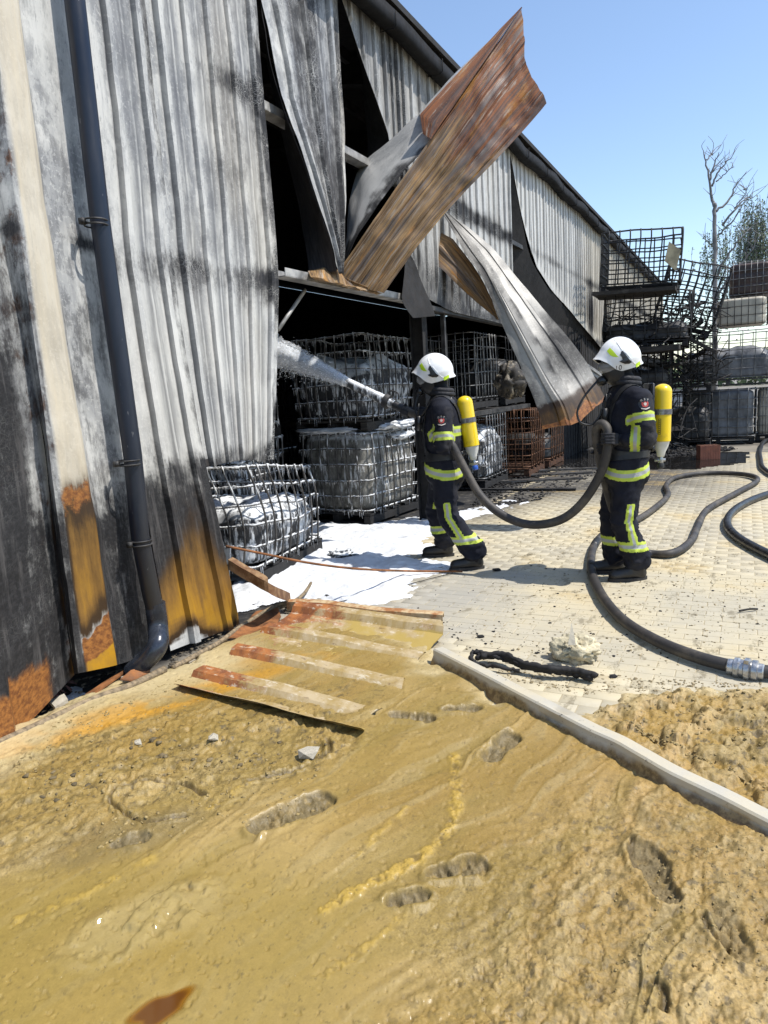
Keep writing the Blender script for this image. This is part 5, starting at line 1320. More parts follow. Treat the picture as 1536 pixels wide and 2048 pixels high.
sp = MB(); sp.add(*(lambda V: (V, [(0, 1, 2), (0, 3, 1), (1, 3, 2), (0, 2, 3)]))([(-0.835,3.794,0.254), (-0.846,3.743,0.136), (-0.806,3.763,0.133), (-0.836,3.825,0.119)]))
s_ = sp.build('shard', M['stone'], None, smooth=False); s_.parent = o
tag(o, 'cream lump of melted insulation with a pointed shard on the paving', 'debris')
o = blob('foamy_clod', (-3.497,5.777,0.030), (.14, .08, .06), foamed('foamy_clod', (.05, .05, .05), .6, .5), 11, .6, 4.5); tag(o, 'dark clod lying on the white foam', 'debris')
# rusty plate by the wall foot, with the bent channel and the scraps around it
def slab(name, pts, th, mat, label, cat='plate', group=None, warp=.01, seed=0):
    pts = np.array(pts, float); n = len(pts)
    top = densify(pts, .05); k = len(top); c_ = top.mean(0)
    V = [c_]+[c_+(p-c_)*f for f in (.34, .67, 1) for p in top]
    V = np.array(V); V[:, 2] += (fbm(V[:, 0]*9+seed, V[:, 1]*9, 3, 60+seed)-.5)*2*warp
    F = [(0, 1+i, 1+(i+1) % k) for i in range(k)]
    for r in range(2): F += [(1+r*k+i, 1+(r+1)*k+i, 1+(r+1)*k+(i+1) % k, 1+r*k+(i+1) % k) for i in range(k)]
    m = len(V); F2 = [tuple(x+m for x in f[::-1]) for f in F]
    R = [(1+2*k+i, 1+2*k+i+m, 1+2*k+(i+1) % k+m, 1+2*k+(i+1) % k) for i in range(k)]
    o = mk(name, np.r_[V, V-(0, 0, th)], F+F2+R, mat, None, sharp=35)
    return tag(o, label, cat, group)
slab('rust_plate', [(-3.050,3.466,0.030), (-3.069,3.674,0.050), (-3.179,3.966,0.050), (-3.094,4.123,0.040), (-2.961,3.973,0.030), (-2.782,3.579,0.020)], .005, M['rust'], 'flat orange rusty plate at the foot of the cladding corner')
def bent_strip(name, line, wdt, hgt, mat, label, cat='debris', twist=0):
    P = catmull(line, 6); T = np.gradient(P, axis=0); T /= np.linalg.norm(T, axis=1, keepdims=True)
    S_ = np.cross(T, (0, 0, 1)); S_ /= np.linalg.norm(S_, axis=1, keepdims=True)
    V = []
    for i in range(len(P)):
        for (a_, zz) in ((0, 0), (0, hgt), (-wdt, hgt+.006), (-wdt, hgt*.55), (-wdt+.005, hgt*.55), (-wdt+.005, hgt), (-.005, hgt-.006), (-.005, 0)): V.append(P[i]+S_[i]*a_+np.array([0, 0, zz+.0015*math.sin(i*1.3+a_*20)]))
    m = 8; F = [(i*m+j, i*m+(j+1) % m, (i+1)*m+(j+1) % m, (i+1)*m+j) for i in range(len(P)-1) for j in range(m)]
    F += [tuple(range(m))[::-1], tuple(range((len(P)-1)*m, len(P)*m))]
    return tag(mk(name, V, F, mat, None, sharp=30), label, cat)
bent_strip('bent_channel', [(-3.187,3.723,0.424), (-3.023,3.735,0.342), (-2.852,3.751,0.261), (-3.062,4.249,0.040)], .055, .075, two('rust_stained_channel', (.13, .058, .022), (.27, .165, .08), 12, .4, .62), 'bent rust-stained channel sloping down from behind the cladding edge')
bent_strip('bent_channel', [(-3.025,4.139,0.010), (-2.757,4.177,0.015), (-2.311,4.128,0.020), (-2.007,4.142,0.020), (-1.783,4.187,0.010)], .06, .07, M['clay_sheet'] if False else two('rust_clay_channel', (.30, .13, .045), (.50, .38, .22), 9, .4, .6), 'rusty flattened channel along the far edge of the fallen sheet')
b = MB(); b.tube(catmull([(-3.275,3.819,0.570), (-3.149,4.038,0.474), (-2.902,4.313,0.345), (-2.637,4.603,0.241), (-2.543,5.304,0.050), (-2.137,5.504,0.020)], 8), .009, 8)
o = b.build('rusty_rod', M['rust']); tag(o, 'thin rusty rod bowed low over the white foam', 'rod')
b = MB(); b.tube([(-2.799,4.351,0.012), (-2.214,5.464,0.012)], .0035, 5); o = b.build('black_wire', M['rubber']); tag(o, 'thin dark wire crossing the foam towards the boots', 'wire')
b = MB(); b.tube(catmull([(-3.175,1.780,0.030), (-3.146,2.071,0.030), (-3.124,2.419,0.030), (-3.046,2.629,0.040), (-3.015,2.871,0.050)], 6), .022, 8); o = b.build('dirty_pole', M['wood']); tag(o, 'long mud-stained pole along the wall foot running out at the left edge', 'pole')
b = MB(); b.tube(catmull([(-3.021,2.936,0.030), (-3.030,3.188,0.030), (-3.039,3.391,0.030), (-3.076,3.636,0.040), (-3.111,4.111,0.050), (-3.022,4.181,0.060)], 6), .016, 8); o = b.build('dirty_pole', M['wood']); tag(o, 'short brown pole lying against the cladding corner', 'pole')
slab('rust_flake', [(-3.122,2.632,0.070), (-3.123,2.717,0.090), (-3.062,2.810,0.080), (-3.052,2.780,0.050), (-3.079,2.690,0.040)], .006, M['rust'], 'curled rusty flake under the pipe outlet')
slab('bent_strip', [(-3.251,2.492,0.020), (-3.221,2.713,0.060), (-3.213,2.753,0.070), (-3.197,2.721,0.060), (-3.183,2.461,0.020)], .01, M['rust'], 'narrow rusty offcut left of the pipe outlet')
slab('broken_tile', [(-3.351,2.339,0.030), (-3.306,2.403,0.050), (-3.236,2.370,0.040), (-3.264,2.307,0.020)], .02, M['stone'], 'pale broken tile in the debris by the left edge')
b = MB()
for q in range(170):
    p = np.array((-3.580,2.339,0.000))+np.array([rng.normal(0, .09), rng.normal(0, .11), 0]); a_ = rng.random()*6.28; L = .03+.07*rng.random()
    dv_ = np.array([math.cos(a_), math.sin(a_), 0])*L
    b.tube([p-dv_+(0, 0, .005), p+(0, 0, .02+.05*rng.random()), p+dv_+(0, 0, .01)], .0025+.003*rng.random(), 4)
o = b.build('fibre_debris', M['moss_debris']); tag(o, 'reddish tangle of burnt fibres at the left edge', 'debris', kind='stuff')
# wet black boards by the rusty cages
for i, (a_, b_, lb) in enumerate([((955, 978), (1152, 977), 'black burnt board lying flat nearest to the loop of the hose'), ((985, 962), (1165, 955), 'wet charred board behind the nearest black board'), ((1010, 950), (1180, 944), 'wet charred board second from the rusty cages'), ((1040, 941), (1190, 935), 'wet charred board just below the rusty cages')]):
    pass
boards = [((-3.646,10.175,0.030), (-2.175,10.309,0.030), .10), ((-3.595,11.146,0.020), (-2.338,11.592,0.020), .16), ((-3.566,11.912,0.020), (-2.311,12.303,0.020), .16), ((-3.565,12.547,0.020), (-2.343,12.947,0.020), .16)]
M['wet_char'] = two('wet_charred_board', (.035, .032, .03), (.17, .165, .16), 7, .45, .62, .3, 'Object', (1, 9, 9))
for i, ((p0, p1, w_), lb) in enumerate(zip(boards, ['black burnt board lying flat nearest to the sagging hose', 'wet charred board just behind the nearest black board', 'wet charred board third from the sagging hose', 'wet charred board closest to the rusty cages'])):
    d = np.subtract(p1, p0); L = np.linalg.norm(d); R = rotz(math.atan2(d[1], d[0]))
    xs = np.linspace(-L/2, L/2, 24); V = []
    for x in xs:
        for (yy, zz) in ((-w_/2, -.02), (w_/2, -.02), (w_/2, .006), (-w_/2, .006)):
            V.append((x, yy+.02*(vn2(x*6, yy*9+i, 5)-.5), zz+.008*(vn2(x*8, yy*30, i)-.5)))
    F = [(i_*4+j, i_*4+(j+1) % 4, (i_+1)*4+(j+1) % 4, (i_+1)*4+j) for i_ in range(23) for j in range(4)]+[(3, 2, 1, 0), (92, 93, 94, 95)]
    F = [f[::-1] for f in F]
    o = mk('charred_board', V, F, M['char'] if i == 0 else M['wet_char'], None, smooth=False)
    o.location = tuple((np.array(p0)+p1)/2); o.rotation_euler = (0, 0, math.atan2(d[1], d[0])); tag(o, lb, 'board')
# char crumbs and stones
def chip_mesh(seed):
    rs = np.random.default_rng(seed); bm = bmesh.new(); bmesh.ops.create_icosphere(bm, subdivisions=1, radius=1)
    for v in bm.verts: v.co = Vector(v.co)*(.55+.75*rs.random())
    me = bpy.data.meshes.new('chip'); bm.to_mesh(me); bm.free(); return me
chips = [chip_mesh(i) for i in range(5)]
def chip_arrays(i):
    me = chips[i]; return np.array([tuple(v.co) for v in me.vertices]), np.array([tuple(p.vertices) for p in me.polygons])
CA = [chip_arrays(i) for i in range(5)]
def scatter(name, n, sampler, smin, smax, mat, label, flat=.5, cat='debris'):
    VV, FF, k = [], [], 0
    for q in range(n):
        p = sampler()
        if p is None: continue
        V, F = CA[q % 5]; s = smin+(smax-smin)*rng.random()**3
        Vt = (V*np.array([s, s*(.5+.6*rng.random()), s*flat])) @ rotz(rng.random()*6.28).T+np.array([p[0], p[1], p[2]+s*flat*.35])
        VV.append(Vt); FF.append(F+k); k += len(V)
    o = mk(name, np.concatenate(VV), np.concatenate(FF), mat, smooth=False); return tag(o, label, cat, kind='stuff')
M['silt2'] = two('dark_silt', (.05, .042, .032), (.20, .16, .10), 14, .4, .65, .9)
M['silt3'] = two('grey_clay', (.09, .068, .035), (.22, .165, .085), 14, .4, .65, .9)
def tri(poly):
    poly = [np.array(p) for p in poly]
    def f():
        i = rng.integers(1, len(poly)-1); a_, b_ = rng.random(2)
        if a_+b_ > 1: a_, b_ = 1-a_, 1-b_
        return poly[0]+(poly[i]-poly[0])*a_+(poly[i+1]-poly[0])*b_
    return f
def on_mud(poly):
    f = tri(poly)
    def g_():
        p = f(); i = np.argmin((mx[::1]-p[0])**2+(my-p[1])**2) if False else None
        ra = math.hypot(p[0], p[1]); an = math.degrees(math.atan2(p[1], p[0]))
        j = int(round(math.log(max(ra, .86)/.85)/math.log(5.1/.85)*(NR-1))); k_ = int(round((an-62)/104*(NA-1)))
        if not (0 <= j < NR and 0 <= k_ < NA): return None
        zz = z[j*NA+k_]
        return np.array([p[0], p[1], max(zz, -.005)-.002])
    return g_
scatter('charcoal_gravel', 1500, tri([(-1.759,14.463,0.000), (-1.718,16.237,0.000), (-0.857,16.868,0.000), (-0.068,16.269,0.000), (-0.773,15.269,0.000)]), .012, .05, M['char'], 'charcoal rubble heaped at the foot of the burnt stacks', .8)
scatter('charcoal_gravel', 1400, tri([(-3.311,8.915,0.000), (-3.650,10.537,0.000), (-3.216,13.390,0.000), (-2.632,14.831,0.000), (-2.201,12.390,0.000), (-2.477,9.418,0.000), (-2.877,8.884,0.000)]), .006, .035, M['char'], 'charcoal crumbs strewn before the rusty cages', .6)
scatter('charcoal_gravel', 420, tri([(-3.057,2.927,0.000), (-3.242,3.163,0.000), (-3.228,3.833,0.000), (-3.149,4.357,0.000), (-2.925,4.163,0.000), (-2.860,3.474,0.000)]), .003, .022, M['silt2'], 'dark litter along the foot of the scorched cladding', .3)
scatter('charcoal_gravel', 260, tri([(-3.744,2.316,0.000), (-3.600,2.533,0.000), (-3.362,2.881,0.000), (-3.257,2.983,0.000), (-3.224,2.499,0.000), (-3.356,2.163,0.000)]), .003, .022, M['silt2'], 'dark litter at the wall foot by the left edge', .3)
scatter('clay_clods', 60, on_mud([(-2.469,2.020,0.000), (-2.500,2.201,0.000), (-2.233,2.353,0.000), (-1.638,2.476,0.000), (-1.549,2.328,0.000), (-2.047,2.137,0.000)]), .004, .022, M['silt3'], 'dark clay clods on the churned clay near the wall', .6)
scatter('clay_clods', 40, on_mud([(-2.597,1.528,-0.000), (-2.755,1.778,0.000), (-2.412,1.997,0.000), (-2.266,1.731,0.000)]), .004, .018, M['silt3'], 'dark clay clods at the left edge of the churned clay', .6)
scatter('charcoal_crumbs', 700, tri([(-2.878,4.368,0.000), (-2.811,7.892,0.000), (-0.853,7.631,0.000), (0.192,6.049,0.000), (0.145,4.121,0.000), (-1.577,3.796,0.000)]), .003, .013, M['char'], 'fine charcoal crumbs over the dusty paving', .5)
M['clay_crumb'] = two('dry_clay_crumb', (.17, .12, .045), (.36, .265, .11), 30, .35, .65, .9)
M['silt'] = two('dried_silt', (.15, .115, .06), (.38, .30, .17), 20, .35, .65, .9)
scatter('silt_crumbs', 2600, tri([(-1.490,3.574,0.000), (-2.281,7.973,0.000), (-0.853,7.631,0.000), (0.192,6.049,0.000), (0.138,3.842,0.000), (-0.739,3.408,0.000)]), .003, .012, M['silt'], 'dried silt crumbs over the dusty paving', .35)
scatter('clay_crumbs', 1500, on_mud([(-2.842,1.744,0.000), (-3.093,2.199,0.000), (-2.776,2.983,0.000), (-1.681,2.459,0.000), (-1.397,2.006,0.000), (-2.010,1.507,0.000)]), .0015, .012, M['clay_crumb'], 'dry clay crumbs at the foot of the wall', .5)
scatter('clay_crumbs', 2200, on_mud([(0.086,1.705,0.000), (-0.344,1.530,0.000), (-0.320,1.996,-0.000), (-0.102,2.399,0.000), (0.107,2.543,0.000)]), .0010, .0055, M['clay_crumb'], 'sandy clay crumbs around the clear boot print', .7)
scatter('clay_crumbs', 1600, on_mud([(-0.773,3.334,0.000), (0.138,3.809,0.000), (0.112,2.776,0.000), (-0.270,2.990,0.000)]), .002, .012, M['clay_crumb'], 'yellow clay clods behind the steel profile', .4)
scatter('clay_crumbs', 2500, on_mud([(-1.713,0.920,0.000), (-2.415,1.402,0.000), (-1.552,2.508,0.000), (-0.457,2.517,0.000), (-0.229,1.568,0.000)]), .0012, .004, M['clay_crumb'], 'scattered grit on the smooth slurry', .6)
for (px_, s, lb) in (((-2.484,2.148,0.000), .022, 'white stone bit on the rough clay nearest the wall'), ((-2.156,2.291,0.000), .024, 'white flat stone bit right of the first on the rough clay'), ((-1.663,2.355,0.000), .04, 'largest white stone chip below the fallen sheet'), ((-3.142,2.721,0.000), .04, 'whitish stone by the pipe outlet')):
    me = bpy.data.meshes.new('stone_chip'); bm = bmesh.new(); bm.from_mesh(chips[int(s*1000) % 5]); bmesh.ops.subdivide_edges(bm, edges=bm.edges[:], cuts=1, use_grid_fill=True); bm.to_mesh(me); bm.free(); me.materials.append(M['stone'])
    o = bpy.data.objects.new('stone_chip', me); COL.objects.link(o); o.location = (px_[0], px_[1], mud_z(px_[0], px_[1])+s*.25); o.scale = (s*1.3, s, s*.6); o.rotation_euler = (0, 0, s*90); tag(o, lb, 'stone')
for (px_, s, lb) in (((-2.927,4.558,0.000), .028, 'biggest black char lump beside the wire on the foam'), ((-2.773,4.532,0.000), .02, 'small black char lump on the grey paving by the foam'), ((-2.849,5.247,0.000), .018, 'black char lump in the shadow on the foam'), ((-1.888,5.660,0.000), .03, 'flat black scrap in front of the shadow between the men'), ((-1.475,4.058,0.000), .02, 'black bit on the paving above the white steel profile'), ((-0.599,3.689,0.000), .022, 'dark crumb right of the twisted burnt strip')):
    o = bpy.data.objects.new('char_lump', chips[int(s*1000) % 5].copy()); o.data.materials.append(M['char']); COL.objects.link(o); o.location = (px_[0], px_[1], s*.3); o.scale = (s*1.4, s, s*.7); tag(o, lb, 'debris')
b = MB(); b.tube(catmull([(-0.002,5.017,0.012), (0.062,5.054,0.020), (0.107,5.093,0.012)], 4), .007, 6); o = b.build('twig', M['wood_char']); tag(o, 'short dark stick on the pale paving at the right', 'stick')
b = MB(); b.tube(catmull([(-3.116,4.080,0.020), (-3.068,4.383,0.040), (-3.196,4.741,0.050)], 4), .014, 6); o = b.build('timber_scrap', M['wood']); tag(o, 'dirty timber scrap poking into the foam', 'timber')

# ---------------------------------------------------------------- trees
def tree(label, base, trunk, limbs, leaves, seed, r0=.16):
    """trunk: list of points; limbs grown by code; leaves hang in the outer crown"""
    root = empty('birch_tree', base, 0, label, 'tree')
    rs = np.random.default_rng(seed); b = MB(); tips = []
    def grow(p, d, L, r, depth):
        n = 5; P = [p]; q = p.copy(); dd = d.copy()
        for i in range(n):
            dd = dd+rs.normal(0, .16, 3)*np.array([1, .6, .6])+np.array([0, 0, .05 if depth < 2 else -.05]); dd /= np.linalg.norm(dd)
            q = q+dd*L/n; P.append(q.copy())
        P = np.array(P); b.tube(P, np.linspace(r, r*.45, n+1), 6 if depth < 2 else 4)
        if depth >= limbs['depth']: tips.append((P, dd)); return
        for k in range(limbs['kids'][depth]):
            s = .3+.7*(k+rs.random())/limbs['kids'][depth]; i = min(int(s*n), n-1); pp = P[i]+(P[i+1]-P[i])*(s*n-i)
            a_ = rs.random()*6.28; side = np.array([math.cos(a_), math.sin(a_)*.7, .35]); nd = dd*.65+side*.75; nd /= np.linalg.norm(nd)
            grow(pp, nd, L*(.42+.3*rs.random()), r*.45, depth+1)
    T = catmull(trunk, 5); b.tube(T, np.linspace(r0, r0*.25, len(T)), 9)
    for k in range(limbs['n']):
        s = limbs['from']+(1-limbs['from'])*(k+.5*rs.random())/limbs['n']; i = int(s*(len(T)-1)); a_ = rs.random()*6.28
        d = np.array([math.cos(a_), math.sin(a_)*.8, .75]); d /= np.linalg.norm(d)
        grow(T[i].copy(), d, limbs['len']*(1.15-.6*s)*(.7+.5*rs.random()), r0*(.5-.25*s), 0)
    b.build('trunk', M['bark'], root)
    if leaves:
        VV, FF = [], []; n = 0
        for (P, dd) in tips:
            if rs.random() > leaves['keep']: continue
            for k in range(leaves['n']):
                s = rs.random()*5; i = min(int(s), len(P)-2); c_ = P[i]+(P[i+1]-P[i])*(s-i)
                c_ = c_+rs.normal(0, .10, 3); c_[2] -= abs(rs.normal(0, leaves['hang']))
                l_ = .05+.05*rs.random(); u_ = rs.normal(0, 1, 3); u_ /= np.linalg.norm(u_); w_ = np.cross(u_, rs.normal(0, 1, 3)); w_ /= np.linalg.norm(w_)
                VV += [c_-u_*l_, c_+w_*l_*.5, c_+u_*l_, c_-w_*l_*.5]; FF.append((n, n+1, n+2, n+3)); n += 4
        if FF: mk('crown', VV, np.array(FF), M['leaf'], root, smooth=False)['kind'] = 'stuff'
    return root
M['bark_far'] = simple('pale_birch_bark', (.20, .19, .185), .9, 0, .3, 3, .1)
def traced_tree(label, base, limbs, seed, twigs, drape=None, bare=0):
    '''trunk and limbs drawn one by one, finer twigs and hanging leaves grown on them'''
    root = empty('birch_tree', base, 0, label, 'tree'); rs = np.random.default_rng(seed); b = MB(); o_ = np.array(base)
    tips = []
    for pts, r0, r1 in limbs:
        P = np.array(pts, float)-o_; P[1:, 1] += np.cumsum(rs.normal(0, .18, len(P)-1)); P = catmull(P, 5)
        P[1:] += rs.normal(0, .02, P[1:].shape)
        b.tube(P, np.linspace(r0, r1, len(P)), 7)
        if r0 > .10: continue
        for k in range(twigs):
            i = rs.integers(len(P)//4, len(P)); a_ = rs.random()*6.28; d = np.array([math.cos(a_)*.8, math.sin(a_)*.6, .7]); Lt = .35+.6*rs.random()
            q = [P[i], P[i]+d*Lt*.5+rs.normal(0, .04, 3), P[i]+d*Lt+rs.normal(0, .08, 3)-(0, 0, .05)]
            b.tube(catmull(q, 3), np.linspace(.014, .006, 7), 4); tips.append(np.array(q))
    if drape:
        for (c_, rad, n, ln) in drape:
            for k in range(n):
                p = np.array(c_)-o_+rs.normal(0, 1, 3)*np.array(rad); L = ln*(.5+rs.random())
                q = [p, p+(rs.normal(0, .06), rs.normal(0, .06), -L*.5), p+(rs.normal(0, .1), rs.normal(0, .1), -L)]
                b.tube(catmull(q, 3), np.linspace(.010, .005, 7), 3); tips.append(np.array(q))
    b.build('trunk', M['bark_far'], root)
    VV, FF, n = [], [], 0
    q_drape = lambda P: P[-1][2] < P[0][2]
    for P in tips:
        for k in range(20 if q_drape(P) else bare):
            s = rs.random()*(len(P)-1); i = min(int(s), len(P)-2); c_ = P[i]+(P[i+1]-P[i])*(s-i)+rs.normal(0, .05, 3)
            l_ = .030+.035*rs.random(); u_ = rs.normal(0, 1, 3); u_ /= np.linalg.norm(u_); w_ = np.cross(u_, rs.normal(0, 1, 3)); w_ /= np.linalg.norm(w_)
            VV += [c_-u_*l_, c_+w_*l_*.55, c_+u_*l_, c_-w_*l_*.55]; FF.append((n, n+1, n+2, n+3)); n += 4
    mk('crown', VV, np.array(FF), M['leaf'], root, smooth=False)['kind'] = 'stuff'
    return root
TB = (-1.132,34.000,1.050)
TB = (TB[0], TB[1], 0.0)
traced_tree('bare birch with forked leafless top behind the burnt stacks', TB, [
    ([TB, (-1.208,34.000,3.168), (-1.226,34.000,5.275), (-1.282,34.000,7.361), (-1.320,34.000,8.457)], .115, .07),
    ([(-1.320,34.000,8.418), (-1.462,34.000,9.012), (-1.650,34.000,10.121), (-1.810,34.000,10.734)], .075, .012), ([(-1.614,34.000,10.270), (-1.523,34.000,10.446), (-1.432,34.000,10.563)], .03, .01),
    ([(-1.507,34.000,9.471), (-1.332,34.000,10.177), (-1.170,34.000,10.511)], .045, .01), ([(-1.427,34.000,9.202), (-1.247,34.000,9.638), (-0.901,34.000,9.998), (-0.631,34.000,10.253)], .045, .01),
    ([(-1.280,34.000,9.371), (-0.950,34.000,9.660), (-0.624,34.000,9.888)], .03, .01), ([(-1.296,34.000,8.177), (-0.781,34.000,8.621), (-0.553,34.000,9.183), (-0.181,34.000,9.613)], .055, .012),
    ([(-1.022,34.000,7.599), (-0.532,34.000,8.189), (-0.157,34.000,8.592), (0.060,34.000,8.613)], .05, .012), ([(-0.587,34.000,8.199), (-0.301,34.000,8.520), (-0.127,34.000,8.876)], .03, .01),
    ([(-1.148,34.000,7.261), (-0.577,34.000,7.727), (-0.100,34.000,8.505)], .045, .012), ([(-1.290,34.000,6.741), (-1.543,34.000,6.999), (-1.699,34.000,7.162)], .03, .01),
    ([(-1.229,34.000,5.439), (-0.882,34.000,6.203), (-0.482,34.000,6.746), (0.019,34.000,7.360)], .07, .012), ([(-1.195,34.000,4.617), (-0.772,34.000,5.383), (-0.134,34.000,6.102), (0.390,34.000,7.011)], .06, .012)],
    5, 7, [((-0.996,34.000,7.218), (.35, .4, .5), 26, .8), ((-1.615,34.000,6.707), (.22, .3, .5), 16, .9), ((-1.064,34.000,5.824), (.5, .4, .5), 26, .9)])
TB = (1.403,37.000,0.849)
TB = (TB[0], TB[1], 0.0)
traced_tree('drooping green birch at the right edge behind the stacks', TB, [
    ([TB, (1.243,37.000,3.517), (1.094,37.000,5.909), (0.889,37.000,8.260)], .13, .04),
    ([(1.237,37.000,3.736), (0.476,37.000,5.557), (0.033,37.000,7.336), (0.155,37.000,8.799)], .07, .012), ([(1.067,37.000,5.484), (0.599,37.000,6.828), (0.519,37.000,8.320)], .05, .012), ([(1.224,37.000,4.172), (0.081,37.000,5.388), (-0.348,37.000,6.529)], .05, .012), ([(1.094,37.000,5.909), (1.492,37.000,7.331), (1.554,37.000,8.360)], .05, .012)],
    8, 8, [((0.148,37.000,8.274), (.35, .5, .5), 90, 1.3), ((-0.116,37.000,6.929), (.4, .5, .6), 110, 1.6), ((0.621,37.000,7.461), (.4, .5, .8), 110, 1.6), ((-0.254,37.000,5.973), (.25, .4, .4), 60, 1.4), ((1.416,37.000,6.713), (.8, .6, 1.0), 90, 1.6)], 8)

# ---------------------------------------------------------------- firefighters
t = NT('turnout_suit')
ob = t.uv((1, 1, 1), 'Object')
n1 = t.noise(ob, 9, 5, .6); n2 = t.noise(ob, 130, 3, .6); n3 = t.noise(ob, 3, 4, .6)
nav = t.mix(t.rng(n1, .3, .7), (.0060, .0068, .013), (.013, .0145, .023))
nav = t.mix(t.math('MULTIPLY', t.rng(n3, .5, .68), .35), nav, (.06, .055, .05))
bd = t.attr('band')
yel = t.mix(t.rng(n1, .3, .7), (.42, .52, .05), (.52, .62, .10)); sil = t.mix(n1, (.30, .31, .30), (.46, .47, .45))
c = t.mix(t.rng(bd, .02, .08), nav, t.mix(t.rng(bd, .60, .66), yel, sil))
c = t.mix(t.attr('hood'), c, (.010, .010, .011))
c = t.mix(t.attr('skin'), c, (.42, .24, .16))
t.out(col=c, rough=t.rng(bd, 0, .1, .82, .5), spec=.25); t.bump(t.math('ADD', n2, t.math('MULTIPLY', n1, 1.5)), .35, .006)
M['suit'] = t.m
M['boot'] = simple('boot_leather', (.018, .016, .015), .5, 0, .5, 14, .2)
M['sole'] = simple('boot_sole', (.030, .027, .025), .8, 0, .4, 14, .2)
M['glove'] = simple('glove_fabric', (.014, .014, .017), .75, 0, .5, 30, .3)
t = NT('helmet_white'); n = t.noise(t.uv((1, 1, 1), 'Object'), 16, 6, .65)
t.out(col=t.mix(t.rng(n, .55, .72), (.80, .80, .79), (.60, .59, .56)), rough=.22, coat=.4); M['helmet'] = t.m
M['neon'] = NT('neon_yellow_decal').out(col=(.52, .72, .02), rough=.4)
M['blackp'] = simple('black_plastic', (.012, .012, .013), .35, 0, .3, 15, .05)
M['ink'] = NT('helmet_ink').out(col=(.03, .025, .025), rough=.5)
t = NT('mask_visor'); t.out(col=(.30, .31, .33), rough=.12, trans=.35, ior=1.3, coat=.6); M['visor'] = t.m  # grey reflection put into the base colour
t = NT('cylinder_yellow'); n = t.noise(t.uv((1, 1, 1), 'Object'), 12, 6, .65)
t.out(col=t.mix(t.rng(n, .55, .75), (.80, .56, .01), (.62, .42, .03)), rough=.32, coat=.3); M['yellow'] = t.m
M['cyl_white'] = simple('cylinder_white', (.62, .61, .57), .4, 0, .12, 12, .05)
M['blue'] = simple('blue_valve_knob', (.02, .09, .42), .4, 0, .15, 12, .05)
M['strapg'] = simple('grey_webbing', (.10, .10, .11), .7, 0, .4, 60, .3)
M['red'] = NT('badge_red').out(col=(.46, .06, .05), rough=.6)
M['cream_ink'] = NT('badge_thread').out(col=(.62, .56, .50), rough=.6)

def capsule(p0, p1, r0, r1, n=16, rings=5):
    p0 = np.array(p0, float); p1 = np.array(p1, float); d = p1-p0; R = frame(d); L = np.linalg.norm(d)
    prof = [(max(1e-3, r0*math.cos(a)), r0*math.sin(a)) for a in np.linspace(-math.pi/2+.08, 0, rings)]
    prof += [(max(1e-3, r1*math.cos(a)), L+r1*math.sin(a)) for a in np.linspace(0, math.pi/2-.08, rings)]
    V, F = lathe(prof, n)
    return V @ R.T+p0, F
def loft(rings, n=28):
    """rings: (center, rx, ry, p) ellipses in the XY plane, bottom to top"""
    a = np.arange(n)*2*math.pi/n; V = []
    for c_, rx, ry in rings:
        x = np.sign(np.cos(a))*np.abs(np.cos(a))**.85*rx; y = np.sign(np.sin(a))*np.abs(np.sin(a))**.85*ry
        V.append(np.stack([c_[0]+x, c_[1]+y, np.full(n, c_[2])], 1))
    F = [(i*n+k, i*n+(k+1) % n, (i+1)*n+(k+1) % n, (i+1)*n+k) for i in range(len(rings)-1) for k in range(n)]
    F += [tuple(range(n))[::-1], tuple(range((len(rings)-1)*n, len(rings)*n))]
    return np.concatenate(V), F
def fuse(mb, voxel, smooth_it, name='tmp'):
    """several closed volumes grown into one continuous skin"""
    o = mk(name, np.concatenate(mb.V), mb.F, M['suit'])
    m = o.modifiers.new('r', 'REMESH'); m.mode = 'VOXEL'; m.voxel_size = voxel; m.adaptivity = 0
    s = o.modifiers.new('s', 'SMOOTH'); s.factor = .5; s.iterations = smooth_it
    dg = bpy.context.evaluated_depsgraph_get(); dg.update()
    ev = o.evaluated_get(dg); me = ev.to_mesh()
    V = np.empty(len(me.vertices)*3, np.float32); me.vertices.foreach_get('co', V); V = V.reshape(-1, 3).astype(float)
    F = [tuple(p.vertices) for p in me.polygons]
    ev.to_mesh_clear(); old = o.data; bpy.data.objects.remove(o); bpy.data.meshes.remove(old)
    return V, F
def normals(V, F):
    N = np.zeros_like(V); Fq = np.array([f if len(f) == 4 else (f[0], f[1], f[2], f[2]) for f in F])
    fn = np.cross(V[Fq[:, 2]]-V[Fq[:, 0]], V[Fq[:, 3]]-V[Fq[:, 1]])
    for k in range(4): np.add.at(N, Fq[:, k], fn)
    return N/(np.linalg.norm(N, axis=1, keepdims=True)+1e-12)
def segd(V, a, b):
    a = np.array(a, float); b = np.array(b, float); d = b-a; L = np.linalg.norm(d)
    s = (V-a) @ d/L; c = a+np.clip(s, 0, L)[:, None]*d/L
    return s, np.linalg.norm(V-c, axis=1), L
def project(bvh, pts2, c, nrm, up, off):
    """lay flat points on a body: c centre, nrm outward, up direction"""
    nrm = Vector(nrm).normalized(); up = Vector(up); rt = up.cross(nrm).normalized(); up = nrm.cross(rt)
    out = []
    for (x, y) in pts2:
        o = Vector(c)+rt*x+up*y
        h = bvh.ray_cast(o+nrm*.35, -nrm)
        q = h[0] if h[0] is not None else o
        out.append(tuple(q+nrm*off))
    return out
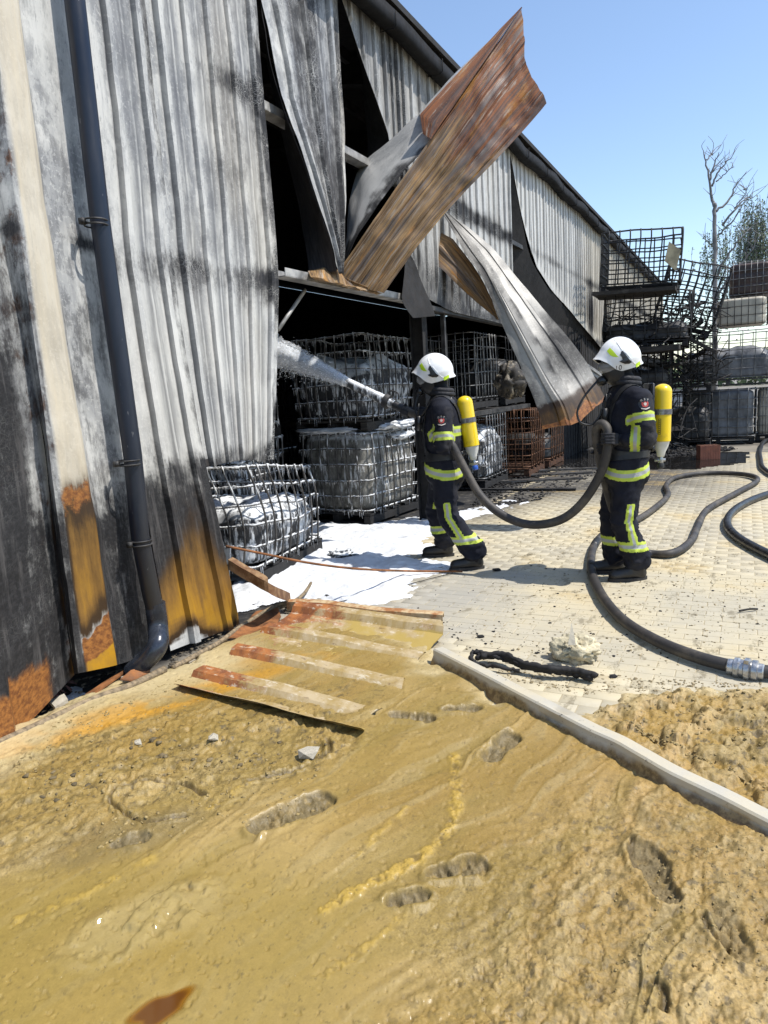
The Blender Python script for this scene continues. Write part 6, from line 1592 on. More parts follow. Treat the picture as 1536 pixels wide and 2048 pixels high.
def decal(name, bvh, poly, c, nrm, up, mat, parent, off=.002, cuts=3):
    """flat printed shape laid on a curved body"""
    bm = bmesh.new(); vs = [bm.verts.new((x, y, 0)) for x, y in poly]; f = bm.faces.new(vs)
    bmesh.ops.triangulate(bm, faces=[f])
    for _ in range(cuts): bmesh.ops.subdivide_edges(bm, edges=bm.edges[:], cuts=1, use_grid_fill=True)
    bm.verts.index_update()
    p2 = [(v.co.x, v.co.y) for v in bm.verts]; F = [tuple(v.index for v in q.verts) for q in bm.faces]; bm.free()
    return mk(name, project(bvh, p2, c, nrm, up, off), F, mat, parent)
def text_decal(name, bvh, txt, size, c, nrm, up, mat, parent, off=.0025):
    cu = bpy.data.curves.new('lettering', 'FONT'); cu.body = txt; cu.size = size; cu.align_x = 'CENTER'; cu.align_y = 'CENTER'; cu.resolution_u = 3
    o = bpy.data.objects.new('lettering', cu); COL.objects.link(o)
    dg = bpy.context.evaluated_depsgraph_get(); dg.update(); me = o.evaluated_get(dg).to_mesh()
    p2 = [(v.co.x, v.co.y) for v in me.vertices]; F = [tuple(p.vertices) for p in me.polygons]
    o.evaluated_get(dg).to_mesh_clear(); bpy.data.objects.remove(o); bpy.data.curves.remove(cu)
    return mk(name, project(bvh, p2, c, nrm, up, off), F, mat, parent)
def hand(mb_fn, grip, axis, palm_dir, rad, wrist):
    """gloved hand closed round a bar: palm, four unequal fingers with bends, thumb from the side"""
    g = np.array(grip, float); ax = np.array(axis, float); ax /= np.linalg.norm(ax)
    pd_ = np.array(palm_dir, float); pd_ -= ax*np.dot(pd_, ax); pd_ /= np.linalg.norm(pd_); sd_ = np.cross(ax, pd_)
    b = MB(); R = rad+.014
    def at(th, r, s): return g+ax*s+(pd_*math.cos(th)+sd_*math.sin(th))*r
    lens = (.95, 1.08, 1.0, .8)
    for i in range(4):
        s = (i-1.5)*.0235; r_ = .0125-.0009*abs(i-1.3)
        th = [.25, 1.0, 1.85, 2.65*(.8+.2*lens[i])]; rr = [R+.006, R+.004, R+.001, R-.001]
        pts = [at(q, w, s) for q, w in zip(th, rr)]
        for k in range(3): b.add(*capsule(pts[k], pts[k+1], r_*(1-.08*k), r_*(1-.08*(k+1)), 10, 4))
    for s in (-.03, -.01, .01, .03): b.add(*capsule(at(.3, R+.008, s), at(-.75, R+.016, s*.8), .017, .019, 10, 4))
    tp_ = [at(-.7, R+.012, .034), at(-1.25, R+.012, .050), at(-1.95, R+.002, .040), at(-2.5, R, .030)]
    for k in range(3): b.add(*capsule(tp_[k], tp_[k+1], .0155-.0015*k, .014-.0015*k, 10, 4))
    w0 = at(-.8, R+.018, 0); b.add(*capsule(w0, wrist, .030, .036, 14, 5))
    d = np.array(wrist)-w0; d /= np.linalg.norm(d); b.add(*capsule(np.array(wrist)-d*.06, np.array(wrist)+d*.02, .044, .047, 14, 5))
    return b
def boot(parent, ank, heading, pitch=0.0):
    c_, s_ = math.cos(heading), math.sin(heading)
    f = lambda x, y, z_: np.array([ank[0]+x*c_-y*s_, ank[1]+x*s_+y*c_, z_])
    b = MB()
    b.add(*capsule(f(-.035, 0, .058), f(.06, 0, .065), .050, .052)); b.add(*capsule(f(.06, 0, .060), f(.175, -.004, .046), .053, .046))
    b.add(*capsule(f(-.02, 0, .07), (ank[0]-.0*c_, ank[1], .24), .056, .070)); b.add(*capsule(f(.04, 0, .085), f(.0, 0, .16), .05, .055))
    V, F = fuse(b, .012, 5); V[:, 2] = np.where(V[:, 2] < .020, .020, V[:, 2])
    V[:, 2] += .002*np.sin(V[:, 2]*160)*(V[:, 2] > .06)
    mk('boot', V, F, M['boot'], parent)
    a = np.linspace(0, 2*math.pi, 36, endpoint=False); ring = []
    for q in a:
        x = .068+.158*math.cos(q)*1.0; y = .055*math.sin(q)*(1-.18*max(0, -math.cos(q)))*(1+.06*math.cos(q)); ring.append((x, y))
    V = [tuple(f(x, y, .002)) for x, y in ring]+[tuple(f(x*1.0, y, .026)) for x, y in ring]
    mk('boot_sole', V, [tuple(range(36))[::-1], tuple(range(36, 72))]+[(i, (i+1) % 36, 36+(i+1) % 36, 36+i) for i in range(36)], M['sole'], parent, sharp=40)

def helmet(parent, c, yaw, pitch, number, seed):
    """white fire helmet: shell with brow, low sides, decals; returns the part"""
    na, nt_ = 72, 34
    R = rotz(yaw) @ roty(pitch)
    V = []
    for j in range(nt_):
        s = j/(nt_-1)
        for i in range(na):
            az = 2*math.pi*i/na; ca = math.cos(az)
            front = max(0, ca); back = max(0, -ca); side = 1-abs(ca)
            low = np.interp(math.degrees(abs((az+math.pi) % (2*math.pi)-math.pi)), [0, 28, 48, 66, 82, 105, 140, 180], [6, 3, -10, -34, -42, -37, -26, -20])
            elv = math.radians(90-(90-low)*s)
            rx, ry, rz_ = .160, .130, .150
            x, y, z_ = rx*math.cos(elv)*ca, ry*math.cos(elv)*math.sin(az), rz_*math.sin(elv)
            if ca < 0: x *= 1.02+.03*s
            br = max(0, (s-.72)/.28)**1.6
            x += .036*br*front**2.2; z_ += -.006*br*front
            x -= .022*max(0, (s-.86)/.14)**1.5*back
            k = 1+.03*max(0, (s-.93)/.07)
            # central ridge
            z_ += .010*math.exp(-(y/.018)**2)*max(0, math.sin(elv))
            # side shell overlapping the dome
            step = .005*sst(np.array(z_+.30*x+.02), .012, -.012)*side
            y += float(step)*np.sign(math.sin(az))
            V.append((x*k, y*k, z_))
    V = np.array(V); nrm_in = V*.955
    F = [(j*na+i, (j+1)*na+i, (j+1)*na+(i+1) % na, j*na+(i+1) % na) for j in range(nt_-1) for i in range(na)]
    n = len(V); F2 = [tuple(x+n for x in f[::-1]) for f in F]
    rim = [((nt_-1)*na+i, (nt_-1)*na+i+n, (nt_-1)*na+(i+1) % na+n, (nt_-1)*na+(i+1) % na) for i in range(na)]
    VV = np.r_[V, nrm_in] @ R.T+np.array(c)
    ho_ = mk('helmet', VV, F+F2+rim, [M['helmet'], M['blackp']], parent, fm=[0]*len(F)+[1]*len(F2)+[0]*len(rim), sharp=50)
    bv = BVHTree.FromPolygons([tuple(v) for v in VV[:n]], F)
    w = lambda x, y, z_: tuple(R @ np.array([x, y, z_])+np.array(c))
    nv = lambda x, y, z_: tuple(R @ np.array([x, y, z_]))
    for sg in (1, -1):
        N_ = nv(0, sg, 0); U = nv(0, 0, 1)
        # on the wearer's left the front lies to the picture's left: local rt = up x normal = -x for +y
        q = lambda pts: [(x*(-1 if sg > 0 else 1), y) for x, y in pts]
        C_ = w(0, sg*.10, 0)
        decal('side_plate', bv, q([(.028, .045), (.014, .050), (.004, .030), (-.028, -.018), (-.052, -.042), (-.030, -.052), (.004, -.050), (.034, -.036), (.046, -.026), (.022, -.018), (.026, .004), (.038, .018)]), C_, N_, U, M['blackp'], ho_, .006)
        decal('reflective_decal', bv, q([(.118, .060), (.095, .082), (.060, .020), (.046, .004), (.085, .012), (.104, .026)]), C_, N_, U, M['neon'], ho_, .002)
        decal('reflective_decal', bv, q([(-.085, -.058), (-.092, -.086), (-.135, -.062), (-.132, -.038)]), C_, N_, U, M['neon'], ho_, .002)
        # raised seam from crown to rear of the side plate
        pts = project(bv, q([(.045, .135), (.036, .10), (.020, .055)]), C_, N_, U, .001)
        b = MB(); b.tube(catmull(pts, 5), .0035, 6)
        pts = project(bv, q([(.0, .040), (-.03, .0), (-.065, -.045), (-.085, -.060)]), C_, N_, U, .001)
        b.tube(catmull(pts, 5), .0035, 6); b.build('shell_seam', M['helmet'], ho_)
        if number and sg > 0:
            text_decal('number', bv, number, .052, w(.048, sg*.1, -.076), N_, nv(.12, 0, 1), M['ink'], ho_, .002)
    return ho_
def mask(parent, c, yaw, pitch, hose_loop):
    R = rotz(yaw) @ roty(pitch); P = lambda x, y, z_: np.array(c)+R @ np.array([x, y, z_])
    def shell(x0, rx, ry, rz_, cz, lim, n=26, m=18):
        V = []
        for j in range(m):
            for i in range(n):
                az = -lim+2*lim*i/(n-1); el_ = -1.15+2.15*j/(m-1)
                V.append(P(x0+rx*math.cos(el_)*math.cos(az), ry*math.cos(el_)**.7*math.sin(az), cz+rz_*math.sin(el_)))
        return np.array(V), grid_faces(n, m)
    V, F = shell(.0, .150, .100, .135, -.050, 1.5); mk('face_mask', V, F, M['rubber'], parent)
    fm_ = parent.children[-1] if False else [o for o in parent.children if o.name.startswith('face_mask')][-1]
    V, F = shell(.014, .160, .096, .088, -.022, 1.25); mk('visor', V, F, M['visor'], fm_)
    b = MB()
    v_, f_ = lathe([(.030, 0), (.038, .006), (.038, .035), (.030, .045), (.026, .062)], 20)
    b.add(v_ @ frame(R @ np.array([.9, 0, -.45])).T+P(.130, 0, -.115), f_); b.build('breathing_valve', M['blackp'], fm_)
    ring = [P(.014+.16*math.cos(a_)*math.cos(e_), .096*math.sin(a_)*math.cos(e_)**.7, -.022+.088*math.sin(e_)) for a_, e_ in [(-1.25, q) for q in np.linspace(-1.1, .95, 8)]+[(q, .98) for q in np.linspace(-1.2, 1.2, 10)]+[(1.25, q) for q in np.linspace(.95, -1.1, 8)]+[(q, -1.12) for q in np.linspace(1.2, -1.2, 10)]]
    b = MB(); b.tube(np.array(ring), .006, 6, closed=True); b.build('visor_frame', M['blackp'], fm_)
    return fm_

def firefighter(label, loc, heading, J, number, seed, tank_c, tank_tilt, hands_, loop, badge_up=1):
    root = empty('person', loc, heading, label, 'person', None)
    b = MB()
    lean = J['lean']
    sx = lambda z_: lean*(z_-.9)
    b.add(*loft([((sx(.80), 0, .775), .165, .215), ((sx(.82), 0, .82), .180, .228), ((sx(.9), 0, .92), .178, .220), ((sx(1.02), 0, 1.03), .168, .208), ((sx(1.15)-.005, 0, 1.16), .172, .216), ((sx(1.3)-.01, 0, 1.30), .170, .226), ((sx(1.4)-.015, 0, 1.41), .150, .215), ((sx(1.48)-.015, 0, 1.485), .115, .155), ((sx(1.53)-.01, 0, 1.535), .085, .095), ((sx(1.6), 0, 1.60), .070, .074)]))
    b.add(*loft([((sx(.8), 0, .70), .135, .175), ((sx(.9), 0, .88), .160, .195), ((sx(.95), 0, .95), .14, .18)]))
    for s in 'LR':
        h, k, a_ = J['hip'+s], J['knee'+s], J['ank'+s]
        b.add(*capsule(h, k, .118, .098)); b.add(*capsule(k, np.array(a_)+(0, 0, .06), .098, .094))
        V, F = loft([((a_[0]-.008, a_[1], .125), .098, .088), ((a_[0]-.005, a_[1], .22), .100, .092), ((a_[0]*.7+k[0]*.3, a_[1]*.7+k[1]*.3, .32), .094, .088)]); b.add(V, F)
        sh, el_, wr = J['sh'+s], J['el'+s], J['wr'+s]
        b.add(*capsule(sh, el_, .096, .080)); b.add(*capsule(el_, wr, .078, .062))
        b.add(*capsule((sx(1.42), sh[1]*.4, 1.43), sh, .10, .096))
    hc = np.array(J['head'])
    b.add(*capsule((sx(1.5), 0, 1.5), hc-(.02, 0, .06), .078, .072))
    V, F = lathe([(max(1e-3, math.cos(q)), math.sin(q)) for q in np.linspace(-1.5, 1.5, 16)], 22)
    b.add(V*np.array([.100, .080, .122])+hc-(0, 0, .02), F)
    b.add(*capsule(hc+(.094, 0, -.02), hc+(.108, 0, -.045), .014, .017))                 # nose
    V, F = fuse(b, .0155, 5)
    # cloth folds
    q = V.copy(); N = normals(V, F)
    am = np.full(len(V), .006)
    for s in 'LR':
        _, d_, _ = segd(V, J['knee'+s], J['knee'+s]+np.array([0, 0, .01])); am += .008*sst(d_, .22, .05)
        _, d_, _ = segd(V, J['el'+s], np.array(J['el'+s])+np.array([0, 0, .01])); am += .008*sst(d_, .2, .05)
        _, d_, _ = segd(V, np.array([J['ank'+s][0], J['ank'+s][1], .18]), np.array([J['ank'+s][0], J['ank'+s][1], .22])); am += .010*sst(d_, .2, .08)
    am *= sst(V[:, 2], 1.62, 1.5)
    w1 = fbm3(q*np.array([7, 7, 17])+seed*3, 3, seed); w2 = np.abs(fbm3(q*np.array([5, 5, 12])+seed*5+(q[:, :1]+q[:, 1:2])*3, 3, seed+9)-.5)
    V = V+N*((w1-.5)*2.4*am+(sst(w2, .10, 0)-.35)*am*1.1)[:, None]
    # reflective bands: attribute rises from 0 at the border of a band to 1 at its middle
    band = np.zeros(len(V))
    dal = np.full(len(V), 9.0)
    for s in 'LR':
        for A_, B_ in (('sh', 'el'), ('el', 'wr')):
            _, d_, _ = segd(V, J[A_+s], J[B_+s]); dal = np.minimum(dal, d_)
    for s in 'LR':
        for A_, B_, fr, hw in (('sh', 'el', J.get('ub', .72), .036), ('el', 'wr', J.get('fb', .66), .038)):
            t_, d_, L = segd(V, J[A_+s], J[B_+s]); ok = (d_ < .118) & (t_ > 0) & (t_ < L) & ((np.abs(V[:, 1]) > .16) | (A_ == 'el'))
            band = np.maximum(band, np.where(ok, 1-np.abs(t_-fr*L)/(hw*.9), 0))
        k, a_ = np.array(J['knee'+s]), np.array(J['ank'+s]); t_, d_, L = segd(V, k, a_); ok = (d_ < .16) & (V[:, 2] < .5)
        tilt = J.get('kt', 0)*(V[:, 0]-a_[0])
        band = np.maximum(band, np.where(ok, 1-np.abs(V[:, 2]-J.get('lb', .285)-tilt)/.036, 0))
        sg = 1 if s == 'L' else -1
        axx = np.where(V[:, 2] > k[2], J['hip'+s][0]+(k[0]-J['hip'+s][0])*(J['hip'+s][2]-V[:, 2])/(J['hip'+s][2]-k[2]), k[0]+(a_[0]-k[0])*(k[2]-V[:, 2])/(k[2]-a_[2]))
        axy = np.where(V[:, 2] > k[2], J['hip'+s][1], a_[1])
        ok = (V[:, 2] < J.get('lt', .60)) & (V[:, 2] > .30) & ((V[:, 1]-axy)*sg > .02)
        band = np.maximum(band, np.where(ok, 1-np.abs(V[:, 0]-axx+.015)/.030, 0))
    tor = dal > .10
    zc = .875+.03*np.sin(np.arctan2(V[:, 1], V[:, 0])*2+seed)
    band = np.maximum(band, np.where(tor & (V[:, 2] > .8), 1-np.abs(V[:, 2]-zc)/.042, 0))
    band = np.maximum(band, np.where(tor & (V[:, 0] < -.05), 1-np.abs(V[:, 2]-1.22)/.040, 0))
    hx = V-hc
    skin = ((np.linalg.norm(hx/np.array([.125, .1, .14]), axis=1) < 1.1) & (hx[:, 0] > .045) & (hx[:, 2] > -.10)).astype(float)
    hood = ((V[:, 2] > 1.50+.0*V[:, 0]) & (np.abs(V[:, 1]) < .13) & (skin < .5)).astype(float)
    body = mk('body', V, F, M['suit'], root, attrs=dict(band=np.clip(band, 0, 1)*(V[:, 2] < 1.5), skin=skin, hood=hood))
    bv = BVHTree.FromPolygons([tuple(v) for v in V], F)
    # collar, harness straps
    def ribbon(name, pts, w_, mat, off=.006, n=6):
        P = catmull(pts, n); out = []; nr = []
        for p in P:
            h = bv.find_nearest(Vector(p)); out.append(np.array(h[0])+np.array(h[1])*off); nr.append(np.array(h[1]))
        P = np.array(out); P[1:-1] = (P[:-2]+2*P[1:-1]+P[2:])/4
        T = np.gradient(P, axis=0); S_ = np.cross(T, np.array(nr)); S_ /= np.linalg.norm(S_, axis=1, keepdims=True)+1e-9
        nr = np.array(nr); VV = []; 
        for p, s_, m_ in zip(P, S_, nr): VV += [p-s_*w_/2, p+s_*w_/2, p+s_*w_/2+m_*.006, p-s_*w_/2+m_*.006]
        k = len(P); FF = [(i*4+j, i*4+(j+1) % 4, (i+1)*4+(j+1) % 4, (i+1)*4+j) for i in range(k-1) for j in range(4)]+[(3, 2, 1, 0), (4*k-4, 4*k-3, 4*k-2, 4*k-1)]
        return mk(name, VV, FF, mat, root, sharp=30)
    b = MB(); P = []
    for q_ in np.linspace(0, 2*math.pi, 30, endpoint=False):
        P.append((sx(1.55)+.092*math.cos(q_)-.012, .094*math.sin(q_), 1.545+.012*math.cos(q_)))
    for dz, r_ in ((0, .026), (.03, .022)): b.tube(np.array(P)+(0, 0, dz), r_, 8, closed=True)
    b.build('collar', M['glove'], root)
    root['seed'] = seed
    for s in 'LR':
        boot(root, J['ank'+s], J.get('toe'+s, 0))
    # sleeve badge with its three letters
    sh, el_ = np.array(J['shL']), np.array(J['elL']); cb = sh+(el_-sh)*J.get('bp', .30); up = sh-el_
    def disc(r, n=20): return [(r*math.cos(a_), r*math.sin(a_)) for a_ in np.linspace(0, 2*math.pi, n, endpoint=False)]
    nb = (0, 1, .1) if not J.get('badge_n') else J['badge_n']
    bd_ = decal('sleeve_badge', bv, disc(.046), cb, nb, up, M['blackp'], root, .003)
    decal('badge_emblem', bv, [(-.020, -.018), (-.026, .0), (-.022, .018), (-.010, .010), (0, .020), (.010, .010), (.022, .018), (.026, 0), (.020, -.018), (0, -.026)], cb, nb, up, M['red'], bd_, .005, 2)
    decal('badge_emblem', bv, [(-.006, -.012), (-.012, .004), (0, .012), (.012, .004), (.006, -.012)], cb, nb, up, M['cream_ink'], bd_, .0065, 1)
    decal('badge_scroll', bv, [(-.034, -.026), (-.030, -.034), (0, -.043), (.030, -.034), (.034, -.026), (0, -.034)], cb, nb, up, M['cream_ink'], bd_, .005, 2)
    rtb = np.cross(up/np.linalg.norm(up), np.array(nb)/np.linalg.norm(nb))
    for ch, x, y in (('O', -.025, .028), ('S', 0, .034), ('P', .025, .028)):
        text_decal('badge_letter', bv, ch, .020, cb+rtb*x+up/np.linalg.norm(up)*y, nb, up, M['cream_ink'], bd_, .005)
    for (g, ax, pdir, rad, wr) in hands_:
        hb = hand(None, g, ax, pdir, rad, wr)
        V2, F2 = fuse(hb, .0062, 3); mk('glove', V2, F2, M['glove'], root)
    helmet(root, hc+(0, 0, .035), J.get('hyaw', 0), J.get('hpitch', 0), number, seed)
    mask(root, hc+(-.012, 0, .0), J.get('hyaw', 0), J.get('hpitch', 0), None)
    # breathing set: a thing of its own, worn on the back
    A = empty('air_cylinder', (0, 0, 0), 0)
    A.location = Vector(loc)+Matrix.Rotation(heading, 3, 'Z') @ Vector(tank_c); A.rotation_euler = (tank_tilt[0], tank_tilt[1], heading)
    def lt(name, prof, mat, n=28, off=(0, 0, 0)):
        V3, F3 = lathe(prof, n); return mk(name, V3+np.array(off), F3, mat, A, sharp=50)
    r = .069; H = .44
    cyl = lt('cylinder', [(.050, 0), (r, .0), (r, H-.06)]+[(r*math.cos(q_), H-.06+.06*math.sin(q_)) for q_ in np.linspace(.1, 1.5, 9)], M['yellow'])
    lt('cylinder_neck', [(.018, -.125), (.026, -.12), (.034, -.085), (.052, -.045), (r-.006, -.002)], M['cyl_white'])
    lt('valve', [(.016, -.175), (.020, -.17), (.020, -.14), (.017, -.13), (.017, -.115)], M['alu'], 16)
    bb = MB(); bb.tube([(-.035, 0, -.15), (.045, 0, -.15)], .013, 10); bb.build('valve_body', M['alu'], A)
    lt('valve_knob', [(.014, -.215), (.026, -.21), (.028, -.185), (.022, -.172)], M['blue'] if seed == 1 else M['rubber'], 18)
    st = lt('strap', [(r+.001, .205), (r+.005, .207), (r+.005, .245), (r+.001, .247)], M['strapg'])
    bb = MB()
    for k in range(6): bb.box((r*math.sin(.2+k*.13)+.003*math.sin(.2+k*.13), r*math.cos(.2+k*.13)+.006, .226), (.005, .004, .042), rotz(-.2-k*.13))
    bb.build('buckle', M['alu'], st, smooth=False)
    bb = MB(); bb.box((.105, 0, .20), (.018, .20, .50), bev=.008); bb.box((.085, 0, .22), (.03, .06, .10), bev=.006); bb.box((.09, 0, -.05), (.03, .16, .05), bev=.008); bb.build('back_plate', M['blackp'], A)
    if seed == 2:
        bvc = BVHTree.FromPolygons([tuple(v.co) for v in cyl.data.vertices], [tuple(p.vertices) for p in cyl.data.polygons])
        decal('cylinder_label', bvc, [(-.011, .0), (.011, .0), (.011, .12), (-.011, .12)], (.034, .05, .055), (.55, 1, 0), (0, 0, 1), M['ink'], cyl, .0012, 2)
        decal('cylinder_label', bvc, [(-.0075, .004), (.0075, .004), (.0075, .116), (-.0075, .116)], (.034, .05, .055), (.55, 1, 0), (0, 0, 1), M['yellow'], cyl, .002, 2)
        for k in range(7):
            decal('cylinder_label', bvc, [(-.005, .010+k*.015), (.005, .010+k*.015), (.005, .018+k*.015), (-.005, .018+k*.015)], (.034, .05, .055), (.55, 1, 0), (0, 0, 1), M['ink'], cyl, .0028, 0)
    for sg in (1, -1):
        ribbon('harness_strap', [(-.17, sg*.10, 1.30), (-.13, sg*.12, 1.46), (-.02, sg*.125, 1.50), (.10, sg*.12, 1.42), (.17, sg*.12, 1.28), (.18, sg*.13, 1.10), (.12, sg*.19, 1.02), (-.06, sg*.22, 1.0)], .048, M['rubber'])
    ribbon('waist_belt', [(-.15, .12, 1.0), (0, .22, 1.0), (.15, .14, .985), (.18, 0, .98), (.15, -.14, .985), (0, -.22, 1.0), (-.15, -.12, 1.0)], .05, M['rubber'])
    bb = MB(); bb.tube(catmull(loop, 8), .0085, 8); bb.build('breathing_hose', M['rubber'], root)
    bb = MB(); bb.box(np.array(J['radio']), (.04, .065, .13), bev=.01); bb.tube([np.array(J['radio'])+(0, .02, .06), np.array(J['radio'])+(-.01, .02, .17)], .006, 6); bb.build('radio', M['blackp'], root)
    return root, A
# firefighter holding the hose loop
loc2 = np.array((-0.840,5.756,0.000)); hd2 = math.radians(206)
Rw = rotz(-hd2)
def to_local(p, loc, hd): return rotz(-hd) @ (np.array(p)-np.array(loc))
hp = to_local((-0.963,5.521,1.202), loc2, hd2)
J2 = dict(lean=-.01, hipL=(0, .105, .86), kneeL=(.045, .12, .49), ankL=(-.055, .125, .09), hipR=(0, -.105, .86), kneeR=(.06, -.11, .49), ankR=(.035, -.13, .09),
          shL=(-.055, .215, 1.405), elL=(-.075, .285, 1.115), wrL=(.10, .215, 1.085), shR=(-.045, -.215, 1.405), elR=(-.01, -.29, 1.13), wrR=(.15, -.10, 1.06),
          head=(.035, 0, 1.70), hpitch=.04, hyaw=.05, radio=(.175, .09, 1.30), toeL=.05, toeR=-.1, bp=.10, ub=.44, fb=.60, lt=.62)
def hose_dir(i, loc, hd): return rotz(-hd) @ (hose[i+1]-hose[i-1])
def nearest(p): return int(np.argmin(np.linalg.norm(hose-np.array(p), axis=1)))
ia = nearest((-0.921,5.506,1.126)); ib = nearest((-1.008,5.598,1.069))
gL, gR = to_local(hose[ia], loc2, hd2), to_local(hose[ib], loc2, hd2)
J2['wrL'] = tuple(gL+np.array([-.135, .045, -.01])); J2['wrR'] = tuple(gR+np.array([-.115, -.085, .0]))
firefighter('firefighter in profile with helmet number 10, holding up the hose at the right', tuple(loc2), hd2, J2, '10', 2, (-.285, .02, 1.08), (0, -.02),
    [(gL, hose_dir(ia, loc2, hd2), (-.9, .35, -.2), (.043), J2['wrL']), (gR, -hose_dir(ib, loc2, hd2), (-.7, -.6, 0), (.043), J2['wrR'])],
    [(.17, .0, 1.60), (.25, .03, 1.53), (.33, .05, 1.44), (.375, .06, 1.34), (.35, .07, 1.26), (.27, .08, 1.245), (.21, .09, 1.31), (.175, .09, 1.40), (.13, .10, 1.47)])
a2 = [o for o in bpy.data.objects if o.name.startswith('air_cylinder')][-1]
tag(a2, 'yellow air cylinder with a small black label, worn by the right-hand firefighter', 'air cylinder', 'air cylinders on the firefighters\' backs')
# firefighter with the foam nozzle
loc1 = np.array((-2.368,5.779,0.000)); hd1 = math.radians(196)
nz0, nz1 = np.array((-3.344,5.775,1.711)), np.array((-2.737,5.750,1.426))
nd = nz0-nz1
gF = to_local(nz1+nd*-.06, loc1, hd1); i1 = nearest((-2.518,5.688,1.341)); gB = to_local(hose[i1], loc1, hd1)
aL, aR = to_local((-2.139,5.669,0.000), loc1, hd1), to_local((-2.570,6.069,0.000), loc1, hd1)
J1 = dict(lean=.02, hipL=(0, .11, .86), kneeL=(aL[0]*.35+.05, aL[1]*.75+.03, .49), ankL=(aL[0]-.05, aL[1], .09), hipR=(.02, -.11, .86), kneeR=(aR[0]*.6+.07, aR[1]*.75-.02, .49), ankR=(aR[0]-.04, aR[1], .09),
          shL=(-.02, .215, 1.405), elL=(-.03, .285, 1.10), wrL=tuple(gB+np.array([-.13, .06, -.01])), shR=(.03, -.215, 1.41), elR=(.14, -.30, 1.15), wrR=tuple(gF+np.array([-.13, -.05, -.03])),
          head=(.055, 0, 1.70), hpitch=.02, hyaw=.0, radio=(.20, .10, 1.30), toeL=.25, toeR=.05, ub=.74, fb=.5, lt=.60, kt=-.12)
firefighter('firefighter aiming the foam nozzle into the burnt opening, seen half from behind', tuple(loc1), hd1, J1, None, 1, (-.245, .03, 1.075), (.02, .12),
    [(gF, rotz(-hd1) @ nd, (-.5, -.4, -.7), .033, J1['wrR']), (gB, hose_dir(i1, loc1, hd1)*-1, (-.75, .5, -.3), .043, J1['wrL'])],
    [(.17, .02, 1.60), (.22, .04, 1.50), (.23, .07, 1.40), (.18, .11, 1.36), (.11, .15, 1.44)])
a1 = [o for o in bpy.data.objects if o.name.startswith('air_cylinder') and not o.get('label')][-1]
tag(a1, 'yellow air cylinder with a blue valve knob, worn by the firefighter with the nozzle', 'air cylinder', 'air cylinders on the firefighters\' backs')

# foam nozzle: long tube, coupling rings, grip
nzr = empty('foam_nozzle', tuple(nz1), 0, 'foam-splashed branch pipe held by the firefighter by the opening', 'nozzle')
L = np.linalg.norm(nd); R = frame(nd)
def seg(name, prof, mat):
    V, F = lathe([(r_, z_*L) for r_, z_ in prof], 22); return mk(name, V @ R.T, F, mat, nzr, sharp=35)
M['nozzle_foam'] = foamed('foam_splashed_tube', (.05, .05, .05), .9, .47)
seg('nozzle_tube', [(.040, .46), (.044, .47), (.044, .62), (.047, .63), (.047, .65), (.044, .66), (.044, .97), (.050, .975), (.050, 1.0), (.036, 1.0), (.036, .94)], M['nozzle_foam'])
seg('nozzle_body', [(.032, .14), (.040, .18), (.046, .30), (.048, .42), (.043, .47)], M['nozzle_foam'])
seg('coupling_ring', [(.046, .225), (.066, .23), (.068, .27), (.066, .30), (.046, .305)], M['girt_dark'])
seg('rubber_grip', [(.033, -.10), (.037, -.09), (.033, -.06), (.038, -.04), (.034, -.01), (.039, .01), (.035, .04), (.040, .06), (.035, .09), (.040, .11), (.036, .15)], M['rubber'])
b = MB(); s_ = R @ np.array([0, 1, 0]); p_ = R @ np.array([0, 0, .25*L])
b.tube(catmull([p_+s_*.05, p_+s_*.10+nd*.02, p_+s_*.11-nd*.10, p_+s_*.06-nd*.14], 5), .008, 8); b.build('valve_lever', M['girt_dark'], nzr)
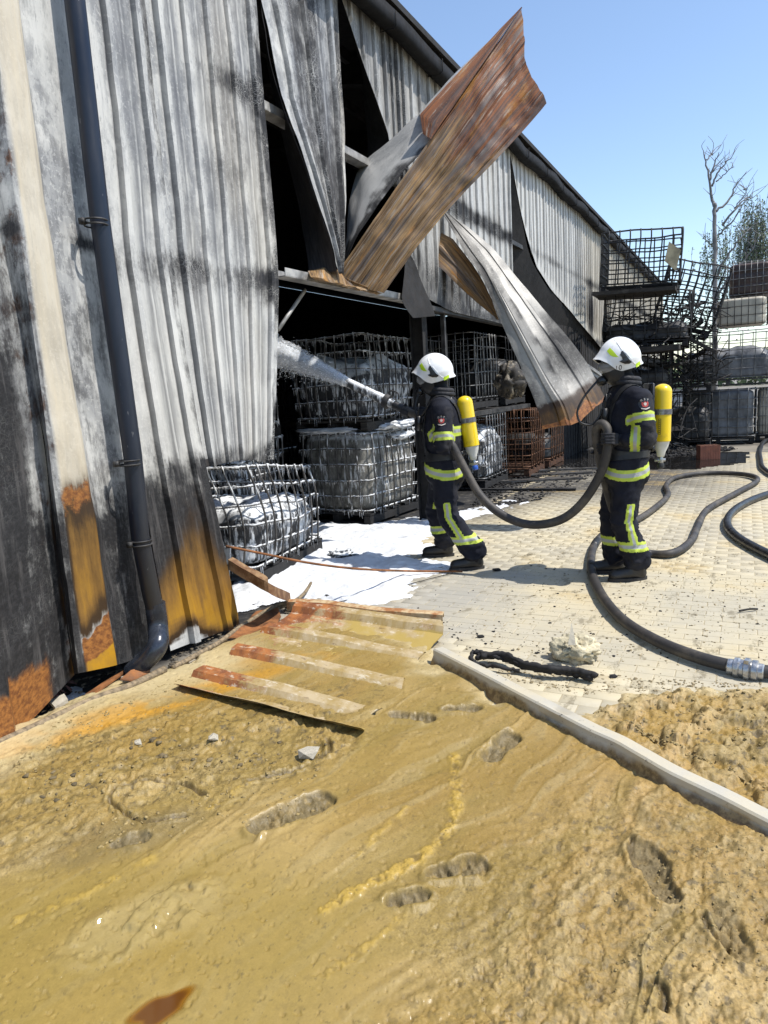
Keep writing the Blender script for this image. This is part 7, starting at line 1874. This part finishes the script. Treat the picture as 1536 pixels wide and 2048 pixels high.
# foam jet: lumpy core, torn edges and droplets in the air
b0 = np.array(nz0); end = np.array((-4.204,5.915,2.096)); dr = end-b0; LJ = np.linalg.norm(dr)
NJ, MJ = 150, 30; V, JU, JA, F = [], [], [], []
for sh_, (ra, rb_, al_) in enumerate(((.040, .045, 1.0), (.046, .085, .55), (.050, .13, .25))):
    o_ = sh_*NJ*MJ
    for j in range(NJ):
        s = j/(NJ-1); c_ = b0-dr*.02+dr*s*1.3+np.array([0, 0, -.10*s*s]); r_ = ra+rb_*s
        a_ = np.arange(MJ)*2*math.pi/MJ; Rj = frame(dr)
        P = np.stack([np.cos(a_), np.sin(a_), a_*0], 1)
        q = np.stack([np.cos(a_)*2.0+sh_*7, np.sin(a_)*2.0, np.full(MJ, s*14)], 1)
        k = 1+(.06+.8*s)*(fbm3(q+3, 4, 121)-.5)*1.2+.25*s*(fbm3(q*4, 2, 122)-.5)*2
        V.append(c_+(P*(r_*k)[:, None]) @ Rj.T); JU += [(i*.5, s*3.0+sh_) for i in range(MJ)]; JA += [al_]*MJ
    F += [(o_+j*MJ+i, o_+j*MJ+(i+1) % MJ, o_+(j+1)*MJ+(i+1) % MJ, o_+(j+1)*MJ+i) for j in range(NJ-1) for i in range(MJ)]
o = mk('foam_jet', np.concatenate(V), F, M['spray'], None, JU, {'thick': JA})
tag(o, 'white jet of foam shooting from the nozzle into the opening', 'foam')
VV, FF, k = [], [], 0
Rj = frame(dr)
for q in range(1100):
    s = rng.random()**.8*1.25; r_ = (.045+.085*s)*(1+abs(rng.normal(0, .45))); a_ = rng.random()*6.28
    c_ = b0+dr*s+np.array([0, 0, -.10*s*s-abs(rng.normal(0, .03))*s])+Rj @ np.array([r_*math.cos(a_), r_*math.sin(a_), 0])
    V_, F_ = CA[q % 5]; sz = .002+.005*rng.random()**3
    VV.append(V_*sz+c_); FF.append(F_+k); k += len(V_)
o2 = mk('foam_drops', np.concatenate(VV), np.concatenate(FF), M['foam'], o, smooth=False); o2['kind'] = 'stuff'

# heavy foam lying on the tops of the foamed containers
for (p, s, lb) in ((tuple(ctr+(.50, .15, 1.17)), (.13, .50, .055), 'thick white foam lying between the two containers facing the nozzle'), (tuple(ctr+(.50, .28, 1.02)), (.10, .36, .05), 'white foam caught under the rim of the lower container facing the nozzle'), (tuple(ctr+(-.1, -.6, 1.16)), (.40, .10, .035), 'white foam along the near edge between the two containers facing the nozzle'), (tuple(ctr2+(.05, .0, .55)), (.40, .5, .05), 'white foam heaped inside the collapsed container')):
    o = blob('foam_heap', np.array(p), s, M['foam'], int(s[0]*100), .6, 3.5); tag(o, lb, 'foam')
